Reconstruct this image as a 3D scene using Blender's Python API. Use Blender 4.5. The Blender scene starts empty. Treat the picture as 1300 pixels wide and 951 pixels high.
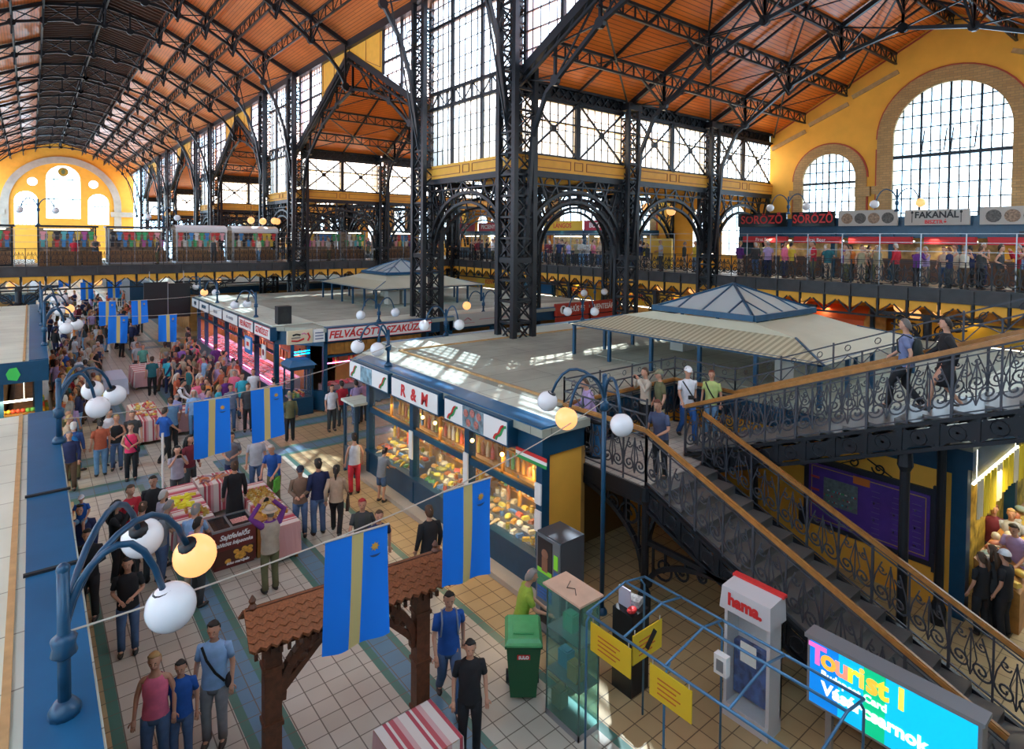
import bpy, bmesh, math, random
from mathutils import Vector, Matrix
random.seed(7)
C = bpy.context.scene.collection
PI = math.pi
V = Vector

# ------------------------------------------------------------ materials
MATS = {}
def mat(name, col, rough=0.6, metal=0.0, emit=0.0, var=0.0, scale=6.0, bump=0.0, ecol=None, objcol=False):
    if name in MATS: return MATS[name]
    m = bpy.data.materials.new(name); m.use_nodes = True
    nt = m.node_tree; b = nt.nodes['Principled BSDF']
    col4 = (*col, 1)
    b.inputs['Base Color'].default_value = col4
    b.inputs['Roughness'].default_value = rough
    b.inputs['Metallic'].default_value = metal
    src = None
    if objcol:
        oi = nt.nodes.new('ShaderNodeObjectInfo'); src = oi.outputs['Color']
        nt.links.new(src, b.inputs['Base Color'])
    if var > 0:
        tc = nt.nodes.new('ShaderNodeTexCoord'); nz = nt.nodes.new('ShaderNodeTexNoise')
        nz.inputs['Scale'].default_value = scale; nz.inputs['Detail'].default_value = 4
        nt.links.new(tc.outputs['Object'], nz.inputs['Vector'])
        mr = nt.nodes.new('ShaderNodeMapRange')
        mr.inputs['From Min'].default_value = .3; mr.inputs['From Max'].default_value = .7
        mr.inputs['To Min'].default_value = 1 - var; mr.inputs['To Max'].default_value = 1 + var
        nt.links.new(nz.outputs['Fac'], mr.inputs['Value'])
        mx = nt.nodes.new('ShaderNodeVectorMath'); mx.operation = 'SCALE'
        if src: nt.links.new(src, mx.inputs[0])
        else: mx.inputs[0].default_value = col
        nt.links.new(mr.outputs[0], mx.inputs['Scale'])
        nt.links.new(mx.outputs[0], b.inputs['Base Color'])
        if bump > 0:
            bp = nt.nodes.new('ShaderNodeBump'); bp.inputs['Strength'].default_value = bump
            nt.links.new(nz.outputs['Fac'], bp.inputs['Height']); nt.links.new(bp.outputs[0], b.inputs['Normal'])
    if emit > 0:
        b.inputs['Emission Color'].default_value = (*(ecol or col), 1)
        b.inputs['Emission Strength'].default_value = emit
    MATS[name] = m
    return m

def brickmat(name, c1, c2, mortar, w, h, msize=0.01, rough=.6, off=.5, axes='XZ', bumpy=0.0, var=0.1):
    if name in MATS: return MATS[name]
    m = bpy.data.materials.new(name); m.use_nodes = True
    nt = m.node_tree; b = nt.nodes['Principled BSDF']; b.inputs['Roughness'].default_value = rough
    tc = nt.nodes.new('ShaderNodeTexCoord')
    sp = nt.nodes.new('ShaderNodeSeparateXYZ'); cb = nt.nodes.new('ShaderNodeCombineXYZ')
    nt.links.new(tc.outputs['Object'], sp.inputs[0])
    nt.links.new(sp.outputs[axes[0]], cb.inputs['X']); nt.links.new(sp.outputs[axes[1]], cb.inputs['Y'])
    br = nt.nodes.new('ShaderNodeTexBrick'); br.offset = off
    br.inputs['Scale'].default_value = 1; br.inputs['Brick Width'].default_value = w; br.inputs['Row Height'].default_value = h
    br.inputs['Mortar Size'].default_value = msize
    br.inputs['Color1'].default_value = (*c1, 1); br.inputs['Color2'].default_value = (*c2, 1); br.inputs['Mortar'].default_value = (*mortar, 1)
    nt.links.new(cb.outputs[0], br.inputs['Vector'])
    nz = nt.nodes.new('ShaderNodeTexNoise'); nz.inputs['Scale'].default_value = .7; nz.inputs['Detail'].default_value = 5
    nt.links.new(tc.outputs['Object'], nz.inputs['Vector'])
    mr = nt.nodes.new('ShaderNodeMapRange'); mr.inputs['From Min'].default_value = .3; mr.inputs['From Max'].default_value = .7
    mr.inputs['To Min'].default_value = 1 - var; mr.inputs['To Max'].default_value = 1 + var
    nt.links.new(nz.outputs['Fac'], mr.inputs['Value'])
    mx = nt.nodes.new('ShaderNodeVectorMath'); mx.operation = 'SCALE'
    nt.links.new(br.outputs['Color'], mx.inputs[0]); nt.links.new(mr.outputs[0], mx.inputs['Scale'])
    nt.links.new(mx.outputs[0], b.inputs['Base Color'])
    if bumpy:
        bp = nt.nodes.new('ShaderNodeBump'); bp.inputs['Strength'].default_value = bumpy; bp.invert = True
        nt.links.new(br.outputs['Fac'], bp.inputs['Height']); nt.links.new(bp.outputs[0], b.inputs['Normal'])
    MATS[name] = m
    return m

def glassmat(name, tint, tr=.85, rough=.15, white=(.9, .95, 1)):
    if name in MATS: return MATS[name]
    m = bpy.data.materials.new(name); m.use_nodes = True; nt = m.node_tree
    nt.nodes.clear()
    o = nt.nodes.new('ShaderNodeOutputMaterial'); t = nt.nodes.new('ShaderNodeBsdfTransparent'); t.inputs['Color'].default_value = (*tint, 1)
    p = nt.nodes.new('ShaderNodeBsdfPrincipled'); p.inputs['Base Color'].default_value = (*white, 1); p.inputs['Roughness'].default_value = rough
    mx = nt.nodes.new('ShaderNodeMixShader'); mx.inputs[0].default_value = 1 - tr
    nt.links.new(t.outputs[0], mx.inputs[1]); nt.links.new(p.outputs[0], mx.inputs[2]); nt.links.new(mx.outputs[0], o.inputs[0])
    MATS[name] = m
    return m

def stripemat(name, axis, cols, period, rough=.7, axis2=None):
    """repeating woven stripes: cols = [(stop, colour)...]"""
    if name in MATS: return MATS[name]
    m = bpy.data.materials.new(name); m.use_nodes = True; nt = m.node_tree
    b = nt.nodes['Principled BSDF']; b.inputs['Roughness'].default_value = rough
    tc = nt.nodes.new('ShaderNodeTexCoord'); sp = nt.nodes.new('ShaderNodeSeparateXYZ'); nt.links.new(tc.outputs['Object'], sp.inputs[0])
    d = nt.nodes.new('ShaderNodeMath'); d.operation = 'DIVIDE'; d.inputs[1].default_value = period; nt.links.new(sp.outputs[axis], d.inputs[0])
    fr = nt.nodes.new('ShaderNodeMath'); fr.operation = 'FRACT'; nt.links.new(d.outputs[0], fr.inputs[0])
    cr = nt.nodes.new('ShaderNodeValToRGB'); cr.color_ramp.interpolation = 'CONSTANT'
    while len(cr.color_ramp.elements) < len(cols): cr.color_ramp.elements.new(.5)
    for e, (s, c) in zip(cr.color_ramp.elements, cols): e.position = s; e.color = (*c, 1)
    nt.links.new(fr.outputs[0], cr.inputs[0]); nt.links.new(cr.outputs[0], b.inputs['Base Color'])
    MATS[name] = m
    return m

def frostmat(name, tint, tr=.3):
    if name in MATS: return MATS[name]
    m = bpy.data.materials.new(name); m.use_nodes = True; nt = m.node_tree; nt.nodes.clear()
    o = nt.nodes.new('ShaderNodeOutputMaterial'); t = nt.nodes.new('ShaderNodeBsdfTransparent'); t.inputs['Color'].default_value = (*tint, 1)
    p = nt.nodes.new('ShaderNodeBsdfTranslucent'); p.inputs['Color'].default_value = (*tint, 1)
    mx = nt.nodes.new('ShaderNodeMixShader'); mx.inputs[0].default_value = 1 - tr
    nt.links.new(t.outputs[0], mx.inputs[1]); nt.links.new(p.outputs[0], mx.inputs[2]); nt.links.new(mx.outputs[0], o.inputs[0])
    MATS[name] = m
    return m

# ------------------------------------------------------------ mesh builder
class MB:
    def __init__(s): s.v = []; s.f = []; s.mi = []; s.m = 0; s.smooth = []; s.sm = False
    def add(s, vs, fs):
        n = len(s.v); s.v.extend([tuple(x) for x in vs])
        for f in fs: s.f.append(tuple(n + i for i in f)); s.mi.append(s.m); s.smooth.append(s.sm)
    def box(s, x0, y0, z0, x1, y1, z1):
        s.add([(x0,y0,z0),(x1,y0,z0),(x1,y1,z0),(x0,y1,z0),(x0,y0,z1),(x1,y0,z1),(x1,y1,z1),(x0,y1,z1)],
              [(0,3,2,1),(4,5,6,7),(0,1,5,4),(1,2,6,5),(2,3,7,6),(3,0,4,7)])
        return s
    def beam(s, a, b, w, h=None, up=(0,0,1)):
        """bar from a to b, w across, h along 'up'"""
        h = h or w; a = V(a); b = V(b); d = b - a
        if d.length < 1e-6: return s
        d.normalize(); u = V(up)
        if abs(d.dot(u)) > .98: u = V((0,1,0)) if abs(d.y) < .9 else V((1,0,0))
        r = d.cross(u).normalized(); u = r.cross(d).normalized()
        p = []
        for e in (a, b):
            for i, j in ((-1,-1),(1,-1),(1,1),(-1,1)): p.append(e + r*(i*w/2) + u*(j*h/2))
        s.add(p, [(0,3,2,1),(4,5,6,7),(0,1,5,4),(1,2,6,5),(2,3,7,6),(3,0,4,7)])
        return s
    def poly(s, pts, w, h=None, up=(0,0,1)):
        for a, b in zip(pts[:-1], pts[1:]): s.beam(a, b, w, h, up)
        return s
    def quad(s, *p): s.add(p, [tuple(range(len(p)))]); return s
    def tube(s, pts, r, n=8, caps=True):
        pts = [V(p) for p in pts]; rs = r if isinstance(r, (list, tuple)) else [r]*len(pts)
        ring = []; pu = None
        for i, p in enumerate(pts):
            d = (pts[min(i+1, len(pts)-1)] - pts[max(i-1, 0)])
            d = d.normalized() if d.length > 1e-9 else V((0,0,1))
            if pu is None:
                u = V((0,0,1)) if abs(d.z) < .9 else V((1,0,0))
            else: u = pu
            r_ = d.cross(u)
            if r_.length < 1e-4: r_ = d.cross(V((1,0,0)))
            r_.normalize(); u = r_.cross(d).normalized(); pu = u
            ring.append([p + (r_*math.cos(2*PI*k/n) + u*math.sin(2*PI*k/n))*rs[i] for k in range(n)])
        vs = [q for rr in ring for q in rr]; fs = []
        for i in range(len(pts)-1):
            for k in range(n):
                fs.append((i*n+k, i*n+(k+1) % n, (i+1)*n+(k+1) % n, (i+1)*n+k))
        if caps: fs.append(tuple(range(n))[::-1]); fs.append(tuple((len(pts)-1)*n+k for k in range(n)))
        s.add(vs, fs); return s
    def loft(s, rings, caps=True):
        """rings: list of (cx,cy,cz,rx,ry[,lean dy]) ellipses"""
        n = 14; vs = []; fs = []
        for c in rings:
            for k in range(n):
                a = 2*PI*k/n; vs.append((c[0]+c[3]*math.cos(a), c[1]+c[4]*math.sin(a), c[2]))
        for i in range(len(rings)-1):
            for k in range(n): fs.append((i*n+k, i*n+(k+1) % n, (i+1)*n+(k+1) % n, (i+1)*n+k))
        if caps: fs.append(tuple(range(n))[::-1]); fs.append(tuple((len(rings)-1)*n+k for k in range(n)))
        s.add(vs, fs); return s
    def lathe(s, prof, c=(0,0,0), n=16, axis='z'):
        vs = []; fs = []
        for r, z in prof:
            for k in range(n):
                a = 2*PI*k/n
                p = (r*math.cos(a), r*math.sin(a), z)
                if axis == 'x': p = (z, r*math.cos(a), r*math.sin(a))
                if axis == 'y': p = (r*math.cos(a), z, r*math.sin(a))
                vs.append((c[0]+p[0], c[1]+p[1], c[2]+p[2]))
        for i in range(len(prof)-1):
            for k in range(n): fs.append((i*n+k, i*n+(k+1) % n, (i+1)*n+(k+1) % n, (i+1)*n+k))
        fs.append(tuple(range(n))[::-1]); fs.append(tuple((len(prof)-1)*n+k for k in range(n)))
        s.add(vs, fs); return s
    def ball(s, c, r, n=12, m=8, sc=(1,1,1)):
        prof = [(max(r*math.sin(PI*i/m), r*.02), -r*math.cos(PI*i/m)) for i in range(m+1)]
        vs = []; fs = []
        for q, z in prof:
            for k in range(n):
                a = 2*PI*k/n; vs.append((c[0]+q*math.cos(a)*sc[0], c[1]+q*math.sin(a)*sc[1], c[2]+z*sc[2]))
        for i in range(m):
            for k in range(n): fs.append((i*n+k, i*n+(k+1) % n, (i+1)*n+(k+1) % n, (i+1)*n+k))
        fs.append(tuple(range(n))[::-1]); fs.append(tuple(m*n+k for k in range(n)))
        s.add(vs, fs); return s
    def mesh(s, name, mats, smooth=None):
        me = bpy.data.meshes.new(name); me.from_pydata(s.v, [], s.f); me.update()
        if not isinstance(mats, (list, tuple)): mats = [mats]
        for m in mats: me.materials.append(m)
        me.polygons.foreach_set('material_index', s.mi)
        if smooth is None: sm = s.smooth
        else: sm = [smooth]*len(s.f)
        me.polygons.foreach_set('use_smooth', sm)
        me.validate(); return me
    def build(s, name, mats, parent=None, loc=(0,0,0), smooth=None):
        return ob(name, s.mesh(name, mats, smooth), parent, loc)

def ob(name, me, parent=None, loc=(0,0,0), rz=0):
    o = bpy.data.objects.new(name, me); C.objects.link(o); o.location = loc; o.rotation_euler = (0,0,rz)
    if parent is not None: o.parent = parent
    return o
def tag(o, label=None, cat=None, group=None, kind=None):
    if label: o['label'] = label
    if cat: o['category'] = cat
    if group: o['group'] = group
    if kind: o['kind'] = kind
    return o
def thing(name, label, cat, loc=(0,0,0), rz=0, group=None):
    return tag(ob(name, None, None, loc, rz), label, cat, group)
def struct(o): o['kind'] = 'structure'; return o
def dup(o, loc=None, rz=None, label=None, group=None, parent=None):
    c = o.copy(); C.objects.link(c)
    if parent is not None: c.parent = parent
    if loc is not None: c.location = loc
    if rz is not None: c.rotation_euler = (0,0,rz)
    if label: c['label'] = label
    if group: c['group'] = group
    for ch in o.children: dup(ch, parent=c)
    return c

def text_mesh(txt, size, m, name='lettering', ext=.004, bold=0.0, align='CENTER', shear=0.0, spacing=1.0, xs=1.0):
    cu = bpy.data.curves.new('t', 'FONT'); cu.body = txt; cu.size = size; cu.extrude = ext; cu.offset = bold
    cu.align_x = align; cu.align_y = 'CENTER'; cu.shear = shear; cu.space_character = spacing; cu.resolution_u = 3
    o = bpy.data.objects.new('t', cu); C.objects.link(o)
    bpy.context.view_layer.update()
    me = bpy.data.meshes.new_from_object(o.evaluated_get(bpy.context.evaluated_depsgraph_get()))
    bpy.data.objects.remove(o); me.name = name; me.materials.clear(); me.materials.append(m)
    if xs != 1.0: me.transform(Matrix.Diagonal((xs, 1, 1, 1)))
    return me
def text(txt, size, m, parent, loc, facing, name='lettering', **k):
    """facing: direction the text faces: '-x','-y','x', or angle z"""
    me = text_mesh(txt, size, m, name, **k)
    me.transform(Matrix.Rotation(PI/2, 4, 'X'))       # now faces -Y
    rz = {'-y': 0, '-x': -PI/2, 'x': PI/2, 'y': PI}.get(facing, facing)
    me.transform(Matrix.Rotation(rz, 4, 'Z'))
    return ob(name, me, parent, loc)

def plate(outline, holes, thick, plane, m, name):
    """flat wall with holes; outline/holes lists of 2D points; plane 'x' -> (0,u,v), 'y' -> (u,0,v)"""
    cu = bpy.data.curves.new('p', 'CURVE'); cu.dimensions = '2D'; cu.fill_mode = 'BOTH'; cu.extrude = thick/2
    for pts in [outline] + holes:
        sp = cu.splines.new('POLY'); sp.points.add(len(pts)-1); sp.use_cyclic_u = True
        for q, p in zip(sp.points, pts): q.co = (p[0], p[1], 0, 1)
    o = bpy.data.objects.new('p', cu); C.objects.link(o); bpy.context.view_layer.update()
    me = bpy.data.meshes.new_from_object(o.evaluated_get(bpy.context.evaluated_depsgraph_get()))
    bpy.data.objects.remove(o); me.name = name; me.materials.clear(); me.materials.append(m)
    if plane == 'x': M = Matrix(((0,0,1,0),(1,0,0,0),(0,1,0,0),(0,0,0,1)))
    else: M = Matrix(((1,0,0,0),(0,0,-1,0),(0,1,0,0),(0,0,0,1)))
    me.transform(M)
    return me
def arch_pts(c, r, spring, bottom, n=20, k=1.0):
    """arched opening centred on c"""
    return [(c-r, bottom), (c+r, bottom)] + [(c + r*math.cos(PI*i/n), spring + k*r*math.sin(PI*i/n)) for i in range(n+1)]
def circ_pts(c, z, r, n=20): return [(c + r*math.cos(2*PI*i/n), z + r*math.sin(2*PI*i/n)) for i in range(n)]
EXPOSURE = -0.2; SKY = 8.0; SUN_E = 34.0; SUN_DIR = (-.47, -.50, -1.0)
# ------------------------------------------------------------ shared materials
IRON = mat('cast iron dark paint', (.010,.012,.017), .42, .2, var=.25, scale=2)
IRONB = mat('blue painted iron', (.008,.06,.13), .35, .1, var=.15)
GREYI = mat('grey painted iron', (.055,.058,.072), .5, .2, var=.12)
STEEL = mat('galvanised steel', (.35,.37,.4), .35, .8)
YEL = mat('yellow wall paint', (.85,.42,.05), .75, var=.06, scale=1.5)
YELP = mat('yellow panel paint', (.78,.37,.04), .6, var=.06, scale=3)
BROWNL = mat('brown panel lines', (.30,.08,.03), .6)
REDL = mat('brick red border', (.42,.06,.03), .7)
TAN = brickmat('tan brick surround', (.50,.30,.12), (.40,.23,.09), (.30,.20,.1), .3, .12, .012, .8, axes='YZ')
TANP = mat('tan moulding', (.45,.28,.12), .8, var=.15)
STONE = mat('grey stone arch', (.42,.38,.32), .8, var=.15, scale=1)
WOODY = brickmat('orange ceiling boards', (.80,.185,.022), (.72,.155,.018), (.30,.055,.01), 6.0, .16, .014, .35, axes='XY', var=.12)
WOODX = brickmat('orange ceiling boards across', (.66,.18,.045), (.60,.155,.038), (.24,.055,.015), 6.0, .16, .014, .3, axes='YX', var=.12)
ROOFG = brickmat('stall roof felt', (.33,.35,.29), (.30,.32,.265), (.17,.18,.15), 3.2, 1.0, .012, .75, axes='XY', var=.22)
ROOFL = brickmat('pale roof edge sheet', (.60,.65,.56), (.56,.61,.52), (.27,.29,.24), 2.4, .9, .01, .6, axes='XY', var=.12)
CORR = stripemat('corrugated cream sheet', 'Y', [(0,(.48,.45,.31)),(.5,(.29,.27,.18))], .17, .6)
CORRX = stripemat('corrugated cream sheet side', 'X', [(0,(.48,.45,.31)),(.5,(.29,.27,.18))], .17, .6)
CREAM = mat('cream sheet roof', (.44,.42,.31), .6, var=.08, scale=.8)
BLUE = mat('dark blue joinery', (.006,.055,.115), .35, var=.1)
BLUET = mat('blue sheet top', (.015,.11,.25), .3, var=.15, scale=1.3)
WHITEP = mat('white sign board', (.78,.78,.76), .5)
REDT = mat('red lettering', (.62,.03,.03), .5)
BLACKT = mat('black lettering', (.01,.01,.012), .5)
WHITET = mat('white lettering', (.85,.85,.85), .5)
GREENP = mat('green paint', (.03,.30,.08), .5)
GLOBEW = mat('white opal globe', (.80,.82,.86), .18)
GLOBEL = mat('lit opal globe', (.34,.24,.13), .3, emit=1.45, ecol=(1,.47,.15))
RAILW = mat('varnished wood handrail', (.36,.16,.04), .3, var=.2, scale=9)
GLASS = frostmat('window glass', (.93,.97,1), .42)
GLASSB = frostmat('blue tinted window glass', (.72,.86,1), .34)
GLASSC = glassmat('clear display glass', (.96,.99,.98), .94, .03)
SKYL = glassmat('skylight glass', (.75,.85,.88), .25, .15, (.52,.60,.62))
STRIPE = stripemat('red striped cloth', 'Y', [(0,(.72,.66,.62)),(.35,(.50,.10,.12)),(.45,(.72,.66,.62)),(.55,(.45,.06,.09)),(.85,(.62,.35,.35))], .5)
TUBE = mat('fluorescent tube', (1,1,.9), .5, emit=6, ecol=(1,.95,.75))
BULB = mat('warm bulb', (1,.8,.4), .5, emit=14, ecol=(1,.55,.15))
AMBERW = mat('amber back wall', (.42,.22,.06), .6, var=.25, scale=2)
SKIN = mat('skin', (.56,.30,.20), .5, objcol=False)
CLOTH = mat('clothing fabric', (.5,.5,.5), .85, objcol=True, var=.12, scale=9)
HAIR = mat('hair', (.03,.02,.015), .6, objcol=True)
GOODS = mat('goods', (.5,.5,.5), .45, objcol=True)
def floor_material():
    m = bpy.data.materials.new('ceramic floor tiles'); m.use_nodes = True; nt = m.node_tree; N = nt.nodes; L = nt.links
    b = N['Principled BSDF']; b.inputs['Roughness'].default_value = .32
    tc = N.new('ShaderNodeTexCoord'); sp = N.new('ShaderNodeSeparateXYZ'); L.new(tc.outputs['Object'], sp.inputs[0])
    X = sp.outputs['X']; Y = sp.outputs['Y']
    def M(op, a, bb=None, cc=None):
        n = N.new('ShaderNodeMath'); n.operation = op
        for i, q in enumerate((a, bb, cc)):
            if q is None: continue
            if isinstance(q, (int, float)): n.inputs[i].default_value = q
            else: L.new(q, n.inputs[i])
        return n.outputs[0]
    def band(s, lo, hi): return M('MULTIPLY', M('GREATER_THAN', s, lo), M('LESS_THAN', s, hi))
    # fold about the aisle centre line x = 3.75; pattern repeats along y every 9 m
    ax = M('ABSOLUTE', M('SUBTRACT', X, 3.7))
    yr = M('SUBTRACT', M('MULTIPLY', M('FRACT', M('DIVIDE', M('SUBTRACT', Y, 9.6), 24.0)), 24.0), 12.0)
    ay = M('ABSOLUTE', yr)
    green1 = band(ax, .75, .88); green1b = band(ax, 1.24, 1.37)
    blue1 = band(ax, .88, 1.24)
    thin = band(ax, 2.72, 2.87)
    # cross bands
    diag = M('ADD', ax, ay)
    gd = M('MAXIMUM', band(ay, .9, 1.08), band(ay, 1.6, 1.78)); bd = band(ay, 1.08, 1.6)
    inner = M('GREATER_THAN', ax, .75)
    gd = M('MULTIPLY', gd, inner); bd = M('MULTIPLY', bd, inner)
    cut = M('GREATER_THAN', ay, .9)       # leave the square at the crossings
    green = M('MAXIMUM', M('MAXIMUM', M('MULTIPLY', M('MAXIMUM', green1, green1b), cut), gd), thin)
    blue = M('MAXIMUM', M('MULTIPLY', blue1, cut), bd)
    br = N.new('ShaderNodeTexBrick'); br.offset = 0; br.inputs['Scale'].default_value = 1
    br.inputs['Brick Width'].default_value = .33; br.inputs['Row Height'].default_value = .33; br.inputs['Mortar Size'].default_value = .009
    br.inputs['Color1'].default_value = (.60,.56,.48,1); br.inputs['Color2'].default_value = (.52,.49,.41,1); br.inputs['Mortar'].default_value = (.16,.14,.11,1)
    L.new(tc.outputs['Object'], br.inputs['Vector'])
    def mix(f, a, c):
        n = N.new('ShaderNodeMix'); n.data_type = 'RGBA'; L.new(f, n.inputs[0])
        if isinstance(a, tuple): n.inputs[6].default_value = (*a, 1)
        else: L.new(a, n.inputs[6])
        if isinstance(c, tuple): n.inputs[7].default_value = (*c, 1)
        else: L.new(c, n.inputs[7])
        return n.outputs[2]
    warm = M('GREATER_THAN', ax, 2.87)
    base = mix(warm, br.outputs['Color'], (0,0,0))
    vm = N.new('ShaderNodeMix'); vm.data_type = 'RGBA'; vm.blend_type = 'MULTIPLY'; L.new(warm, vm.inputs[0])
    L.new(br.outputs['Color'], vm.inputs[6]); vm.inputs[7].default_value = (.85,.66,.40,1)
    c = vm.outputs[2]
    gcol = (.085,.21,.17); bcol = (.13,.25,.36)
    notmort = M('SUBTRACT', 1.0, br.outputs['Fac'])
    c = mix(M('MULTIPLY', green, notmort), c, gcol)
    c = mix(M('MULTIPLY', blue, notmort), c, bcol)
    nz = N.new('ShaderNodeTexNoise'); nz.inputs['Scale'].default_value = .8; nz.inputs['Detail'].default_value = 4; L.new(tc.outputs['Object'], nz.inputs['Vector'])
    mr = N.new('ShaderNodeMapRange'); mr.inputs['From Min'].default_value = .3; mr.inputs['From Max'].default_value = .7; mr.inputs['To Min'].default_value = .88; mr.inputs['To Max'].default_value = 1.08
    L.new(nz.outputs['Fac'], mr.inputs['Value'])
    sc = N.new('ShaderNodeVectorMath'); sc.operation = 'SCALE'; L.new(c, sc.inputs[0]); L.new(mr.outputs[0], sc.inputs['Scale'])
    L.new(sc.outputs[0], b.inputs['Base Color'])
    return m
FLOORM = floor_material()
# ------------------------------------------------------------ the hall
XC = 14.5; XL = -6.6; XM = 3.95; XW = 33.5; YEND = 130.0
GF = 5.37                         # gallery floor level
BAYS = [9.1 + 24*k for k in range(5)]
fl = MB(); fl.quad((-9,-2,0),(34,-2,0),(34,131,0),(-9,131,0)); struct(fl.build('floor', FLOORM))

# nave roof
def roofz(x): 
    d = abs(x-XM); return 18.45 + (10.55-d)*.47
r = MB(); t = .12
def slab(x0,z0,x1,z1,ya=-1,yb=131):
    r.add([(x0,ya,z0),(x1,ya,z1),(x1,yb,z1),(x0,yb,z0),(x0,ya,z0+t),(x1,ya,z1+t),(x1,yb,z1+t),(x0,yb,z0+t)],
          [(0,1,2,3),(7,6,5,4),(0,4,5,1),(1,5,6,2),(2,6,7,3),(3,7,4,0)])
for s in (-1, 1):
    slab(XM+s*3.2, roofz(XM+3.2), XM+s*10.75, roofz(XM+10.75))
    slab(XM+s*3.2, roofz(XM+3.2), XM+s*3.3, roofz(XM+3.2)-.03) if False else None
struct(r.build('ceiling', WOODX))
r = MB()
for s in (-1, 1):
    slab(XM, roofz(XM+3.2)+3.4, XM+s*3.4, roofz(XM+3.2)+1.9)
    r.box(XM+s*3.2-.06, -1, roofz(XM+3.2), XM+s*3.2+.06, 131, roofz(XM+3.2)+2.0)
struct(r.build('ceiling', mat('shade-darkened lantern boards',(.20,.075,.035),.5,var=.2)))  # darker than the other boards, painting in the lantern's deep shade
r = MB()
for i in range(196):
    for s in (-1, 1): r.beam((XM+s*3.15,11+i*.6,roofz(XM+3.2)+.1),(XM,11+i*.6,roofz(XM+3.2)+.95),.09,.2)
tag(r.build('lantern_slats', mat('dark brown slats',(.06,.027,.016),.6)), 'dark timber slats across the roof lantern along the nave ridge', 'slats')
# aisle cross roofs
for k, yc in enumerate(BAYS):
    r = MB()
    for s in (-1, 1):
        p = [(XC,yc,17.85),(XW,yc,17.85),(XW,yc+s*8.8,13.3),(XC,yc+s*8.8,13.3)]
        q = [(a,b,c+.12) for a,b,c in p]
        r.add(p+q, [(0,1,2,3),(7,6,5,4),(0,4,5,1),(1,5,6,2),(2,6,7,3),(3,7,4,0)])
    struct(r.build('ceiling', WOODY))
    if k < 4:
        r = MB(); r.box(XC, yc+8.8, 9.98, XW, yc+15.2, 10.2)
        for i in range(9): r.box(XC+.9+i*2.2, yc+8.8, 9.8, XC+1.05+i*2.2, yc+15.2, 9.98)
        struct(r.build('ceiling', YEL))

# ---- far end wall
far = [(XL-.5,0),(XM+10.9,0),(XM+10.9,18.3),(XM+3.2,22.1),(XM+3.2,22.8),(XM,24.2),(XM-3.2,22.8),(XM-3.2,22.1),(XL-.5,18.3)]
holes = [arch_pts(4.5,2.4,16.7,9.95,16), arch_pts(-.55,1.55,12.9,8.8,12), arch_pts(9.5,1.55,12.9,9.0,12), circ_pts(.3,16.1,.75), circ_pts(8.8,16.1,.75)]
wf = struct(ob('wall_back', plate(far, holes, .5, 'y', YEL, 'wall_back'), None, (0,YEND,0)))
m = MB()
n = 30
for i in range(n):
    a0 = PI*i/n; a1 = PI*(i+1)/n
    for (ra, rb) in ((7.3, 8.4),):
        P = lambda rr, a, y: (4.5+rr*math.cos(a), y, 12.2+rr*math.sin(a))
        m.add([P(ra,a0,-.55),P(rb,a0,-.55),P(rb,a1,-.55),P(ra,a1,-.55),P(ra,a0,-.2),P(rb,a0,-.2),P(rb,a1,-.2),P(ra,a1,-.2)],
              [(0,3,2,1),(0,1,5,4),(2,3,7,6),(3,0,4,7),(1,2,6,5)])
for s in (-1,1):
    m.box(4.5+s*7.85-.55, -.55, 5, 4.5+s*7.85+.55, -.2, 12.2)
    m.box(4.5+s*9.0-2.2, -.7, 10.4, 4.5+s*9.0+1.2, -.2, 11.3)
struct(m.build('trim_1', STONE, None, (0,YEND,0)))
def win_lines(m, c, r_, spring, bottom, nv, hs, w=.05, plane='y', y=0, fine=0):
    def top(u): return spring + math.sqrt(max(r_*r_-(u-c)**2, 0))
    def B(a, b, ww):
        if plane == 'y': m.beam((a[0],y,a[1]), (b[0],y,b[1]), ww, ww)
        else: m.beam((y,a[0],a[1]), (y,b[0],b[1]), ww, ww)
    for i in range(1, nv):
        u = c - r_ + 2*r_*i/nv; B((u,bottom),(u,top(u)), w)
    for z in hs:
        if z > spring: d = math.sqrt(max(r_*r_-(z-spring)**2,0))
        else: d = r_
        B((c-d,z),(c+d,z), w)
WN = [0]
def window(m, frame_mat, glass_mb, glass_mat, loc=(0,0,0)):
    WN[0] += 1
    o = struct(m.build('window_%d' % WN[0], frame_mat, None, loc))
    glass_mb.build('pane', glass_mat, o)
    return o
def arch_glass(c, r_, spring, bottom, plane='y', y=0):
    g = MB(); pts = arch_pts(c, r_, spring, bottom, 16)
    g.quad(*[((u,y,z) if plane == 'y' else (y,u,z)) for u, z in pts]); return g
for c, r_, sp_, b_, nv, hs, w in ((4.5,2.4,16.7,9.95,4,(13.3,16.7),.13),(-.55,1.55,12.9,8.8,6,(12.2,),.09),(9.5,1.55,12.9,9.0,6,(12.2,),.09)):
    m = MB(); win_lines(m, c, r_, sp_, b_, nv, hs, w)
    if nv == 4:
        m = MB()
        for u in (3.2, 5.8): m.beam((u,0,b_),(u,0,sp_+2.0),.1)
        for z in hs: m.beam((c-2.4,0,z),(c+2.4,0,z),.14)
        m.tube([(4.5+.5*math.cos(a*PI/8),-.1,17.8+.5*math.sin(a*PI/8)) for a in range(17)], .12, 6)
    window(m, IRON, arch_glass(c, r_, sp_, b_), GLASS, (0,YEND,0))
for c in (.3, 8.8):
    m = MB(); m.tube([(c+.75*math.cos(a*PI/10),0,16.1+.75*math.sin(a*PI/10)) for a in range(21)], .06, 6)
    g = MB(); g.quad(*[(u,0,z) for u,z in circ_pts(c,16.1,.75)]); window(m, IRON, g, GLASS, (0,YEND,0))
e = thing('crest', 'round gilt crest in the top of the tall middle window of the far end wall', 'crest', (4.5,YEND-.35,18.0))
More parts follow.
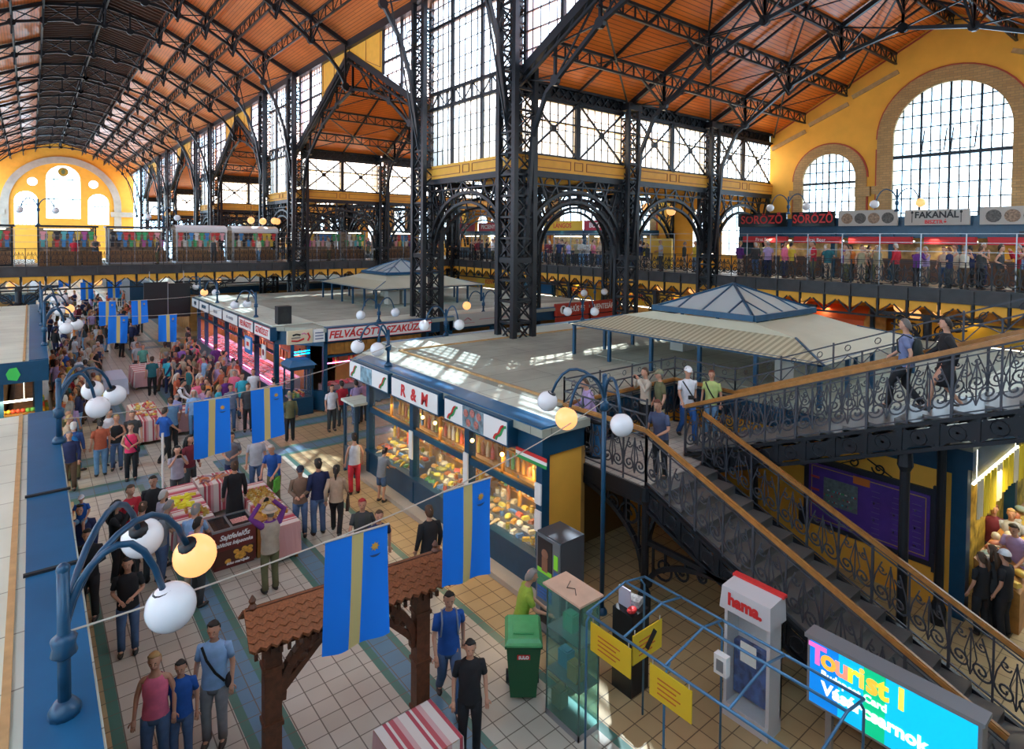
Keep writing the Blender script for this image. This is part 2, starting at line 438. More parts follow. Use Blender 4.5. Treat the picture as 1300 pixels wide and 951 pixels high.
m = MB(); m.lathe([(.75,-.05),(.75,.08),(.55,.14),(.5,.06)], (0,0,0), 20, 'y'); m.build('rim', mat('gilt', (.55,.38,.06), .4, .5), e)
m = MB(); m.add([(0,0,.45),(-.3,0,.15),(-.22,0,-.3),(0,0,-.45),(.22,0,-.3),(.3,0,.15),(0,-.1,.45),(-.3,-.1,.15),(-.22,-.1,-.3),(0,-.1,-.45),(.22,-.1,-.3),(.3,-.1,.15)],[(6,7,8,9,10,11),(0,6,11,5),(0,1,7,6),(1,2,8,7),(2,3,9,8),(3,4,10,9),(4,5,11,10)]); m.build('shield', mat('dark green crest', (.12,.16,.07), .5), e)

# ---- right outer wall with arched windows, one gable per bay
out = [(-1.5,0)]; out.append((YEND,0)); out.append((YEND,10.2))
top = []
for yc in BAYS: top += [(yc-8.75,10.2),(yc-8.75,13.35),(yc,17.88),(yc+8.75,13.35),(yc+8.75,10.2)]
top = [p for p in top if p[0] > -1.5]
out = [(-1.5,0),(YEND,0),(YEND,10.2)] + top[::-1] + [(-1.5,10.2)]
holes = []; spec = []
for k, yc in enumerate(BAYS):
    spec.append((yc, 2.33, 12.35, 6.6, 'big')); spec.append((yc+5.4, 1.36, 10.5, 6.6, 'small')); spec.append((yc-5.4, 1.36, 10.5, 6.6, 'small'))
    spec.append((yc+11.0, .75, 8.6, 6.3, 'slot')); spec.append((yc+13.1, .75, 8.6, 6.3, 'slot'))
for c, r_, s_, b_, kd in spec: holes.append(arch_pts(c, r_, s_, b_, 16))
struct(ob('wall_right', plate(out, holes, .5, 'x', YEL, 'wall_right'), None, (XW+.25,0,0)))
for i, (c, r_, s_, b_, kd) in enumerate(spec):
    m = MB()
    if kd == 'big':
        win_lines(m, c, r_, s_, b_, 12, [7.2,7.9,8.6,9.3,10.0,10.7,12.0,12.7,13.3,13.9], .05, 'x')
        for u in (-1.17,0,1.17): m.beam((0,c+u,b_),(0,c+u,s_+math.sqrt(r_*r_-u*u)),.09)
        m.beam((0,c-r_,11.35),(0,c+r_,11.35),.17,.16)
        # two hopper panes tilted open
        for u in (-.58, .58):
            for a, b2 in (((-.45,11.5),(-.45,12.55)),((.45,11.5),(.45,12.55))): m.beam((-.35,c+u+a[0],a[1]),(0,c+u+b2[0],b2[1]),.05)
            m.beam((-.35,c+u-.45,11.5),(-.35,c+u+.45,11.5),.05)
    elif kd == 'small':
        win_lines(m, c, r_, s_, b_, 8, [7.2,7.9,8.6,9.3,10.0,10.9,11.4], .05, 'x'); m.beam((0,c-r_,10.3),(0,c+r_,10.3),.12); m.beam((0,c,b_),(0,c,s_+r_),.07)
    else: win_lines(m, c, r_, s_, b_, 3, [7.0,7.8,8.6], .04, 'x')
    window(m, IRON, arch_glass(c, r_, s_, b_, 'x'), GLASS, (XW,0,0))
    # surround
    if kd == 'slot': continue
    w = .72 if kd == 'big' else .52; m = MB(); n = 22
    def P(x, rr, a): return (x, c+rr*math.cos(a), s_+rr*math.sin(a))
    for j in range(n):
        a0 = PI*j/n; a1 = PI*(j+1)/n
        m.m = 0
        m.add([P(-.14,r_,a0),P(-.14,r_+w,a0),P(-.14,r_+w,a1),P(-.14,r_,a1),P(.02,r_,a0),P(.02,r_+w,a0),P(.02,r_+w,a1),P(.02,r_,a1)],
              [(0,1,2,3),(0,4,5,1),(2,6,7,3),(3,7,4,0),(1,5,6,2)])
        m.m = 1
        m.add([P(-.1,r_+w,a0),P(-.1,r_+w+.07,a0),P(-.1,r_+w+.07,a1),P(-.1,r_+w,a1),P(.02,r_+w+.07,a0),P(.02,r_+w+.07,a1)],[(0,1,2,3),(1,4,5,2)])
    m.m = 0
    for s in (-1, 1):
        a, b2 = sorted((c+s*r_, c+s*(r_+w))); m.box(-.14, a, b_-.3, .02, b2, s_)
        a, b2 = sorted((c+s*(r_+w), c+s*(r_+w+.07))); m.m = 1; m.box(-.1, a, b_-.3, .02, b2, s_-.5); m.m = 0
        # moulded capital band
        a, b2 = sorted((c+s*(r_+.0), c+s*(r_+w+.2))); m.box(-.2, a, 9.5 if kd == 'small' else 9.6, .02, b2, 10.0)
    struct(m.build('trim_2', [TAN, REDL], None, (XW,0,0)))
for k, yc in enumerate(BAYS):        # stepped string courses below the gable
    m = MB()
    for s in (-1, 1):
        for a, b2 in ((2.2,4.3),(4.5,6.5),(6.7,8.6)):
            za = 17.88-a*.52-1.15; zb = 17.88-b2*.52-.75
            m.beam((-.06,yc+s*a,za),(-.06,yc+s*b2,zb-.2),.12,.2)
        m.box(-.12, yc+s*8.75-.15, 9.5, .02, yc+s*8.75+.15, 9.9)
        m.m = 1; m.beam((-.03,yc+s*.3,17.55),(-.03,yc+s*8.6,13.25),.06,.06); m.m = 0
    struct(m.build('trim_3', [TANP, REDL], None, (XW,0,0)))

# ---- iron columns
def lattice_column(w, H, step, post=.13):
    m = MB(); h = w/2
    for sx in (-1,1):
        for sy in (-1,1):
            m.box(sx*h-post/2, sy*h-post/2, 0, sx*h+post/2, sy*h+post/2, H)
    nz = int(H/step)
    for i in range(nz):
        z0 = i*step; z1 = z0+step
        for s in (-1,1):
            for a, b2 in (((-h,s*h,z0),(h,s*h,z1)),((h,s*h,z0),(-h,s*h,z1)),((s*h,-h,z0),(s*h,h,z1)),((s*h,h,z0),(s*h,-h,z1))):
                if (i + (a[0] > 0) + (a[1] > 0)) % 2 == 0 or True: m.beam(a, b2, .05, .05, (1,0,0) if abs(a[1]) == abs(b2[1]) and a[1] == b2[1] else (0,1,0))
        for s in (-1,1):
            m.box(-h, s*h-.03, z1-.04, h, s*h+.03, z1+.04); m.box(s*h-.03, -h, z1-.04, s*h+.03, h, z1+.04)
    m.box(-h-.2,-h-.2,0,h+.2,h+.2,.5)
    m.box(-h-.12,-h-.12,H-.3,h+.12,h+.12,H)
    m.box(-h-.06,-h-.06,GF+.9,h+.06,h+.06,GF+1.1)
    return m
NC = lattice_column(.95, 18.35, .8, .2).mesh('iron_column', IRON)
AC = lattice_column(.66, 13.2, .66, .15).mesh('iron_column', IRON)
ordn = ['nearest','second','third','fourth','fifth','sixth','seventh','eighth','ninth','tenth']
ci = 0
CY = sorted([yc+8.7 for yc in BAYS] + [yc+15.3 for yc in BAYS[:-1]])
for i, y in enumerate(CY):
    lab = {0: 'tall iron lattice column rising right of the tall clerestory window, nearest of the nave row',
           1: 'tall iron lattice column left of the tall clerestory window, second of the nave row'}.get(i, 'tall dark iron lattice column, %s of the row along the right side of the nave' % ordn[i])
    tag(ob('iron_column', NC, None, (XC,y,0)), lab, 'column', 'nave columns')
AX = [20.9, 27.3]
for i, y in enumerate(CY):
    for j, x in enumerate(AX):
        lab = 'iron column of the right aisle, %s from the front, %s' % (ordn[i], 'row nearer the nave' if j == 0 else 'row at the gallery edge')
        tag(ob('iron_column', AC, None, (x,y,0)), lab, 'column', 'aisle columns')

# ---- arches and beams between columns (iron) ; local: span along +x from 0 to L, y=0
def iron_arch(L):
    m = MB(); zt = 9.8; cx = L/2; n = 13
    def rib(rx, rise, z0): return [(cx - rx*math.cos(PI*i/n), 0, z0 + rise*math.sin(PI*i/n)) for i in range(n+1)]
    o = rib(L/2-.35, 2.65, 6.5); i_ = rib(L/2-.66, 2.38, 6.35)
    m.poly(o, .18, .13); m.poly(i_, .15, .11)
    for k in range(1, n): m.beam(o[k], i_[k], .05, .05)
    for k in range(1, n):
        p = o[k]; x2 = p[0] + (p[0]-cx)*.25; x2 = min(max(x2, .3), L-.3)
        m.beam(p, (x2, 0, zt-.1), .07, .07)
        if k % 2 == 0 and 2 < k < n-1: m.beam(p, (p[0] + (.8 if p[0] < cx else -.8), 0, zt-.1), .06, .06)
    # spandrel rings and scrolls
    for s in (-1, 1):
        for rr, dx, z in ((.42,.95,9.0),(.28,.62,8.2),(.2,.5,7.5),(.3,1.75,9.35)):
            c = (cx + s*(L/2-dx), 0, z)
            m.tube([(c[0]+rr*math.cos(a*PI/6),0,c[2]+rr*math.sin(a*PI/6)) for a in range(13)], .03, 5, False)
    m.box(.1,-.1,9.62,L-.1,.1,9.86); m.box(.1,-.06,9.3,L-.1,.06,9.36)
    m.beam((.35,0,6.6),(.35,0,9.8),.12); m.beam((L-.35,0,6.6),(L-.35,0,9.8),.12)
    return m
ARCH = iron_arch(6.4).mesh('iron_arch', IRON)
def panelboard(L, h=.6):
    m = MB(); m.box(0,-.08,0,L,.08,h); m.m = 1
    for a, b2 in ((.15,L/2-.45),(L/2-.25,L/2+.25),(L/2+.45,L-.15)):
        for s in (-.095, .095):
            m.box(a,s-.01,.12,b2,s+.01,.15); m.box(a,s-.01,h-.15,b2,s+.01,h-.12); m.box(a,s-.01,.12,a+.03,s+.01,h-.12); m.box(b2-.03,s-.01,.12,b2,s+.01,h-.12)
    return m
def bay_window(L, z0, z1):
    m = MB(); n = int(L/.42); m.box(.2,.06,z1+.02,L-.2,.1,z1+.58); m.box(.3,-.06,z0,L-.3,.06,z0+.1); m.box(.3,-.06,z1-.1,L-.3,.06,z1)
    for i in range(1, n): m.box(i*L/n-.02,-.02,z0,i*L/n+.02,.02,z1)
    for k in range(1, 4): z = z0+(z1-z0)*k/4; m.box(.3,-.02,z-.015,L-.3,.02,z+.015)
    m.box(.3,-.05,(z0+z1)/2+.25,L-.3,.05,(z0+z1)/2+.31)
    m.box(L/2-.1,-.1,z0,L/2+.1,.1,z1)
    for a, b2 in ((.4, L/2),(L/2, L-.4)):
        m.beam((a,-.1,z0),(b2,-.1,z1),.09,.06,(0,1,0)); m.beam((a,-.1,z1),(b2,-.1,z0),.09,.06,(0,1,0))
        c = (a+b2)/2; m.box(c-.14,-.14,(z0+z1)/2-.14,c+.14,-.06,(z0+z1)/2+.14)
    # lattice girder on top
    m.box(.2,-.12,z1,L-.2,.12,z1+.1); m.box(.2,-.12,z1+.5,L-.2,.12,z1+.6)
    k = 12
    for i in range(k):
        a = .3+(L-.6)*i/k; b2 = .3+(L-.6)*(i+1)/k; m.beam((a,0,z1+.05),(b2,0,z1+.55),.06,.06); m.beam((b2,0,z1+.05),(a,0,z1+.55),.05,.05)
    return m
BWIN = bay_window(6.4, 10.45, 12.75).mesh('window', IRON)
g = MB(); g.quad((.3,.02,10.5),(6.1,.02,10.5),(6.1,.02,12.75),(.3,.02,12.75)); BGL = g.mesh('pane', GLASS)
PB = panelboard(6.4).mesh('panel', [YELP, BROWNL])
hi = 0
for k, yc in enumerate(BAYS):
    for j, x in enumerate((XC, 20.9, 27.3)):
        y = yc+8.7
        WN[0] += 1
        w = struct(ob('window_%d' % WN[0], BWIN, None, (x,y,0))); ob('pane', BGL, w)
        struct(ob('trim_4', PB, None, (x,y-.05,9.86)))
        for yy, tx in ((y, 'under the yellow panel of the cross wall'), (yc+15.3, 'under the far side of the low bay')):
            tag(ob('iron_arch', ARCH, None, (x,yy,0)), 'iron arch %s, %s from the nave, %s bay' % (tx, ordn[j].replace('nearest','first'), ordn[k]), 'arch', 'iron arches of the aisle')
# nave plane: clerestory of the low bays, arches, gables
def clerestory(L, z0, z1):
    m = MB(); n = 15
    for i in range(1, n): m.box(-.02,i*L/n-.022,z0,.02,i*L/n+.022,z1)
    for z in [z0+.65*i for i in range(1, 12)]: m.box(-.02,.3,z-.015,.02,L-.3,z+.015)
    for u in (L*.34, L*.68): m.box(-.07,u-.08,z0,.07,u+.08,z1)
    for z in (13.05, 13.75, 16.7, z1-.15): m.box(-.07,.3,z-.07,.07,L-.3,z+.07)
    k = 9
    for i in range(k):
        a = .3+(L-.6)*i/k; b2 = .3+(L-.6)*(i+1)/k
        m.beam((0,a,13.05),(0,b2,13.75),.05,.05) if i % 2 else m.beam((0,b2,13.05),(0,a,13.75),.05,.05)
        m.box(-.04,b2-.02,13.05,.04,b2+.02,13.75)
    return m
CL = clerestory(6.6, 10.45, 18.35).mesh('window', IRON)
g = MB(); g.quad((.03,.3,10.45),(.03,6.3,10.45),(.03,6.3,18.3),(.03,.3,18.3)); CLG = g.mesh('pane', GLASSB)
ARCHL = iron_arch(6.6); ARCHL = ARCHL.mesh('iron_arch', IRON); ARCHL.transform(Matrix.Rotation(PI/2, 4, 'Z'))
PBL = panelboard(6.6).mesh('panel', [YELP, BROWNL]); PBL.transform(Matrix.Rotation(PI/2, 4, 'Z'))
def gable_infill():
    """local y=0 at bay centre; nave plane, between cross-roof slope and nave eave"""
    z = lambda u: 17.85-abs(u)*.517
    m = MB()      # beams
    for s in (-1, 1):
        m.beam((0,s*8.8,13.2),(0,0,17.75),.3,.34); m.beam((-.1,s*8.8,12.75),(-.1,0,17.3),.1,.1)
        for i in range(13): u = s*(8.4-i*.65); m.beam((-.1,u,z(u)-.5),(-.1,u-s*.3,z(u)-.05),.04,.04)
    w = MB(); g = MB(); p = MB()
    for s in (-1, 1):
        for i in range(10):
            u = s*(4.3+i*.44); w.box(-.02,u-.012,z(u),.02,u+.012,18.3)
        for u_ in (s*4.2, s*6.2, s*8.2): w.box(-.07,u_-.07,z(u_),.07,u_+.07,18.35)
        for zz, th in ((14.2,.015),(14.9,.015),(15.6,.015),(16.3,.06),(17.0,.015),(17.7,.015),(18.25,.1)):
            a = max((17.85-zz)/.517, 4.2); w.box(-.05,min(s*a,s*8.4),zz-th,.05,max(s*a,s*8.4),zz+th)
        g.quad((.03,s*4.2,z(4.2)),(.03,s*8.4,z(8.4)),(.03,s*8.4,18.3),(.03,s*4.2,18.3))
        p.m = 0; zz = [(s*4.15,z(4.15)),(s*4.15,18.35),(s*.05,18.35),(s*.05,z(.05))]
        p.add([(-.06,a,b2) for a,b2 in zz]+[(.06,a,b2) for a,b2 in zz],[(0,1,2,3),(7,6,5,4),(0,4,5,1),(1,5,6,2)])
        p.m = 1
        for a,b2 in (((s*3.95,z(3.95)+.35),(s*3.95,18.15)),((s*3.95,18.15),(s*2.2,18.15)),((s*2.2,18.15),(s*2.2,z(2.2)+.15)),((s*2.2,z(2.2)+.15),(s*3.95,z(3.95)+.35))):
            p.beam((-.07,a[0],a[1]),(-.07,b2[0],b2[1]),.03,.03)
    return m, w, g, p
gm, gw, gg, gp = gable_infill()
gm = gm.mesh('gable_beam', IRON); gw = gw.mesh('window', IRON); gg = gg.mesh('pane', GLASSB); gp = gp.mesh('trim', [YELP, BROWNL])
for k, yc in enumerate(BAYS):
    tag(ob('gable_beam', gm, None, (XC,yc,0)), 'dark sloping iron beams of the %s gable opening along the right of the nave' % ordn[k].replace('nearest','first'), 'beam', 'gable beams')
    WN[0] += 1; w = struct(ob('window_%d' % WN[0], gw, None, (XC,yc,0))); ob('pane', gg, w)
    struct(ob('trim_5', gp, None, (XC,yc,0)))
    if k < 4:
        y = yc+8.7; WN[0] += 1
        w = struct(ob('window_%d' % WN[0], CL, None, (XC,y,0))); ob('pane', CLG, w)
        struct(ob('trim_6', PBL, None, (XC,y,9.86)))
        for x in (XC, 20.9):
            tag(ob('iron_arch', ARCHL, None, (x,y,0)), 'dark iron arch %s, in the %s low bay from the front' % ('between the two nave columns' if x == XC else 'between two aisle columns', ordn[k].replace('nearest','first')), 'arch', 'iron arches of the low bays')

# ---- roof trusses
def nave_truss(mid=False):
    m = MB()
    P = [(14.2,10.4),(13.95,12.3),(13.55,14.6),(13.0,16.2),(12.0,17.8),(10.4,19.3),(8.6,20.3),(6.2,20.95),(3.95,21.15)]
    if mid: P = [(14.3,15.6),(13.9,16.6),(13.2,17.4),(12.0,18.2),(10.4,19.3),(8.6,20.3),(6.2,20.95),(3.95,21.15)]
    for s in (1, -1):
        q = [(XM+s*(x-XM), 0, z) for x, z in P]
        m.poly(q, .16, .16)
        if not mid: m.poly([(XM+s*(14.35-XM),0,10.4),(XM+s*(14.35-XM),0,18.2)], .1)
        tz = lambda x: roofz(x)-.15
        m.beam((XM+s*10.5,0,18.2),(XM+s*3.2,0,tz(XM+3.2)),.2,.24); m.beam((XM+s*3.2,0,roofz(XM+3.2)+.6),(XM,0,roofz(XM+3.2)+1.95),.14,.2)
        m.beam((XM+s*3.2,0,tz(XM+3.2)),(XM,0,22.35),.14,.18)
        def bz(x):
            for (xa,za),(xb,zb) in zip(P[:-1],P[1:]):
                if xb <= x <= xa: return za+(zb-za)*(xa-x)/(xa-xb)
            return P[0][1]
        nodes = [14.2, 12.2, 10.3, 8.7, 7.15, 5.4, 3.95]
        for i, x in enumerate(nodes):
            zt = tz(x) if x >= 7.1 else 22.1+(7.15-x)*.09
            X = XM+s*(x-XM); m.beam((X,0,bz(x)),(X,0,zt),.1,.1)
            m.lathe([(.22,-.09),(.22,.09)],(X,0,bz(x)),10,'y')
            if i:
                xp = nodes[i-1]; zp = tz(xp) if xp >= 7.1 else 22.1+(7.15-xp)*.09
                m.beam((XM+s*(xp-XM),0,zp),(X,0,bz(x)),.06,.06)
                m.beam((XM+s*(xp-XM),0,bz(xp)),(X,0,zt),.06,.06)
        if not mid:
            for rr, dx, z in ((.2,.25,12.6),(.25,.35,13.4),(.22,.3,14.2),(.3,.5,15.2),(.35,.7,16.3)):
                c = XM+s*(14.35-dx-XM); m.tube([(c+rr*.8*math.cos(a*PI/5),0,z+rr*math.sin(a*PI/5)) for a in range(11)], .03, 4, False)
    m.beam((XM,0,21.15),(XM,0,24.9),.18,.18)
    return m
NT = nave_truss().mesh('roof_truss', IRON); NTM = nave_truss(True).mesh('roof_truss', IRON)
ty = []
for yc in BAYS: ty += [(yc+8.7,0),(yc+15.3,0),(yc,1)]
for i, (y, md) in enumerate(sorted(t for t in ty if t[0] < 129 and t[0] > 12)):
    tag(ob('roof_truss', NTM if md else NT, None, (0,y,0)), 'dark arched iron truss under the orange nave roof, number %d counted from the front' % (i+1) if False else 'dark arched iron truss under the orange nave roof', 'roof truss', 'nave roof trusses')
def purlin(L, depth, along='x', nodes=(), brace=1.2, pitch=.6):
    m = MB(); P = (lambda a, z: (a,0,z)) if along == 'x' else (lambda a, z: (0,a,z))
    m.beam(P(0,0),P(L,0),.12,.1); m.beam(P(0,-depth),P(L,-depth),.1,.08)
    n = int(L/pitch)
    for i in range(n):
        a = L*i/n; b2 = L*(i+1)/n
        m.beam(P(b2,0),P(b2,-depth),.05,.05); m.beam(P(a,0 if i % 2 else -depth),P(b2,-depth if i % 2 else 0),.04,.04)
    for x in nodes:
        for s in (-1,1):
            pts = [P(min(max(x+s*brace*1.6*math.sin(t*PI/12),0),L), -depth-brace*(1-math.sin(PI/2-t*PI/12)) if False else -depth-brace*(1-math.sin(t*PI/12))) for t in range(7)]
            m.poly(pts, .08, .08)
            for dx in (.25,.5,.75): 
                xx = x+s*dx
                if 0 < xx < L: m.beam(P(x,-depth-brace+.2),P(xx,-depth),.03,.03)
        m.beam(P(x,0),P(x,-depth-brace),.1,.1)
    return m
ynodes = [t[0]-12 for t in sorted(ty) if 12 < t[0] < 129]
NP = purlin(118, .7, 'y', ynodes, .8, 1.0).mesh('purlin', IRON)
names = {0:'along the ridge of the nave roof'}
for x, z in ((12.2,roofz(12.2)-.12),(10.3,roofz(10.3)-.12),(8.7,roofz(8.7)-.12),(7.15,roofz(7.15)-.1),(3.95,22.6)):
    for s in ((1,-1) if x != 3.95 else (1,)):
        X = XM+s*(x-XM)
        side = 'along the ridge of' if x == 3.95 else ('on the right slope of' if s > 0 else 'on the left slope of')
        od = {12.2:'lowest',10.3:'second lowest',8.7:'third lowest',7.15:'highest',3.95:''}[x]
        tag(ob('purlin', NP, None, (X,12,z)), ('%s lattice purlin running %s the nave roof' % (od, side)).strip(), 'purlin', 'nave purlins')
# aisle trusses, local y=0 at bay centre
def aisle_truss():
    m = MB(); P = [(8.35,6.6),(8.1,9.2),(7.95,11.0),(7.2,12.5),(4.6,14.3),(2.35,15.2),(0,15.75)]
    tz = lambda y: 17.7-abs(y)*.517
    for s in (1,-1):
        q = [(0,s*a,b2) for a,b2 in P]; m.poly(q, .14, .14)
        m.beam((0,s*8.6,13.2),(0,0,17.65),.16,.2)
        nodes = [6.75,4.6,2.33,0]; bz = {6.75:12.85,4.6:14.3,2.33:15.2,0:15.75}
        for i, y in enumerate(nodes):
            m.beam((0,s*y,bz[y]),(0,s*y,tz(y)),.1,.1); m.lathe([(.2,-.08),(.2,.08)],(0,s*y,bz[y]),10,'x')
            py_ = nodes[i-1] if i else 8.5; pz = tz(py_)
            m.beam((0,s*py_,pz-.1),(0,s*y,bz[y]),.06,.06)
            if i: m.beam((0,s*py_,bz[py_]),(0,s*y,tz(y)),.06,.06)
        for rr, dy, z in ((.15,.2,8.0),(.16,.25,8.7),(.17,.3,9.5),(.18,.32,10.3),(.2,.42,11.2),(.25,.6,12.0)):
            c = s*(8.5-dy); m.tube([(0,c+rr*math.cos(a*PI/5),z+rr*math.sin(a*PI/5)) for a in range(11)], .025, 4, False)
    return m
AT = aisle_truss().mesh('roof_truss', IRON)
AP = purlin(19, .5, 'x', [6.4,12.8], .9, .62).mesh('purlin', IRON)
for k, yc in enumerate(BAYS):
    for x in (14.65, 20.9, 27.3):
        tag(ob('roof_truss', AT, None, (x,yc,0)), 'iron truss under the cross roof of the %s bay, %s' % (ordn[k].replace('nearest','first'), {14.65:'at the nave side',20.9:'in the middle of the aisle',27.3:'nearest the outer wall'}[x]), 'roof truss', 'aisle roof trusses')
    if k > 2: continue
    for u, nm in ((-6.75,'front lower'),(-4.6,'front middle'),(-2.33,'front upper'),(0,'ridge'),(2.33,'back upper'),(4.6,'back middle'),(6.75,'back lower')):
        if k and u < 0: continue
        tag(ob('purlin', AP, None, (XC,yc+u,17.7-abs(u)*.517)), '%s lattice purlin of the orange cross roof in the %s bay' % (nm, ordn[k].replace('nearest','first')), 'purlin', 'aisle purlins')
    # flat tie rods crossing under the boards, one set per bay
    m = MB()
    for s in (-1,1):
        for x0 in (0, 6.4, 12.8):
            for (ya,yb) in ((8.6,4.6),(4.6,0)):
                za = 17.55-ya*.517; zb = 17.55-yb*.517
                m.beam((x0+.1,s*ya,za),(x0+6.3,s*yb,zb),.07,.04); m.beam((x0+6.3,s*ya,za),(x0+.1,s*yb,zb),.07,.04)
        for x0 in (3.2,9.6,16): m.beam((x0,s*8.6,13.25),(x0,0,17.65),.08,.1)
    tag(m.build('tie_rods', IRON, None, (XC,yc,0)), 'crossing tie rods under the orange cross roof of the %s bay' % ordn[k].replace('nearest','first'), 'tie rods')

PALEW = mat('neutral bounce grey', (.52,.55,.56), .8)  # neutral instead of yellow, so the unseen walls throw less warm bounce
# ---- the left aisle and front wall (close the hall; only their light reaches the picture)
for k, yc in enumerate(BAYS):
    r = MB()
    for s in (-1, 1):
        p = [(-25.6,yc,17.85),(XL,yc,17.85),(XL,yc+s*8.8,13.3),(-25.6,yc+s*8.8,13.3)]
        q = [(a,b,c+.12) for a,b,c in p]
        r.add(p+q, [(0,1,2,3),(7,6,5,4),(0,4,5,1),(1,5,6,2),(2,6,7,3),(3,7,4,0)])
    struct(r.build('ceiling', WOODY))
    if k < 4: r = MB(); r.box(-25.6, yc+8.8, 9.98, XL, yc+15.2, 10.2); struct(r.build('ceiling', YEL))
struct(ob('wall_left', plate(out, [arch_pts(c, r_, s_, b_, 16) for c, r_, s_, b_, kd in spec], .5, 'x', PALEW, 'wall_left'), None, (-25.8,0,0)))
fo = [(-25.5,0),(33.5,0),(33.5,13),(XM+10.75,17.9),(XM+3.2,22),(XM+3.2,23),(XM,24.3),(XM-3.2,23),(XM-3.2,22),(XM-10.75,17.9),(-25.5,13)]
struct(ob('wall_front', plate(fo, [arch_pts(XM-6.6,1.6,11.5,8.0,14)], .5, 'y', PALEW, 'wall_front'), None, (0,-2.3,0)))  # unseen; kept nearly windowless so the stair corner stays dark

m = MB(); m.box(XC-.22,-1,18.05,XC+.3,130,18.5); m.box(XC-.3,-1,18.0,XC+.3,130,18.1)
tag(m.build('eave_beam', IRON), 'long dark iron eave beam above the clerestory windows along the right of the nave', 'beam')
DECKM = mat('pale deck', (.3,.31,.31), .7)
m = MB(); m.box(-3,-2.2,GF-.25 if False else 5.1,33.2,-.3,5.37); struct(m.build('floor', DECKM))
# ------------------------------------------------------------ galleries, bridges, railings
FASC = mat('dark grey painted girder', (.045,.046,.05), .5, .2, var=.2, scale=3)
DECK = mat('gallery paving', (.28,.26,.22), .5, var=.1)
def scroll(m, c, r, turns, s, P, w=.016, a0=0.0):
    """flat spiral of iron bar; P maps (u,z) to 3D"""
    n = int(14*turns); pts = []
    for i in range(n+1):
        t = i/n; rr = r*(1-.86*t); a = a0 + s*2*PI*turns*t
        pts.append(P(c[0]+rr*math.cos(a), c[1]+rr*math.sin(a)))
    m.poly(pts, w, w*1.3)
    m.lathe([(w*1.6,-w),(w*1.6,w)], pts[-1], 6, 'x' if abs(P(0,0)[0]-P(1,0)[0]) < 1e-6 else 'y') if False else None
def rail_panel(m, u0, u1, z0, z1, P, h, w=.018):
    """scrollwork between u0..u1 over a sloping base z0..z1; h = rail height"""
    L = u1-u0; k = (z1-z0)/L
    Q = lambda u, z: P(u, z + z0 + k*(u-u0))
    r = min(L*.24, h*.26)
    for s, cu in ((1, u0+L*.26),(-1, u0+L*.74)):
        scroll(m, (cu, h*.30), r, 1.6, s, Q, w, PI if s > 0 else 0)
        scroll(m, (cu, h*.74), r*.55, 1.3, -s, Q, w*.8, 0 if s > 0 else PI)
        m.poly([Q(cu-s*r, h*.30), Q(cu-s*r*.75, h*.55), Q(cu, h*.9)], w, w)
    m.poly([Q(u0+L*.5, h*.1), Q(u0+L*.5, h*.93)], w, w)
    m.poly([Q(u0+L*.5, h*.1), Q(u0+L*.36, h*.45), Q(u0+L*.5, h*.9)], w*.8, w*.8)
    m.poly([Q(u0+L*.5, h*.1), Q(u0+L*.64, h*.45), Q(u0+L*.5, h*.9)], w*.8, w*.8)
def railing(a, b, h=1.05, step=.62, post=.035, P=None, w=.018, fine=True):
    """from a to b (3D, base points)"""
    m = MB(); a = V(a); b = V(b); d = b-a; hx = V((d.x,d.y,0)); L = hx.length; hx.normalize()
    P = lambda u, z: tuple(V((a.x,a.y,0))+hx*u+V((0,0,z)))
    n = max(1, round(L/step)); k = d.z/L
    for i in range(n+1):
        u = L*i/n; z = a.z+k*u; m.beam(P(u,z), P(u,z+h), post if i % 2 == 0 else post*.7)
    for zz, t in ((.1,.03),(h*.93,.025)): m.beam(P(0,a.z+zz), P(L,b.z+zz), t, .02)
    if fine:
        for i in range(n): rail_panel(m, L*i/n, L*(i+1)/n, a.z+k*L*i/n+.1, a.z+k*L*(i+1)/n+.1, P, h*.83-.02, w)
    m.beam(P(0,a.z+h), P(L,b.z+h), .05, .03)
    return m
# right gallery deck
GY1 = 129.5
def deck(x0, y0, x1, y1, name='floor'):
    m = MB(); m.box(x0,y0,GF-.25,x1,y1,GF); return struct(m.build(name, DECK))
deck(XC-1.0 if False else 27.3, -2, XW, 42); deck(27.3, 47.8, XW, GY1)
# bridge
BY0, BY1 = 41.9, 47.9
deck(-9, BY0, XW, BY1)
def fascia(L, along):
    m = MB()
    if along == 'x':
        m.box(0,-.06,GF-.46,L,.0,GF+.04); m.box(0,-.12,GF-.02,L,.02,GF+.06); m.box(0,-.1,GF-.50,L,0,GF-.44)
        n = int(L/1.07)
        for i in range(n+1): m.box(i*L/n-.05,-.14,GF-.46,i*L/n+.05,0,GF)
    else:
        m.box(0,0,GF-.46,.06,L,GF+.04); m.box(-.06,0,GF-.02,.06,L,GF+.06); m.box(-.04,0,GF-.50,.06,L,GF-.44)
        n = int(L/1.07)
        for i in range(n+1): m.box(-.08,i*L/n-.05,GF-.46,.06,i*L/n+.05,GF)
    return m
fs = tag(fascia(42.5,'x').build('girder_fascia', FASC, None, (-9,BY0,0)), 'dark grey girder along the front of the footbridge crossing the hall', 'girder')
fs = tag(fascia(BY0+2,'y').build('girder_fascia', FASC, None, (27.24,-2,0)), 'dark grey girder along the near part of the right gallery edge', 'girder')
fs = tag(fascia(GY1-BY1,'y').build('girder_fascia', FASC, None, (27.24,BY1,0)), 'dark grey girder along the right gallery edge beyond the footbridge', 'girder')
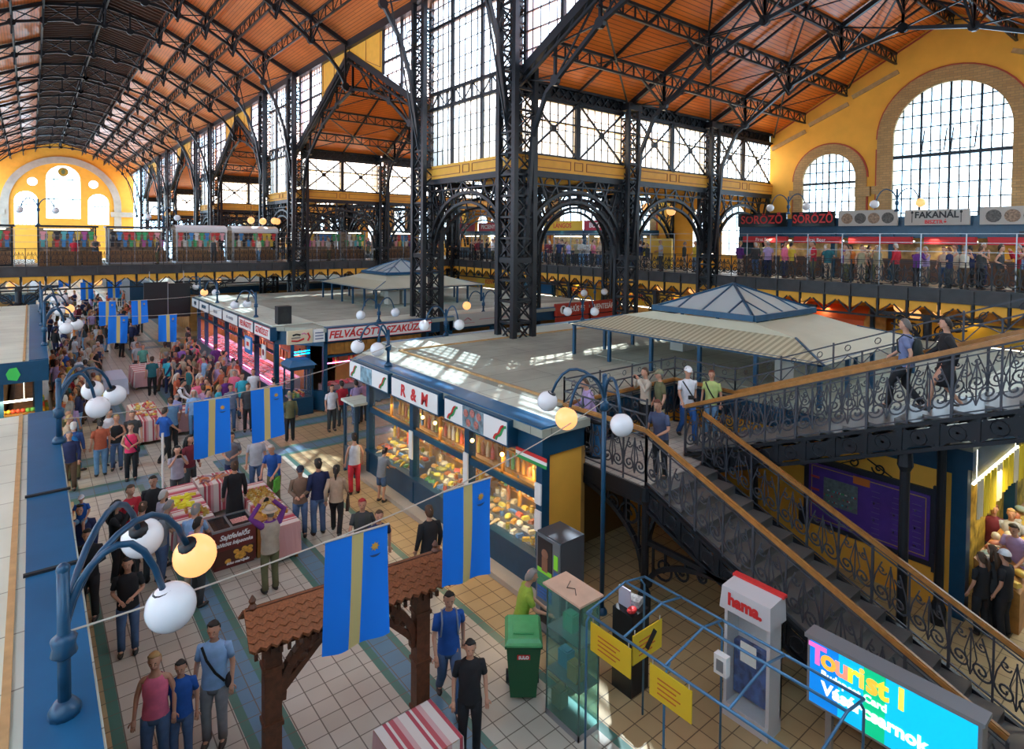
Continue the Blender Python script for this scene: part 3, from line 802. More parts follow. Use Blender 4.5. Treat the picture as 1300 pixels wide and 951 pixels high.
# yellow jack vaults and brackets below the decks
def vault_cell(L, W, along):
    """one brick vault between two joists: opening faces the camera side"""
    m = MB(); n = 8; zs = GF-.50
    f = lambda t: (L*.06+L*.88*t, zs-.24-.24*(1-math.sin(PI*t)))
    T = (lambda a, b2, z: (a, b2, z)) if along == 'x' else (lambda a, b2, z: (b2, a, z))
    for i in range(n):
        a, za = f(i/n); b2, zb = f((i+1)/n)
        m.add([T(a,0,za),T(b2,0,zb),T(b2,W,zb),T(a,W,za)], [(0,1,2,3)])
        m.add([T(a,0,za),T(b2,0,zb),T(b2,0,zs+.02),T(a,0,zs+.02)], [(0,1,2,3)])
    return m
for nm, L, W, along, base, cnt, lab in (('x',1.07,5.6,'x',(-9,BY0+.03,0),34,'footbridge'),('y',1.07,6.0,'y',(27.3,-2,0),41,'near right gallery'),('y2',1.07,6.0,'y',(27.3,BY1,0),40,'far right gallery')):
    m = MB(); 
    for i in range(cnt):
        s = vault_cell(L, W, along); off = i*L
        m.add([(x+(off if along == 'x' else 0), y+(off if along == 'y' else 0), z) for x,y,z in s.v], s.f)
    tag(m.build('jack_vaults', YEL, None, base), 'row of shallow yellow vaults under the %s' % lab, 'vaults')
    m = MB()
    for i in range(cnt+1):
        u = i*L
        T = (lambda a, b2, z: (a, b2, z)) if along == 'x' else (lambda a, b2, z: (b2, a, z))
        m.beam(T(u,.0,GF-.62),T(u,W,GF-.62),.09,.35)
        m.beam(T(u,-.02,GF-.50),T(u,-.02,GF-1.25),.07); m.beam(T(u,-.02,GF-1.2),T(u+L*.45,-.02,GF-.7),.05); m.beam(T(u,-.02,GF-1.2),T(u-L*.45,-.02,GF-.7),.05)
    T = (lambda a, b2, z: (a, b2, z)) if along == 'x' else (lambda a, b2, z: (b2, a, z))
    m.beam(T(0,-.02,GF-1.25),T(cnt*L,-.02,GF-1.25),.08,.08)
    tag(m.build('joists', IRON, None, base), 'dark iron joists and hanging brackets under the %s' % lab, 'joists')
# support columns with fan brackets under the bridge
def fan_column():
    m = MB(); m.lathe([(.32,0),(.32,.5),(.17,.7),(.15,3.3),(.24,3.4),(.15,3.5),(.15,4.2)], (0,0,0), 12)
    for s in (-1,1):
        for r_ in (1.6,1.15):
            m.poly([(s*(.12+r_*(1-math.cos(t*PI/12))),0,2.9+1.35*math.sin(t*PI/12)*(r_/1.6)) for t in range(7)], .09, .07)
        for c, rr in (((.5,3.7),.26),((.95,4.0),.22),((.32,3.25),.14)):
            m.tube([(s*(c[0]+rr*math.cos(a*PI/6)),0,c[1]+rr*math.sin(a*PI/6)) for a in range(13)], .03, 5, False)
            scroll(m, (s*c[0],c[1]), rr*.9, 1.5, s, lambda u,z: (u,0,z), .03)
        m.beam((0,0,4.3),(s*1.75,0,4.3),.12,.1)
    m.beam((0,0,4.1),(0,0,4.35),.3)
    return m
FC = fan_column().mesh('iron_column', IRON)
for x, lab in ((-.55,'left of the flags'),(8.7,'behind the meat stall roof'),):
    tag(ob('iron_column', FC, None, (x,BY0+.1,0)), 'round iron column with scrolled fan brackets carrying the footbridge, %s' % lab, 'column')
for i, y in enumerate((2,8,14,21.1,28,35)):
    o = tag(ob('iron_column', FC, None, (27.35,y,0), PI/2), 'round iron column with scrolled fan brackets carrying the right gallery', 'column', 'columns under the right gallery')
# railings
def rail_thing(a, b, label, mat_=GREYI, **k):
    o = railing(a, b, **k).build('railing', mat_); return tag(o, label, 'railing')
rail_thing((27.4,-2,GF),(27.4,17.3,GF), 'grey scrolled iron railing along the right gallery below the beer stalls', IRON, h=1.05, step=.8, w=.03, post=.05)
rail_thing((27.4,18.3,GF),(27.4,BY0,GF), 'grey scrolled iron railing of the right gallery between the front bays and the footbridge', IRON, h=1.05, step=.8, w=.03, post=.05)
rail_thing((-9,BY0+.05,GF),(14,BY0+.05,GF), 'dark iron railing of the footbridge across the nave', IRON, h=1.05, step=.55, w=.02)
rail_thing((15,BY0+.05,GF),(27.3,BY0+.05,GF), 'dark iron railing of the footbridge across the aisle', IRON, h=1.05, step=.55, w=.02)
rail_thing((27.4,BY1,GF),(27.4,110,GF), 'far dark iron railing of the right gallery beyond the footbridge', IRON, h=1.05, step=1.1, w=.02, fine=False)
# wire security fence above the railings
def wire(a, b, z, label, n):
    m = MB(); a = V(a); b = V(b)
    for i in range(n+1):
        p = a.lerp(b, i/n); m.beam((p.x,p.y,GF),(p.x,p.y,GF+z),.035)
    for zz in (z, z-.35, z-.7): m.beam((a.x,a.y,GF+zz),(b.x,b.y,GF+zz),.018)
    return tag(m.build('wire_fence', STEEL), label, 'fence')
wire((27.5,-2,0),(27.5,17.2,0), 2.15, 'thin steel posts and wires above the near right gallery railing', 13)
wire((27.5,18.4,0),(27.5,41,0), 2.15, 'thin steel posts and wires above the right gallery railing in the second bay', 14)
wire((-9,BY0+.12,0),(27,BY0+.12,0), 2.1, 'thin steel posts and wires above the footbridge railing', 26)

# ---- gallery stalls along the outer wall (near bay): sign boards, awnings, counters
DKBLUE = BLUE
def sign_board(x, y0, y1, z0, z1, m, label, depth=.14):
    t = thing('sign', label, 'sign', (x, y0, z0))
    b = MB(); b.box(0,0,0,depth,y1-y0,z1-z0); b.build('board', m, t); return t
gs = thing('gallery_stall', 'long blue beer and food stall against the outer wall of the right gallery', 'stall', (31.6,3.0,GF))
m = MB(); L = 18.65-3.0
m.box(.1,0,2.0,1.7,L,3.0); m.box(.05,0,0,1.7,.12,2.0); m.box(.05,L-.12,0,1.7,L,2.0)
for i in range(1,6): m.box(0.02,i*L/6-.1,0,.3,i*L/6+.1,2.2)
m.build('frame', DKBLUE, gs)
m = MB(); m.box(1.5,.1,0,1.7,L-.1,2.0); m.build('back_panel', mat('warm stall back', (.45,.30,.12), .6, var=.5, scale=3), gs)
m = MB(); m.box(.1,.2,0,.7,L-.2,.95); m.box(0,.15,.95,.8,L-.15,1.02); m.build('counter', mat('counter brown', (.10,.05,.03), .5), gs)
RED = mat('red awning', (.50,.02,.03), .6)
for i, (ya, yb) in enumerate(((4.9,7.1),(7.5,9.4),(9.9,12.6),(13.0,15.3),(15.7,18.2))):
    m = MB(); m.box(-.25,ya-3,1.72,0,yb-3,2.05); a = m.build('awning', RED, gs)
    m = MB(); m.tube([(.5,ya-2.9,1.85),(.5,yb-3.1,1.85)], .03, 6); m.build('light_tube', TUBE, gs)
    if i in (3,4): 
        text('First Beer', .24, WHITET, a, (-.262,(ya+yb)/2-3,1.88), '-x')
DARKB = mat('black glossy sign', (.015,.018,.02), .15)
for ya, yb in ((13.3,15.45),(15.75,18.55)):
    t = sign_board(31.4, ya, yb, 7.95, 8.7, DARKB, 'black sign with red lettering of the beer bar, %s of the two' % ('farther' if ya > 15 else 'nearer'))
    text('SÖRÖZŐ', .62, REDT, t, (-.01,(yb-ya)/2,.37), '-x', bold=.012, xs=.95 if ya > 15 else .8)
GREYS = mat('grey beige sign', (.42,.39,.35), .5)
PH = [mat('food photo dark', (.08,.07,.06), .5, var=.6, scale=14), mat('food photo warm', (.25,.16,.1), .5, var=.6, scale=14)]
t = sign_board(31.4, 10.5, 13.1, 7.95, 8.7, GREYS, 'grey sign with a row of dish photographs left of the bistro sign')
for i in range(4): b = MB(); b.lathe([(.26,-.015),(.26,0)],(-.0,.4+i*.6,.36),14,'x'); b.build('photo', PH[i % 2], t)
t = sign_board(31.4, 7.75, 10.2, 7.95, 8.65, GREYS, 'grey bistro sign with black and red lettering and cutlery drawings')
text('FAKANÁL', .40, BLACKT, t, (-.01,1.22,.45), '-x', bold=.012, xs=.95); text('BISZTRÓ', .22, REDT, t, (-.01,1.22,.14), '-x', bold=.008)
for y in (.3, 2.15): b = MB(); b.beam((-.01,y,.12),(-.01,y,.55),.03,.02); b.ball((-.01,y,.58),.05,8,6,(.3,1,1.3)); b.build('spoon_drawing', BLACKT, t)
t = sign_board(31.4, 4.0, 7.4, 7.95, 8.7, GREYS, 'grey sign with dish photographs right of the bistro sign')
for i in range(5): b = MB(); b.lathe([(.27,-.015),(.27,0)],(-.0,.45+i*.62,.36),14,'x'); b.build('photo', PH[i % 2], t)
# purple market map on the gallery
PURP = mat('purple map sheet', (.075,.03,.26), .4, var=.15, scale=4)
def map_board(name, label, loc, W, H, face_mat=PURP, depth=.08, detail=True):
    """faces -x; spans +y by W, +z by H"""
    t = thing(name, label, 'map board', loc)
    b = MB(); b.box(0,-.12,-.12,depth,W+.12,H+.12)
    for y in (-.22, W+.04):
        for z in (-.2, H-.16): b.box(-.02,y,z,depth,y+.18,z+.36)
    b.build('frame', mat('dark board frame', (.012,.016,.03), .4), t)
    b = MB(); b.box(-.03,0,0,0,W,H); b.build('sheet', face_mat, t)
    if detail:
        b = MB()
        for y0, y1, z0, z1 in ((.06,W-.06,.06,.075),(.06,W-.06,H-.075,H-.06),(.06,.075,.06,H-.06),(W-.075,W-.06,.06,H-.06)): b.box(-.036,y0,z0,-.03,y1,z1)
        b.build('gold_border', mat('gold line', (.5,.33,.06), .5), t)
        OR = mat('orange map tag', (.6,.16,.02), .5)
        b = MB(); b.box(-.045,W*.46,H-.2,-.03,W*.6,H-.04); b.build('tag', OR, t)
        b = MB(); b.box(-.036,W*.56,H*.34,-.03,W*.86,H*.8); b.build('plan', mat('map plan grey', (.12,.16,.17), .5, var=.3, scale=12), t)
        cols = [mat('plan dot red', (.5,.04,.05)), mat('plan dot green', (.05,.35,.12)), mat('plan dot teal', (.05,.4,.5)), WHITET]
        rnd = random.Random(3)
        for j in range(4):
            b = MB()
            for i in range(12):
                y = W*.57+rnd.random()*W*.27; z = H*.4+int(rnd.random()*3)*.12; b.box(-.042,y,z,-.036,y+.035,z+.03)
            for i in range(7): y = W*(.1+.16*(i % 3)); z = H*(.15+.09*i); b.box(-.036,y,z,-.03,y+.03,z+.03)
            b.build('plan_marks', cols[j], t)
        b = MB()
        for c_ in range(3):
            for i in range(9): z = H*(.12+.085*i); y = W*(.06+.16*c_); b.box(-.035,y,z,-.03,y+.12+.05*rnd.random(),z+.012)
        b.build('index_lines', mat('map index', (.14,.12,.28)), t)
        b = MB()
        for i in range(3): b.box(-.036,W*.9,H*(.3+.22*i),-.03,W*.98,H*(.3+.22*i)+.05)
        b.build('red_titles', mat('map red titles', (.5,.06,.04)), t)
    return t
b = MB(); b.box(0,0,0,.1,4.3,2.1); tag(b.build('wall_panel', YEL, None, (31.75,2.3,GF+.35)), 'yellow panel behind the purple map on the right gallery', 'panel')
map_board('map_board', 'purple market map on the yellow panel of the right gallery, above the stairs', (31.6,3.2,GF+.85), 2.7, 1.25)
# gallery stalls of the second and third bays (seen through the arches)
YS = mat('yellow stall sign', (.70,.45,.03), .5); RS = mat('red stall sign', (.45,.02,.05), .5)
def far_stall(y, W, colr, text_, label, tcol):
    t = thing('gallery_stall', label, 'stall', (31.3,y,GF))
    m = MB(); m.box(.2,0,0,.8,W,.95); m.box(.1,0,2.1,1.9,W,2.45)
    for yy in (0,W-.1): m.box(.1,yy,0,.25,yy+.1,2.2)
    m.build('frame', BLUE, t)
    m = MB(); m.box(1.7,.05,0,1.9,W-.05,2.1); m.build('back_panel', mat('lit stall back', (.55,.35,.12), .6, var=.5, scale=3), t)
    m = MB(); m.box(0,.05,2.45,.12,W-.05,3.15); b = m.build('sign_board', colr, t)
    text(text_, .5, tcol, b, (-.01,W/2,2.8), '-x', bold=.01)
    m = MB(); m.tube([(.9,.3,2.0),(.9,W-.3,2.0)], .035, 6); m.build('light_tube', TUBE, t)
    return t
far_stall(30.8,4.2,YS,'LÁNGOS', 'yellow signed food stall on the right gallery, seen through the near iron arch', REDT)
far_stall(28.4,2.3,RS,'BÜFÉ', 'crimson signed food stall on the right gallery, seen through the near iron arch', WHITET)
far_stall(36.6,2.8,YS,'ITAL', 'yellow signed drinks stall on the right gallery, left of the yellow food stall', REDT)
far_stall(40.6,3.2,RS,'PECSENYE', 'crimson signed roast stall on the right gallery beyond the footbridge', WHITET)
far_stall(44.4,3.0,RS,'LACI', 'crimson signed stall on the right gallery where the footbridge meets it', WHITET)
far_stall(25.4,2.4,mat('pale stall sign', (.45,.5,.42), .5),'KÁVÉ', 'pale signed coffee stall on the right gallery beside the yellow door', BLACKT)
b = MB(); b.box(0,0,0,.12,1.9,1.9); tag(b.build('shutter', YS, None, (31.2,22.9,GF)), 'yellow closed stall shutter on the right gallery behind the standing crowd', 'shutter')
# footbridge stalls
WHT = mat('white canopy sheet', (.75,.76,.78), .35)
rnd = random.Random(11)
def bridge_stall(x, W, kind, label, z=0):
    t = thing('market_stall', label, 'stall', (x,BY0+2.2,GF))
    m = MB()
    for xx in (0,W-.08):
        for yy in (0,1.6): m.box(xx,yy,0,xx+.08,yy+.08,2.25)
    m.box(0,0,.0,W,1.68,.12); m.build('frame', STEEL if kind != 'wood' else IRON, t)
    m = MB()
    if kind == 'round':
        pts = [(.9*math.cos(PI*i/8)*1.0, .32*math.sin(PI*i/8)) for i in range(9)]
        for i in range(8):
            y0, z0 = pts[i]; y1, z1 = pts[i+1]; m.quad((-.05,.8-y0,2.2+z0),(W+.05,.8-y0,2.2+z0),(W+.05,.8-y1,2.2+z1),(-.05,.8-y1,2.2+z1))
        m.box(-.05,-.12,2.05,W+.05,-.08,2.35)
        m.build('canopy', WHT, t)
    else: m.box(-.1,-.2,2.25,W+.1,1.8,2.36); m.build('canopy', IRON if kind == 'wood' else GREYI, t)
    m = MB(); m.box(.05,1.5,.1,W-.05,1.58,2.2); m.build('back_panel', mat('stall goods wall', (.30,.22,.16), .8, var=.6, scale=5), t)
    m = MB(); m.box(.1,.1,0,W-.1,.7,.85); m.build('counter', mat('wood counter', (.22,.12,.05), .6, var=.2), t)
    m = MB(); m.tube([(.3,.2,2.12),(W-.3,.2,2.12)], .04, 6); m.build('light_tube', TUBE, t)
    return t
bs = [(-8,3.2,'wood','leftmost dark stall of hanging shirts on the footbridge'),(-4.2,3.4,'wood','dark stall of hanging textiles left of the wooden kiosk on the footbridge'),
      (.3,2.8,'wood','brown wooden kiosk with a yellow light tube on the footbridge, over the ground floor flags'),(3.7,3.2,'flat','grey topped souvenir stall right of the wooden kiosk on the footbridge'),
      (7.4,3.0,'round','white curved canopy souvenir stall left of the tall dark column on the footbridge'),(10.8,3.0,'round','white curved canopy stall of red and green cloths beside the tall dark column'),
      (15.4,3.2,'flat','grey topped stall just right of the tall dark column on the footbridge'),(19.0,1.6,'flat','small grey topped stall behind the aisle column on the footbridge'),(22.0,3.4,'flat','grey topped stall on the footbridge between the aisle columns')]
GC = [(.6,.05,.05),(.05,.25,.6),(.7,.7,.7),(.05,.4,.15),(.7,.5,.08),(.45,.1,.35),(.02,.02,.03),(.75,.35,.4),(.1,.45,.5)]
g1 = MB(); g1.add([(-.13,0,0),(.13,0,0),(.16,0,-.12),(.09,0,-.14),(.09,0,-.5),(-.09,0,-.5),(-.09,0,-.14),(-.16,0,-.12),(-.13,.05,0),(.13,.05,0),(.16,.05,-.12),(.09,.05,-.14),(.09,.05,-.5),(-.09,.05,-.5),(-.09,.05,-.14),(-.16,.05,-.12)],
    [(0,1,2,3,4,5,6,7),(15,14,13,12,11,10,9,8)]+[(i,(i+8),((i+1)%8)+8,(i+1)%8) for i in range(8)])
G1 = g1.mesh('garment', GOODS)
for x, W, kd, lab in bs:
    bridge_stall(x, W, kd, lab)
    for r_ in range(2):
        n = int(W/.33)
        for i in range(n):
            o = ob('garment', G1, None, (x+.25+i*(W-.5)/(n-1),BY0+2.15+.5*r_,GF+2.0-.12*r_-.3*r_)); o.color = (*rnd.choice(GC),1)
            tag(o, 'small shirt or cloth hanging on a souvenir stall of the footbridge', 'garment', 'garments hanging on the footbridge stalls')
# brown wooden panels in front of the kiosk
m = MB()
for i in range(3): m.box(.1+i*1.0,0,0,1.02+i*1.0,.06,.85)
tag(m.build('wooden_screen', mat('brown basket panels', (.20,.10,.035), .7, var=.3, scale=20), None, (.25,BY0+.7,GF)), 'brown wooden screen panels behind the footbridge railing below the kiosk', 'screen')
# ------------------------------------------------------------ ground floor stall blocks
RZ = 3.45
def prism(m, pts, z0, z1):
    n = len(pts); m.add([(x,y,z0) for x,y in pts]+[(x,y,z1) for x,y in pts], [tuple(range(n))[::-1], tuple(range(n,2*n))]+[(i,(i+1)%n,n+(i+1)%n,n+i) for i in range(n)])
def block_roof(parent, pts, edges, name='roof'):
    """felt slab with pale border strips and a thin brown joint along given edges"""
    m = MB(); prism(m, pts, RZ-.16, RZ); m.build(name, ROOFG, parent)
    m = MB(); j = MB()
    for (x0,y0,x1,y1) in edges: m.box(x0,y0,RZ+.004,x1,y1,RZ+.03)
    m.build('roof_border', ROOFL, parent)
def flat_strip(parent, x0, y0, x1, y1, z0, z1, m_, name): m = MB(); m.box(x0,y0,z0,x1,y1,z1); return m.build(name, m_, parent)
# ---- block A (delicatessen with the red initials)
A = thing('stall_block', 'long blue framed delicatessen block with a flat grey roof, nearest the stairs', 'stall block', (0,0,0))
PA = [(7.75,8.65),(9.1,8.65),(9.1,9.72),(13.6,9.72),(13.6,3.2),(26.5,3.2),(26.5,19.4),(9.6,19.4),(7.75,17.45)]
block_roof(A, PA, [(8.3,8.7,9.05,18.0),(9.6,17.6,26.5,19.3),(13.7,3.3,26.4,4.6)])
AY = 9.85
flat_strip(A, 9.4, 9.8, 9.46, 17.6, RZ, RZ+.05, TANP, 'roof_joint'); flat_strip(A, 9.4, 17.55, 26.4, 17.61, RZ, RZ+.05, TANP, 'roof_joint')
flat_strip(A, 7.76, 8.68, 8.28, 17.4, RZ, RZ+.035, BLUET, 'blue_roof_edge')
flat_strip(A, 9.7, 19.05, 26.4, 19.38, RZ, RZ+.036, BLUET, 'blue_roof_edge')
for q in ((8.05,8.85,0,9.05,8.95,3.28),(8.97,8.9,0,9.05,9.9,3.28),(9.05,9.85,0,13.9,9.95,3.28),(13.85,3.4,0,13.95,9.9,3.28),(9.3,9.96,0,9.4,17.0,3.28),(22,3.4,0,26.3,19.2,3.28)): MB().box(*q).build('end_wall', YEL, A)
m = MB(); m.box(9.6,10.1,0,22,17.5,.3); m.build('core', IRON, A)
m = MB()      # blue frames
for y in (8.85,11.4,14.0,16.65): m.box(7.86,y-.09,0,8.06,y+.09,3.3)
m.box(7.88,8.8,2.78,8.04,16.7,3.3); m.box(7.88,8.8,1.95,8.04,16.7,2.1); m.box(7.88,8.8,.12,8.0,16.7,.78); m.box(7.8,8.8,.74,8.04,16.7,.82)
m.box(13.78,3.4,2.75,13.84,9.8,3.3); m.box(8.0,8.78,2.85,9.1,8.84,3.3); m.box(9.1,9.78,2.6,13.8,9.84,3.3); m.box(9.05,8.78,2.85,9.1,9.84,3.3)
m.box(13.72,3.3,0,13.98,3.55,3.3); m.box(17.4,3.3,0,17.6,3.5,3.3); m.box(21,3.3,0,21.2,3.5,3.3); m.box(13.9,3.3,2.6,26,3.42,3.3); m.box(13.6,3.2,2.95,13.75,9.7,3.3)
m.build('frame', BLUE, A)
flat_strip(A, 7.55, 8.5, 8.0, 17.3, 0, .12, STONE, 'plinth')
WMULL = mat('amber varnished wood', (.38,.17,.035), .4, var=.3, scale=5)
m = MB()
for y in (8.94,11.49,14.09): 
    m.box(7.93,y,2.1,7.97,y+2.38,2.14); m.box(7.93,y,2.72,7.97,y+2.38,2.78); m.box(7.93,y+1.16,2.1,7.98,y+1.24,2.78)
m.build('transom_frames', WMULL, A)
for y in (8.94,11.49,14.09):
    g = MB(); g.quad((7.95,y,.8),(7.95,y+2.38,.8),(7.95,y+2.38,1.95),(7.95,y,1.95)); g.build('display_glass', GLASSC, A)
    g = MB(); g.quad((7.96,y,2.14),(7.96,y+2.38,2.14),(7.96,y+2.38,2.72),(7.96,y,2.72)); g.build('transom_glass', GLASSC, A)
    m = MB(); m.box(8.85,y,.1,9.25,y+2.4,3.2); m.build('back_shelves', AMBERW, A)
    m = MB()
    for z in (1.3,1.75,2.2,2.6): m.box(8.7,y+.02,z,8.9,y+2.36,z+.03)
    m.build('shelf_boards', WMULL, A)
    m = MB()
    for i in range(4): m.box(8.02+i*.17,y+.05,.6,8.19+i*.17,y+2.3,.82+i*.10)
    m.build('display_steps', STEEL, A)
    m = MB(); m.tube([(8.2,y+.2,1.9),(8.2,y+2.2,1.9)], .025, 6); m.build('light_tube', TUBE, A)
m = MB()
m.box(7.35,16.75,0,7.4,17.5,2.1) if False else None
for x,y in ((7.5,16.7),(7.5,17.45),(7.95,17.6)): m.box(x-.04,y-.04,0,x+.04,y+.04,2.15)
m.box(7.46,16.66,.1,7.54,17.5,.8); m.build('vestibule_frame', BLUE, A)
flat_strip(A, 7.42, 16.65, 8.1, 17.6, 2.15, 2.22, ROOFL, 'vestibule_top')
g = MB(); g.quad((7.5,16.72,.8),(7.5,17.42,.8),(7.5,17.42,2.12),(7.5,16.72,2.12)); g.build('vestibule_glass', GLASSC, A)
# end wall arch door (dark, purple fanlight) under the landing
m = MB(); n = 12
for i in range(n):
    a0, a1 = PI*i/n, PI*(i+1)/n
    m.beam((10.6+1.0*math.cos(a0),9.78,1.55+1.0*math.sin(a0)),(10.6+1.0*math.cos(a1),9.78,1.55+1.0*math.sin(a1)),.16,.16,(0,1,0))
for s in (-1,1): m.box(10.6+s*1.0-.08,9.7,0,10.6+s*1.0+.08,9.84,1.55)
m.build('door_arch', IRON, A)
m = MB(); m.add([(10.6,9.82,1.5)]+[(10.6+.95*math.cos(PI*i/12),9.82,1.55+.95*math.sin(PI*i/12)) for i in range(13)], [(0,i+1,i+2) for i in range(12)]); m.build('fanlight', PURP, A)
flat_strip(A, 9.65, 9.80, 11.55, 9.84, 0, 1.5, mat('brown door', (.16,.08,.02), .5), 'door')
# sign boxes over the glass front
def box_sign(parent_label, x0, x1, y0, y1, z0=2.88, z1=3.44, face='-x'):
    t = thing('sign', parent_label, 'sign', (x0,y0,z0))
    m = MB(); m.box(0,0,0,x1-x0,y1-y0,z1-z0-.0); m.build('box', BLUE, t)
    m = MB(); m.box(-.012,.04,.04,0,y1-y0-.04,z1-z0-.04) if face == '-x' else m.box(.04,-.012,.04,x1-x0-.04,0,z1-z0-.04)
    m.build('face', WHITEP, t); return t
def ribbon(t, x, y, s=1):
    """red and green waved ribbon"""
    for k, mt in ((0,REDT),(1,GREENP)):
        m = MB(); pts = [(x,y+s*(-.17+.34*i/8)+.07*k*s, .08+.36*i/8+.03*math.sin(i*1.3)) for i in range(9)]
        for a, b2 in zip(pts[:-1], pts[1:]): m.beam(a, b2, .012, .055, (0,1,0))
        m.build('ribbon', mt, t)
PHB = mat('shop photo', (.16,.24,.28), .5, var=.7, scale=7); PINKM = mat('meat pink photo', (.45,.16,.13), .5, var=.4, scale=20)
t = box_sign('white sign with a town photo and red green ribbons, farthest on the delicatessen', 7.62, 7.9, 14.85, 17.42)
ribbon(t, -.02, 2.25, -1); ribbon(t, -.02, .35, -1)
b = MB(); b.box(-.02,1.0,.05,-.012,1.75,.5); b.build('photo', mat('town photo', (.20,.33,.40), .5, var=.6, scale=6), t)
t = box_sign('white sign with red gothic initials, middle of the delicatessen front', 7.62, 7.9, 12.25, 14.68)
for tx, y in (('R',1.75),('&',1.2),('M',.65)): text(tx, .42, REDT, t, (-.02,y,.27), '-x', bold=.014, shear=.1)
t = box_sign('white sign with a photo of dishes and red green ribbons, nearest the stairs', 7.62, 7.9, 9.55, 12.0)
ribbon(t, -.02, 2.1, -1); ribbon(t, -.02, .3, -1)
b = MB(); b.box(-.02,.85,.05,-.012,1.65,.52); pb = b.build('photo', PHB, t)
for y,z in ((1.0,.4),(1.25,.42),(1.5,.38),(1.1,.2),(1.4,.18)): b = MB(); b.lathe([(.09,-.012),(.08,0)],(-.02,y,z),12,'x'); b.build('dish', PINKM, pb)
# small Hungarian tricolour strip
t = thing('tricolour_strip', 'small red white green strip below the sign corner nearest the landing lamp', 'sign', (7.84,8.62,2.66))
for k, mt in enumerate((GREENP,WHITEP,REDT)): b = MB(); b.box(0,0,k*.07,.02,.95,k*.07+.07); b.build('stripe', mt, t)
# bulbs along the front
for i, y in enumerate((9.9,11.0,12.6,13.2)):
    t = thing('light_bulb', 'bare warm bulb under the sign boxes of the delicatessen', 'bulb', (7.74,y,2.62), 0, 'bulbs on the delicatessen front')
    b = MB(); b.tube([(0,0,.05),(0,0,.26)],.01,5); b.build('cable', IRON, t); b = MB(); b.ball((0,0,0),.045,10,8); b.build('glass_bulb', BULB, t)
# notices
for i, (y, z0) in enumerate(((11.4,1.45),(8.85,1.9),(8.85,1.35),(13.98,1.3))):
    b = MB(); b.box(7.82,y-.09,z0,7.855,y+.09,z0+(.75 if i in (0,3) else .42)); tag(b.build('notice', WHITEP), 'white paper notice taped to a blue post of the delicatessen', 'notice', 'notices on the delicatessen posts')
# ---- goods in the displays
rnd = random.Random(5)
def mesh_jar():
    m = MB(); m.m = 0; m.lathe([(.035,0),(.04,.01),(.04,.08),(.03,.095)],(0,0,0),8); m.m = 1; m.lathe([(.034,.092),(.034,.115)],(0,0,0),8); return m.mesh('jar', [GOODS, mat('gold lid', (.55,.38,.08), .3, .6)])
def mesh_bottle(): m = MB(); m.m=0; m.lathe([(.04,0),(.042,.2),(.016,.27),(.014,.34)],(0,0,0),8); return m.mesh('bottle', [GOODS])
def mesh_packet(): 
    m = MB(); m.add([(-.07,-.05,0),(.07,-.05,0),(.07,.05,0),(-.07,.05,0),(-.06,-.03,.05),(.06,-.03,.05),(.06,.03,.05),(-.06,.03,.05)],[(0,3,2,1),(4,5,6,7),(0,1,5,4),(1,2,6,5),(2,3,7,6),(3,0,4,7)]); return m.mesh('packet', [GOODS])
def mesh_loaf():
    m = MB(); m.loft([(0,-.13,.04,.02,.02),(0,-.1,.045,.05,.045)]) if False else None
    m.sm = True; m.ball((0,0,.045),.06,10,7,(1.6,1,.75)); return m.mesh('loaf', [GOODS])
def mesh_sausage():
    m = MB(); m.sm = True; m.tube([(0,-.16+.32*i/6,.03-.012*abs(i-3)) for i in range(7)], [.012,.026,.028,.028,.028,.026,.012], 7); return m.mesh('sausage', [GOODS])
def mesh_meat():
    m = MB(); m.sm = True
    m.ball((0,0,.04),.11,10,6,(1.3,.9,.42)); r2 = random.Random(4)
    m.v = [(x*(1+.25*math.sin(7*y*10)),y*(1+.2*math.cos(9*x*10)),z) for x,y,z in m.v]; return m.mesh('meat_cut', [GOODS])
JAR, BOT, PKT, LOAF, SAUS, MEAT = mesh_jar(), mesh_bottle(), mesh_packet(), mesh_loaf(), mesh_sausage(), mesh_meat()
def put(me, x, y, z, col, label, cat, group, rz=None, s=1.0):
    o = ob(me.name.split('.')[0], me, None, (x,y,z), rnd.uniform(0,6.28) if rz is None else rz); o.color = (*col,1); o.scale = (s,s,s)
    return tag(o, label, cat, group)
FOODC = [(.62,.42,.06),(.55,.10,.05),(.65,.55,.35),(.30,.30,.05),(.60,.30,.05),(.08,.20,.45),(.70,.66,.55),(.35,.12,.05),(.10,.30,.10),(.7,.6,.1)]
for b_, y0 in enumerate((8.94,11.49,14.09)):
    for r_ in range(4):
        n = 11
        for i in range(n):
            me = rnd.choice([PKT,PKT,LOAF,SAUS,JAR] if r_ < 3 else [BOT,JAR,BOT,PKT]); 
            put(me, 8.1+r_*.17, y0+.15+i*2.1/(n-1), .82+r_*.10+.002, rnd.choice(FOODC), 'small %s in the %s display window of the delicatessen' % (me.name.split('.')[0], ('nearest','middle','farthest')[b_]), me.name.split('.')[0].replace('_',' '), 'goods in the %s delicatessen window' % ('nearest','middle','farthest')[b_], s=1.25)
    for sh, z in enumerate((1.335,1.785,2.235)):
        for i in range(12):
            me = BOT if sh == 1 else rnd.choice([JAR,BOT,PKT])
            put(me, 8.78, y0+.12+i*.195, z, rnd.choice(FOODC), 'small %s on the back shelves of the delicatessen' % me.name.split('.')[0], me.name.split('.')[0], 'goods on the delicatessen back shelves', s=1.1)
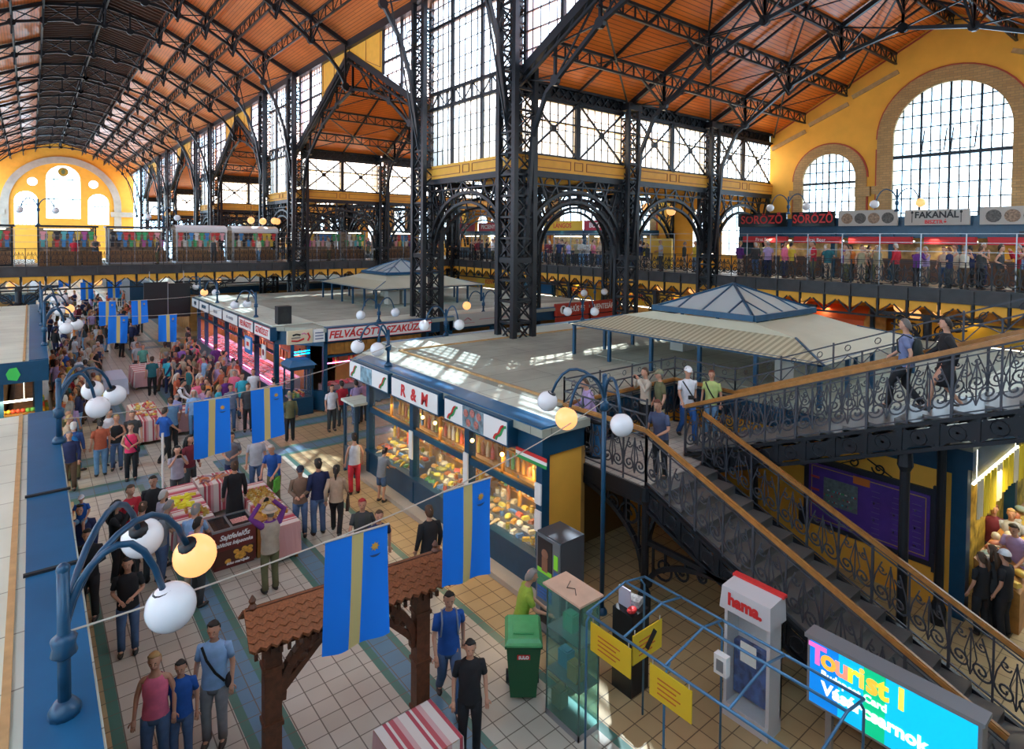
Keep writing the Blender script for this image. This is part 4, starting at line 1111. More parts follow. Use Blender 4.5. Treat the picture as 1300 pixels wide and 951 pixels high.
# ---- block B (meat stalls)
B = thing('stall_block', 'blue framed butchers block with pink lit meat counters beyond the delicatessen', 'stall block', (0,0,0))
PB_ = [(7.75,25.4),(9.3,23.7),(26.5,23.7),(26.5,40.6),(7.75,40.6)]
block_roof(B, PB_, [(8.3,25.6,9.6,40.5),(9.5,24.1,26.4,25.6)])
flat_strip(B, 7.76, 25.5, 8.28, 40.5, RZ, RZ+.035, ROOFL, 'pale_roof_edge')
flat_strip(B, 9.4, 23.74, 26.4, 24.06, RZ, RZ+.036, BLUET, 'blue_roof_edge')
m = MB()
PY = [25.6,28.4,31.2,33.7,36.2,38.4,40.4]
for y in PY: m.box(7.88,y-.09,0,8.06,y+.09,3.3)
m.box(7.88,25.5,2.75,8.04,40.5,3.3); m.box(7.82,25.5,.1,8.0,40.5,.85); m.box(7.88,25.5,2.25,8.02,40.5,2.33)
for x in (9.4,11.8,14.2,15.5,18,20.6,23,26.4): m.box(x-.08,23.86,0,x+.08,24.04,3.3)
m.box(9.35,23.86,2.8,26.5,24.0,3.3); m.box(9.35,23.8,.1,26.5,23.98,.8); m.box(9.35,23.88,2.2,26.5,24.0,2.28)
m.beam((7.95,25.55,3.0),(9.4,23.9,3.0),.14,.6); m.beam((7.95,25.55,.45),(9.4,23.9,.45),.14,.8)
for f_ in (.33,.66): p = V((7.95,25.55,0)).lerp(V((9.4,23.9,0)), f_); m.box(p.x-.06,p.y-.06,0,p.x+.06,p.y+.06,3.2)
m.build('frame', BLUE, B)
m = MB(); m.box(9.4,26.2,0,9.5,40.4,3.25); m.box(10.4,25.2,0,26.3,25.3,3.25); m.box(26.2,24,0,26.3,40.5,3.25); m.box(7.9,40.45,0,26.3,40.55,3.25); m.build('back_wall', AMBERW, B)
m = MB(); m.box(9.4,23.95,2.32,14.2,24.0,2.78)
for i in range(24): m.box(9.45+i*.2,23.93,2.32,9.6+i*.2,23.96,2.78)
m.build('wood_frieze', WMULL, B)
PINKL = mat('pink counter tube', (1,.4,.8), .5, emit=9, ecol=(1,.22,.60))
NEON = mat('cyan neon tube', (0,.5,.9), .5, emit=8, ecol=(.0,.45,.9))
PALEP = mat('steel counter', (.5,.42,.46), .35, .3)
for i in range(len(PY)-1):
    y0, y1 = PY[i]+.1, PY[i+1]-.1
    m = MB(); m.add([(8.02,y0,.75),(9.0,y0,1.15),(9.0,y1,1.15),(8.02,y1,.75),(8.02,y0,.6),(9.0,y0,.6),(9.0,y1,.6),(8.02,y1,.6)],[(0,1,2,3),(0,4,5,1),(3,2,6,7),(0,3,7,4),(1,5,6,2)]); m.build('counter', PALEP, B)
    m = MB(); m.tube([(8.06,y0+.1,.9),(8.06,y1-.1,.9)],.02,6); m.tube([(8.95,y0+.1,1.6),(8.95,y1-.1,1.6)],.02,6); m.build('light_tube', PINKL, B)
    g = MB(); g.quad((7.97,y0,.87),(7.97,y1,.87),(8.2,y1,1.5),(8.2,y0,1.5)); g.build('counter_glass', GLASSC, B)
    m = MB(); m.box(8.0,y0,2.4,8.4,y0+.1,2.7) if False else m.tube([(8.5,y0,2.3),(8.5,y1,2.3)],.02,6); m.build('hook_rail', STEEL, B)
    nn = int((y1-y0)/.26)
    for a in range(nn):
        for r_ in range(4):
            if i > 3 and (a+r_) % 2: continue
            put(MEAT, 8.15+r_*.2, y0+.15+a*(y1-y0-.3)/(nn-1), .80+r_*.082+.005, rnd.choice([(.62,.12,.13),(.70,.25,.25),(.50,.06,.07),(.72,.38,.36),(.6,.2,.15)]), 'cut of pink meat laid out on a butchers counter along the main aisle', 'meat', 'meat cuts on the long butchers counter')
    for a in range(5):
        o = put(SAUS, 8.5, y0+.25+a*.4, 2.08, rnd.choice([(.45,.06,.03),(.55,.25,.1),(.6,.5,.3)]), 'sausage hanging from a hook rail above the butchers counter', 'sausage', 'sausages above the butchers counter', 0, 1.3); o.rotation_euler = (PI/2,0,0)
# front facing counters of block B
for x0, x1 in ((11.0,14.1),(9.5,10.9)):
    m = MB(); m.box(x0,24.1,.6,x1,24.9,.95); m.build('counter', PALEP, B)
    for a in range(int((x1-x0)/.27)):
        for r_ in range(3): put(MEAT, x0+.15+a*.27, 24.2+r_*.24, .955, rnd.choice([(.62,.12,.13),(.70,.25,.25),(.72,.38,.36)]), 'cut of pink meat on the counter under the large red lettered sign', 'meat', 'meat cuts under the large red lettered sign')
m = MB(); m.tube([(9.6,24.2,1.9),(14,24.2,1.9)],.02,6); m.build('light_tube', PINKL, B)
for x in (9.9,10.6,11.4,12.2,13.0,13.7):
    for k in range(3):
        o = put(SAUS, x+k*.1, 24.3, 2.0, [(.6,.04,.03),(.65,.45,.1),(.4,.05,.03)][k], 'sausage hanging above the counter under the large red lettered sign', 'sausage', 'sausages under the large red lettered sign', 0, 1.5); o.rotation_euler = (PI/2,0,0)
b = thing('glass_cabinet', 'blue glass cabinet with a hooded top at the cut corner of the butchers block', 'cabinet', (8.0,23.9,0))
m = MB(); m.box(0,0,0,.9,.9,.7); 
for x in (0,.84):
    for y in (0,.84): m.box(x,y,.7,x+.06,y+.06,1.9)
m.box(-.05,-.05,1.85,.95,.95,2.0); m.build('frame', BLUE, b)
m = MB(); m.add([(-.12,-.12,2.0),(1.02,-.12,2.0),(1.02,1.02,2.0),(-.12,1.02,2.0),(.1,.1,2.22),(.8,.1,2.22),(.8,.8,2.22),(.1,.8,2.22)],[(4,5,6,7),(0,1,5,4),(1,2,6,5),(2,3,7,6),(3,0,4,7)]); m.build('hood', BLUET, b)
g = MB(); g.quad((.0,.03,.7),(.9,.03,.7),(.9,.03,1.85),(.0,.03,1.85)); g.quad((.03,.0,.7),(.03,.9,.7),(.03,.9,1.85),(.03,.0,1.85)); g.build('glass', GLASSC, b)
for k in range(9): put(JAR, 8.15+.2*(k%3), 24.1+.22*(k//3), .705, [(.6,.45,.05),(.15,.35,.12),(.5,.05,.04)][k%3], 'jar in the blue framed glass cabinet', 'jar', 'jars in the glass cabinet', s=1.6)
t = thing('neon_lamp', 'cyan neon tubes in the upper corner window of the butchers block', 'lamp', (8.55,24.4,2.45)); m = MB(); m.box(-.02,.02,-.12,.02,.06,.16); m.build('holder', IRON, t)
for z in (-.06,.05): m = MB(); m.tube([(-.28,-.1,z),(.35,-.1,z+.02)],.022,6); m.build('tube', NEON, t)
# signs on block B
SY = [25.15,27.55,30.1,33.1,36.0,38.5,40.6]
labs = ['red lettered white sign nearest the corner of the butchers block','second red lettered white sign along the butchers block','plain white sign left of the red lettered ones on the butchers block','plain white sign with small grey letters, fourth along the butchers block','pale sign with blue letters, fifth along the butchers block','pale sign with blue letters at the far end of the butchers block']
txts = [('SZAKÜZLET',REDT,.36),('FELVÁGOTT',REDT,.36),('HÚS - HENTESÁRU',mat('grey lettering',(.3,.3,.33),.5),.17),('FRISS HÚS',MATS['grey lettering'],.2),('BAROMFI',BLUE,.26),('TOJÁS',BLUE,.26)]
for i in range(6):
    t = box_sign(labs[i], 7.62, 7.9, SY[i]+.12, SY[i+1]-.05); W = SY[i+1]-SY[i]-.17
    if i < 2:
        m = MB()
        for z in (.03,.51): m.box(-.016,.02,z,-.01,W-.02,z+.02)
        m.build('red_border', REDT, t)
    text(txts[i][0], txts[i][2], txts[i][1], t, (-.02,W/2,.28), '-x', bold=.008, shear=.15, xs=.92)
t = thing('sign', 'large white sign with slanted red capital lettering facing the stairs', 'sign', (9.38,23.62,2.9))
m = MB(); m.box(0,0,0,4.9,.25,.56); m.build('box', BLUE, t)
m = MB(); m.box(.03,-.012,.03,4.87,0,.53); m.build('face', WHITEP, t)
m = MB(); 
for z in (.02,.52): m.box(.02,-.016,z,4.88,-.01,z+.018)
m.build('red_border', REDT, t)
text('FELVÁGOTT  SZAKÜZLET', .42, REDT, t, (2.45,-.02,.27), '-y', bold=.012, shear=.25, xs=1.0)
t = thing('sign', 'cream sign with a red and pink drawing of sausages on the butchers block corner', 'sign', (7.82,23.75,2.92))
m = MB(); m.box(0,0,0,1.0,.12,.54); m.build('board', mat('cream sign', (.68,.60,.42), .5), t)
for pts, mt in (([(.15,.15),(.4,.12),(.65,.2)],REDT),([(.2,.36),(.35,.4),(.5,.36)],BLACKT),([(.55,.38),(.65,.42),(.75,.36)],mat('ham pink',(.7,.3,.4),.5)),([(.8,.1),(.88,.25),(.8,.42)],REDT),([(.15,.25),(.5,.27)],mat('grey drawn sausage',(.3,.27,.22),.5))):
    m = MB(); m.tube([(x,-.005,z) for x,z in pts], .035, 6); m.build('drawing', mt, t)
t = thing('sign', 'small white text sign between the sausage drawing and the large red lettered sign', 'sign', (8.86,23.74,2.92))
m = MB(); m.box(0,0,0,.46,.12,.52); m.build('board', WHITEP, t)
m = MB(); 
for z in (.12,.24,.36): m.box(.06,-.008,z,.4,0,z+.04)
m.build('text_lines', mat('blue grey print',(.1,.12,.25),.5), t)
t = thing('sign', 'white banner sign with a small pink drawing beside the tall iron column', 'sign', (15.6,23.62,2.95))
m = MB(); m.box(0,0,0,5.0,.2,.62); m.build('board', GREYS, t); m = MB()
m.tube([(.5,-.01,.3),(.7,-.01,.42),(.9,-.01,.3)],.03,6); m.box(1.4,-.01,.28,3.6,0,.31); m.box(.4,-.01,.15,1.1,0,.18); m.build('drawing', mat('pink drawing',(.45,.18,.2),.5), t)
for x0, x1, tx, lb in ((22.1,24.6,'HÚS ÉS','red sign with pale words, left one of the pair behind the pavilion'),(24.8,27.1,'HENTESÁRU','red sign with pale words, right one of the pair behind the pavilion')):
    t = thing('sign', lb, 'sign', (x0,23.6,2.98)); m = MB(); m.box(0,0,0,x1-x0,.2,.68); m.build('board', mat('red shop sign',(.42,.035,.02),.5), t)
    text(tx, .42, WHITEP, t, ((x1-x0)/2+(.35 if tx[1]=='Ú' else 0),-.01,.34), '-y', bold=.01, xs=.85 if tx[1] == 'Ú' else .8)
    if tx[1] == 'Ú': m = MB(); m.lathe([(.24,-.01),(.24,0)],(.5,-.0,.34),16,'y'); c_ = m.build('white_disc', WHITEP, t); m = MB(); m.box(.42,-.02,.2,.58,-.01,.5); m.build('cow_mark', BLACKT, c_)
    m = MB(); m.box(0,.02,-.32,x1-x0,.12,-.06); m.build('lower_strip', MATS['red shop sign'], t)
# hanging oval sign and other things on block B
t = thing('sign', 'blue and white hanging shop sign below the red lettering of the butchers block', 'sign', (7.45,27.4,2.0))
m = MB(); m.box(0,0,0,.06,1.0,.75); m.build('board', mat('bright blue board',(.03,.25,.65),.4), t)
m = MB(); m.box(-.01,.12,.2,0,.85,.66); m.build('white_panel', WHITEP, t); text('OTP', .26, REDT, t, (-.02,.48,.42), '-x', bold=.01) if False else None
m = MB(); m.box(-.02,.3,.34,-.01,.62,.52); m.build('red_mark', REDT, t)
t = thing('sign', 'white octagonal hanging price sign near the corner of the butchers block', 'sign', (7.6,25.9,2.0)); m = MB(); m.box(0,0,0,.04,.5,.62); m.build('board', WHITEP, t); m = MB(); m.lathe([(.14,-.01),(.14,0)],(0,.25,.3),12,'x'); m.build('mark', mat('maroon mark',(.25,.03,.05),.5), t)
t = thing('loudspeaker', 'black loudspeaker on the roof corner of the butchers block', 'loudspeaker', (8.35,25.9,RZ+.03)); m = MB(); m.box(-.28,-.22,0,.28,.22,.75); m.build('cabinet', mat('black vinyl',(.012,.012,.014),.6), t); m = MB(); m.lathe([(.2,-.01),(.16,0),(.05,.02)],(0,-.23,.32),16,'y'); m.lathe([(.08,-.01),(.07,0)],(0,-.23,.6),12,'y'); m.build('driver', mat('speaker cone',(.03,.03,.03),.8), t)
t = thing('display_screen', 'large black two part screen panel hanging below the footbridge', 'screen', (5.15,40.9,2.25)); m = MB(); m.box(0,0,0,1.22,.15,2.15); m.build('panel', BLACKT, t); m = MB(); m.box(1.26,0,0,2.45,.15,2.05); m.build('panel', BLACKT, t); m = MB(); m.box(1.22,-.02,0,1.26,.15,2.15); m.build('joint', STEEL, t); m = MB(); m.tube([(.3,.07,2.1),(.3,.07,2.8)],.02,6); m.tube([(2.1,.07,2.0),(2.1,.07,2.8)],.02,6); m.build('hanger', STEEL, t)
# ---- left islands
def island(y0, y1, label, xr=.4, xl=-8.0):
    t = thing('stall_block', label, 'stall block', (0,0,0))
    m = MB(); m.box(xl,y0,RZ-.14,xr,y1,RZ); m.build('roof', ROOFL, t)
    flat_strip(t, xr-.48, y0+.02, xr-.02, y1-.02, RZ, RZ+.03, BLUET, 'blue_roof_edge')
    flat_strip(t, xr-.62, y0+.02, xr-.56, y1-.02, RZ, RZ+.04, TANP, 'roof_joint')
    m = MB(); m.box(xr-.12,y0,2.9,xr,y1,RZ-.14)
    n = int((y1-y0)/2.6)
    for i in range(n+1): y = y0+.15+(y1-y0-.3)*i/n; m.box(xr-.35,y-.09,0,xr-.17,y+.09,3.3)
    m.box(xr-.4,y0+.1,.05,xr-.3,y1-.1,.8); m.box(xl,y0,2.9,xr,y0+.1,RZ-.14)
    for x in (-.75,-3.5,-6): m.box(x-.09,y0+.1,0,x+.09,y0+.28,3.3)
    m.box(xl,y0+.12,.05,xr-.35,y0+.2,.8); m.build('frame', BLUE, t)
    m = MB(); m.box(xl+.1,y0+1.6,0,xr-1.3,y0+1.7,3.2); m.box(xr-1.3,y0+1.6,0,xr-1.2,y1-.2,3.2); m.build('back_wall', AMBERW, t)
    m = MB(); m.box(xr-.95,y0+.4,.3,xr-.4,y1-.3,.9); m.box(xl+.2,y0+.25,.3,xr-.5,y0+1.0,.9); m.build('counter', WMULL, t)
    return t
L1 = island(-1.2, 15.9, 'flat roofed stall block with a blue roof edge at the lower left, nearest the camera')
for y in (10.75,8.25): MB().box(-.1,y,RZ+.03,.42,y+.05,RZ+.06).build('black_strip', BLACKT, L1)
L2 = island(22.6, 40.5, 'flat roofed stall block at the left with a dark blue sign face and lit fruit')
flat_strip(L2, -8, 22.5, .38, 22.6, 2.85, 3.46, BLUE, 'sign_face')
m = MB(); m.add([(-.55,22.48,2.98),(-.35,22.48,2.93),(-.27,22.48,3.1),(-.36,22.48,3.32),(-.52,22.48,3.3),(-.6,22.48,3.15)],[(5,4,3,2,1,0)]); m.build('green_leaf_mark', mat('leaf green',(.05,.5,.08),.5), L2)
# fruit & vegetables on L2's lit corner
VEG = [(.75,.45,.03),(.65,.08,.03),(.15,.40,.06),(.75,.60,.05),(.30,.45,.08),(.60,.25,.03),(.1,.28,.08)]
m = MB(); m.sm = True; m.ball((0,0,.05),.055,8,6); FRU = m.mesh('fruit', [GOODS])
rnd = random.Random(9)
m = MB()
for k in range(5): m.box(-1.6,22.75+k*.16,.9+k*.2,.15,22.93+k*.16,.95+k*.2)
tag(m.build('fruit_rack', WMULL), 'stepped wooden rack of fruit at the lit corner of the left stall block', 'rack')
for k in range(5):
    for i in range(15):
        for q in range(1): put(FRU, -1.5+i*.115, 22.84+k*.16, .95+k*.2, VEG[(k*3+i//3) % 7], 'piece of fruit or vegetable on the lit rack at the left edge', 'fruit', 'fruit on the lit corner rack', s=1.25)
m = MB(); m.tube([(-1.4,22.9,2.25),(0,22.9,2.25)],.035,6); m.tube([(-1.2,22.9,2.25),(-1.2,22.9,3.32)],.008,5); m.tube([(-.2,22.9,2.25),(-.2,22.9,3.32)],.008,5); tag(m.build('fluorescent_tube', TUBE), 'lit tube lamp over the fruit rack of the left stall block', 'lamp')
# produce at the aisle side of both islands
m = MB()
for k in range(3): m.box(.1+k*.12,23.0,.5+(2-k)*.22,.24+k*.12,30,.54+(2-k)*.22)
tag(m.build('fruit_rack', WMULL), 'long stepped rack of fruit along the aisle side of the left stall block', 'rack')
for k in range(3):
    for i in range(34): put(FRU, .17+k*.12, 23.15+i*.2, .54+(2-k)*.22, VEG[(k*2+i//4) % 7], 'fruit on the long rack along the aisle side of the left stall block', 'fruit', 'fruit on the aisle side rack', s=1.3)
# far blocks beyond the footbridge
island(49.5, 66, 'stall block beyond the footbridge on the left of the aisle')
FB = thing('stall_block', 'grey roofed stall block beyond the footbridge on the right of the aisle', 'stall block', (0,0,0))
block_roof(FB, [(7.75,49.5),(26.5,49.5),(26.5,66),(7.75,66)], [(8.3,49.6,9.4,65.9)])
m = MB(); m.box(7.9,49.6,2.8,8.0,66,3.3); m.box(7.9,49.6,0,8.0,66,.9); m.box(8,49.6,2.8,26,49.7,3.3); m.build('frame', BLUE, FB)
m = MB(); m.box(9.2,50,0,26.3,65.8,3.2); m.build('core', AMBERW, FB)
for y in (72.5,97): 
    FB = thing('stall_block', 'far stall block on the right of the aisle, %s' % ('third row' if y < 80 else 'last row'), 'stall block', (0,0,0)); block_roof(FB, [(7.75,y),(26.5,y),(26.5,y+17),(7.75,y+17)], [(8.3,y+.1,9.4,y+16)]); m = MB(); m.box(7.9,y+.1,0,26.3,y+16.8,3.2); m.build('core', BLUE, FB)
    FB = thing('stall_block', 'far stall block on the left of the aisle, %s' % ('third row' if y < 80 else 'last row'), 'stall block', (0,0,0)); block_roof(FB, [(-8,y),(.4,y),(.4,y+17),(-8,y+17)], []) if False else None; m = MB(); m.box(-8,y,RZ-.16,.4,y+17,RZ); m.build('roof', ROOFL, FB); m = MB(); m.box(-8,y+.1,0,.2,y+16.8,3.2); m.build('core', BLUE, FB)
# ---- pavilions on the roofs
def pavilion(x0, y0, W, D, label, nx=4, ny=5):
    t = thing('roof_pavilion', label, 'pavilion', (x0,y0,RZ))
    ze = 1.0; zi = 1.32; ins = 1.15
    m = MB()
    for i in range(nx+1):
        for y in (.06, D-.06): m.box(.06+(W-.12)*i/nx-.045, y-.045, 0, .06+(W-.12)*i/nx+.045, y+.045, ze)
    for i in range(1, ny):
        for x in (.06, W-.06): m.box(x-.045, D*i/ny-.045, 0, x+.045, D*i/ny+.045, ze)
    m.box(0,0,ze-.06,W,.1,ze+.03); m.box(0,D-.1,ze-.06,W,D,ze+.03); m.box(0,0,ze-.06,.1,D,ze+.03); m.box(W-.1,0,ze-.06,W,D,ze+.03)
    m.build('frame', IRONB, t)
    a = [(-.08,-.08,ze),(W+.08,-.08,ze),(W+.08,D+.08,ze),(-.08,D+.08,ze)]; b = [(ins,ins,zi+.0),(W-ins,ins,zi),(W-ins,D-ins,zi),(ins,D-ins,zi)]
    for i, mt in ((3,CORR),(1,CORR),(0,CREAM),(2,CREAM)): MB().quad(a[i],a[(i+1)%4],b[(i+1)%4],b[i]).build('corrugated_skirt', mt, t)
    cx, cy = W/2, D/2; sx, sy = 1.75, 1.65; zs = 1.55
    c = [(cx-sx,cy-sy,zs),(cx+sx,cy-sy,zs),(cx+sx,cy+sy,zs),(cx-sx,cy+sy,zs)]
    m = MB()
    for i in range(4): m.quad(b[i],b[(i+1)%4],c[(i+1)%4],c[i])
    m.build('cream_roof', CREAM, t)
    for i in range(4): MB().beam(a[i],b[i],.05).build('hip_flashing', IRONB, t)
    ap = (cx,cy,2.42); sk = MB(); fr = MB()
    for i in range(4):
        p, q = V(c[i]), V(c[(i+1)%4]); p.z += .12; q.z += .12; sk.quad(p,q,ap)
        fr.beam(p,q,.09,.16); fr.beam(p,ap,.07,.09)
        for f_ in (.25,.5,.75):
            e = p.lerp(q,f_); tt = 1-abs(f_-.5)*2
            top = V(ap) if f_ == .5 else (p if f_ < .5 else q).lerp(V(ap), .5); fr.beam(e, top if f_ == .5 else top, .045,.06)
    sk.build('skylight_glass', SKYL, t); fr.build('skylight_frame', IRONB, t)
    m = MB(); m.box(.5,.5,0,W-.5,D-.5,.02); m.build('shaded_floor', ROOFG, t)
    for x, y in ((1.4,1.3),(2.3,1.3),(W-2,2.4),(3.2,D-2)): MB().box(x,y,.02,x+.7,y+.5,.75).build('air_unit', mat('cream air unit',(.5,.5,.46),.5), t)
    return t
pavilion(13.7,6.0,5.95,7.9, 'near roof pavilion with a glass pyramid skylight and cream corrugated skirt, behind the stairs')
pavilion(14.0,28.75,6.9,7.4, 'farther roof pavilion with a glass pyramid skylight, on the butchers block between two columns')
pavilion(-7.8,52.5,5.9,7.4, 'cream roof pavilion beyond the footbridge at the left edge')
# ---- shops under the right gallery
for i,(y0,y1,c_,tx,lb) in enumerate(((-1,4.5,'b','',''),(5,9.8,'y','',''),(10.6,14.6,'o','',''),(15,19,'b','VIRÁG',''),(19.3,22.2,'y','MÉZ','right'),(22.4,26.2,'y','SAVANYÚ','left'),(26.6,31,'y','FÜSZER',''),(31.5,36,'b','SAJT',''),(36.5,41,'y','KENYÉR',''))):
    nm = ('first','second','third','fourth','fifth','sixth','seventh','eighth','ninth')[i]
    t = thing('gallery_shop', '%s fronted shop under the right gallery, %s from the front end' % ({'b':'blue','o':'orange awninged','y':'yellow signed'}[c_], nm), 'shop', (29.2,y0,0))
    m = MB(); W = y1-y0
    for y in (0,W-.15): m.box(0,y,0,.2,y+.15,4.3)
    m.box(0,0,0,.15,W,.9); m.build('frame', BLUE, t)
    m = MB(); m.box(1.4,0,0,1.5,W,4.4); m.build('back_panel', mat('dim shop back',(.30,.18,.06),.7,var=.5,scale=3), t)
    col = {'b':BLUET,'o':mat('orange awning',(.65,.10,.02),.6),'y':YS}[c_]
    m = MB()
    if c_ == 'o': m.add([(0,.1,4.3),(0,W-.1,4.3),(-.8,W-.1,3.7),(-.8,.1,3.7)],[(0,1,2,3)]); m.box(-.82,.1,3.5,-.78,W-.1,3.72); m.build('awning', col, t)
    else:
        m.box(-.1,.1,3.2,0,W-.1,4.05); sg = m.build('sign_board', col, t)
        if tx: text(tx, .5, REDT if c_ == 'y' else WHITET, sg, (-.11,W/2,3.62), '-x', bold=.01)
    m = MB(); m.tube([(.5,.3,3.0),(.5,W-.3,3.0)],.035,6); m.build('light_tube', TUBE, t)
# ------------------------------------------------------------ the double stair with landing
STEP = mat('worn stone steps', (.12,.115,.11), .3, var=.2, scale=2)
TILEW = brickmat('landing tiles', (.56,.54,.48), (.50,.48,.43), (.22,.2,.18), .25,.25,.008,.35,off=0,axes='XY')
LX0, LX1, UX0, UX1 = 9.25, 11.15, 11.3, 13.3; LY0, LY1 = 7.3, 9.6; LZ = 2.4
BX, BY = LX0, 1.75; TY = .5; UY = 7.85
st = thing('staircase', 'dark iron double staircase with a tiled landing climbing to the gallery at the right', 'staircase', (0,0,0))
m = MB()
n = 14
for i in range(n):
    y0 = BY+(LY0-BY)*i/n; y1 = BY+(LY0-BY)*(i+1)/n; z = LZ*(i+1)/n - LZ/n
    m.box(LX0+.05,y0,z+.11,LX1-.05,y1+.03,z+LZ/n); m.box(LX0+.05,y0,z-.02,LX1-.05,y0+.02,z+.13)
m.build('lower_steps', STEP, st)
m = MB(); n = 18; R = GF-LZ
for i in range(n):
    y1 = UY-(UY-TY)*i/n; y0 = UY-(UY-TY)*(i+1)/n; z = LZ+R*i/n
    m.box(UX0+.05,y0-.03,z+.11,UX1-.05,y1,z+R/n); m.box(UX0+.05,y1-.02,z-.02,UX1-.05,y1,z+.13)
m.build('upper_steps', STEP, st)
m = MB(); m.box(LX0,LY0,LZ-.1,UX1+.05,LY1,LZ); m.build('landing_floor', TILEW, st)
m = MB(); m.box(LX0-.04,LY0-.04,LZ-.32,UX1+.09,LY0+.04,LZ-.1); m.box(LX0-.04,LY0,LZ-.34,LX0+.04,LY1,LZ-.02); m.box(LX0,LY1-.05,LZ-.34,UX1,LY1+.04,LZ-.02); m.box(UX1,LY0,LZ-.34,UX1+.08,LY1,LZ-.02)
for y in (7.9,8.5,9.1): m.box(LX0,y-.04,LZ-.3,UX1,y+.04,LZ-.1)
m.build('landing_beams', IRON, st)
def stringer(x, ya, za, yb, zb, name='stringer', h=.42, mt=IRON):
    m = MB(); m.beam((x,ya,za+.02),(x,yb,zb+.02),.08,.06); m.beam((x,ya,za-h),(x,yb,zb-h),.09,.06)
    n = 14; 
    for i in range(n+1):
        f = i/n; y = ya+(yb-ya)*f; z = za+(zb-za)*f; m.beam((x,y,z-h),(x,y,z),.06,.06)
        if i < n:
            y2 = ya+(yb-ya)*(i+.5)/n; z2 = za+(zb-za)*(i+.5)/n-h/2
            m.tube([(x,y2+.12*math.cos(a*PI/5),z2+.12*math.sin(a*PI/5)) for a in range(11)],.02,4,False)
            y3 = ya+(yb-ya)*(i+1)/n; z3 = za+(zb-za)*(i+1)/n
            m.beam((x,y,z-h),(x,y3,z3),.025,.04); m.beam((x,y,z),(x,y3,z3-h),.025,.04)
    m.beam((x,ya,za-h*.5),(x,yb,zb-h*.5),.02,h*.62)
    return m.build(name, mt, st)
stringer(LX0,LY0,LZ,BY,0.02); stringer(LX1,LY0,LZ,BY,.02); stringer(UX0,UY,LZ,TY,GF); stringer(UX1,UY,LZ,TY,GF)
# columns and arches carrying it
m = MB()
for x,y,h in ((LX0,LY0,LZ),(LX1+.05,LY0,LZ),(UX1,LY0,LZ),(LX0,LY1-.1,LZ),(UX1,LY1-.1,LZ),(LX0,4.9,1.2),(LX1+.05,4.4,1.0),(UX0+.1,3.6,3.7),(UX1,3.6,3.7),(UX0+.1,.8,4.9),(UX1,.8,4.9)):
    MB().lathe([(.13,0),(.13,.3),(.08,.42),(.075,h-.35),(.12,h-.25),(.1,h)],(x,y,0),10).build('post', IRON, st)
def bracket(x, y0, y1, ztop, zfoot):
    """pierced spandrel: quarter arc from (y1,zfoot) up to (y0,ztop)"""
    m = MB(); n = 10; pts = []
    for i in range(n+1):
        a = PI/2*i/n; pts.append((x, y1+(y0-y1)*(1-math.cos(a)), zfoot+(ztop-zfoot)*math.sin(a)))
    m.poly(pts, .09, .09); m.beam((x,y0,ztop),(x,y1,ztop),.09,.09)
    for i in range(2, n, 2): m.beam(pts[i], (x,pts[i][1],ztop), .04,.04)
    P = lambda u,z: (x,u,z); d = 1 if y0 > y1 else -1
    for k, rr in enumerate((.26,.17,.1)): scroll(m, (y1+d*(.34+.42*k), ztop-.36+.1*k), rr, 1.5, d, P, .028)
    m.build('bracket', IRON, st)
bracket(LX0, 9.55, 7.35, LZ-.32, .7); bracket(LX0, 5.2, 7.2, 1.35, .5)
m = MB(); T = (lambda x,z: (x,LY0,z))
for i in range(12):
    a0,a1 = PI*i/12, PI*(i+1)/12; m.beam((10.2+.85*math.cos(a0),LY0,1.2+.8*math.sin(a0)),(10.2+.85*math.cos(a1),LY0,1.2+.8*math.sin(a1)),.08,.08)
m.build('arch', IRON, st)
# balustrades (one per run) with varnished rails
def balustrade(label, a, b, h=1.1, step=.56, security=False, wood=True):
    t = thing('balustrade', label, 'balustrade', (0,0,0))
    r = railing(a, b, h=h-.07, step=step, w=.02, post=.04); r.build('scrollwork', GREYI, t)
    a = V(a); b = V(b)
    if wood:
        m = MB(); 
        d = (b-a).normalized(); side = d.cross(V((0,0,1))).normalized()
        for o_, w_ in ((0,.045),(-.03,.03),(.03,.03)):
            p = a+V((0,0,h-.02+(0.018 if o_ == 0 else 0)))+side*o_; q = b+V((0,0,h-.02+(0.018 if o_ == 0 else 0)))+side*o_; m.beam(p,q,w_,.06)
        m.build('handrail', RAILW, t)
    if security:
        m = MB(); L = (b-a).length; n = max(2, round(L/.62))
        for zz in (h+.55,h+.28): m.beam(a+V((0,0,zz)),b+V((0,0,zz)),.03,.03)
        for i in range(n+1):
            p = a.lerp(b,i/n); m.beam(p+V((0,0,h)),p+V((0,0,h+.6 if i % 2 == 0 else h+.28)),.03)
            if i < n:
                q = a.lerp(b,(i+1)/n); c = a.lerp(b,(i+.5)/n); m.beam(p+V((0,0,h+.02)),c+V((0,0,h+.26)),.018); m.beam(q+V((0,0,h+.02)),c+V((0,0,h+.26)),.018)
                hd = (b-a).normalized(); m.tube([c+hd*.06*math.cos(k*PI/4)+V((0,0,h+.42+.06*math.sin(k*PI/4))) for k in range(9)],.01,4,False)
        m.build('upper_bars', GREYI, t)
    return t
balustrade('scrolled balustrade with a wood rail on the near side of the lower flight', (LX0,LY0,LZ),(LX0,BY,.05), 1.12)
balustrade('scrolled balustrade with a wood rail between the two flights, on the lower flight', (LX1,LY0,LZ),(LX1,BY,.05), 1.12)
balustrade('scrolled balustrade with a wood rail on the near side of the upper flight', (UX0,UY,LZ),(UX0,TY,GF), 1.12, .6)
balustrade('scrolled balustrade with wood rail and upper bars on the far side of the upper flight', (UX1,UY,LZ),(UX1,TY,GF), 1.12, .6, True)
balustrade('scrolled balustrade of the landing beside the lamp post', (LX0,LY0,LZ),(LX0,LY1,LZ), 1.12, .56, True)
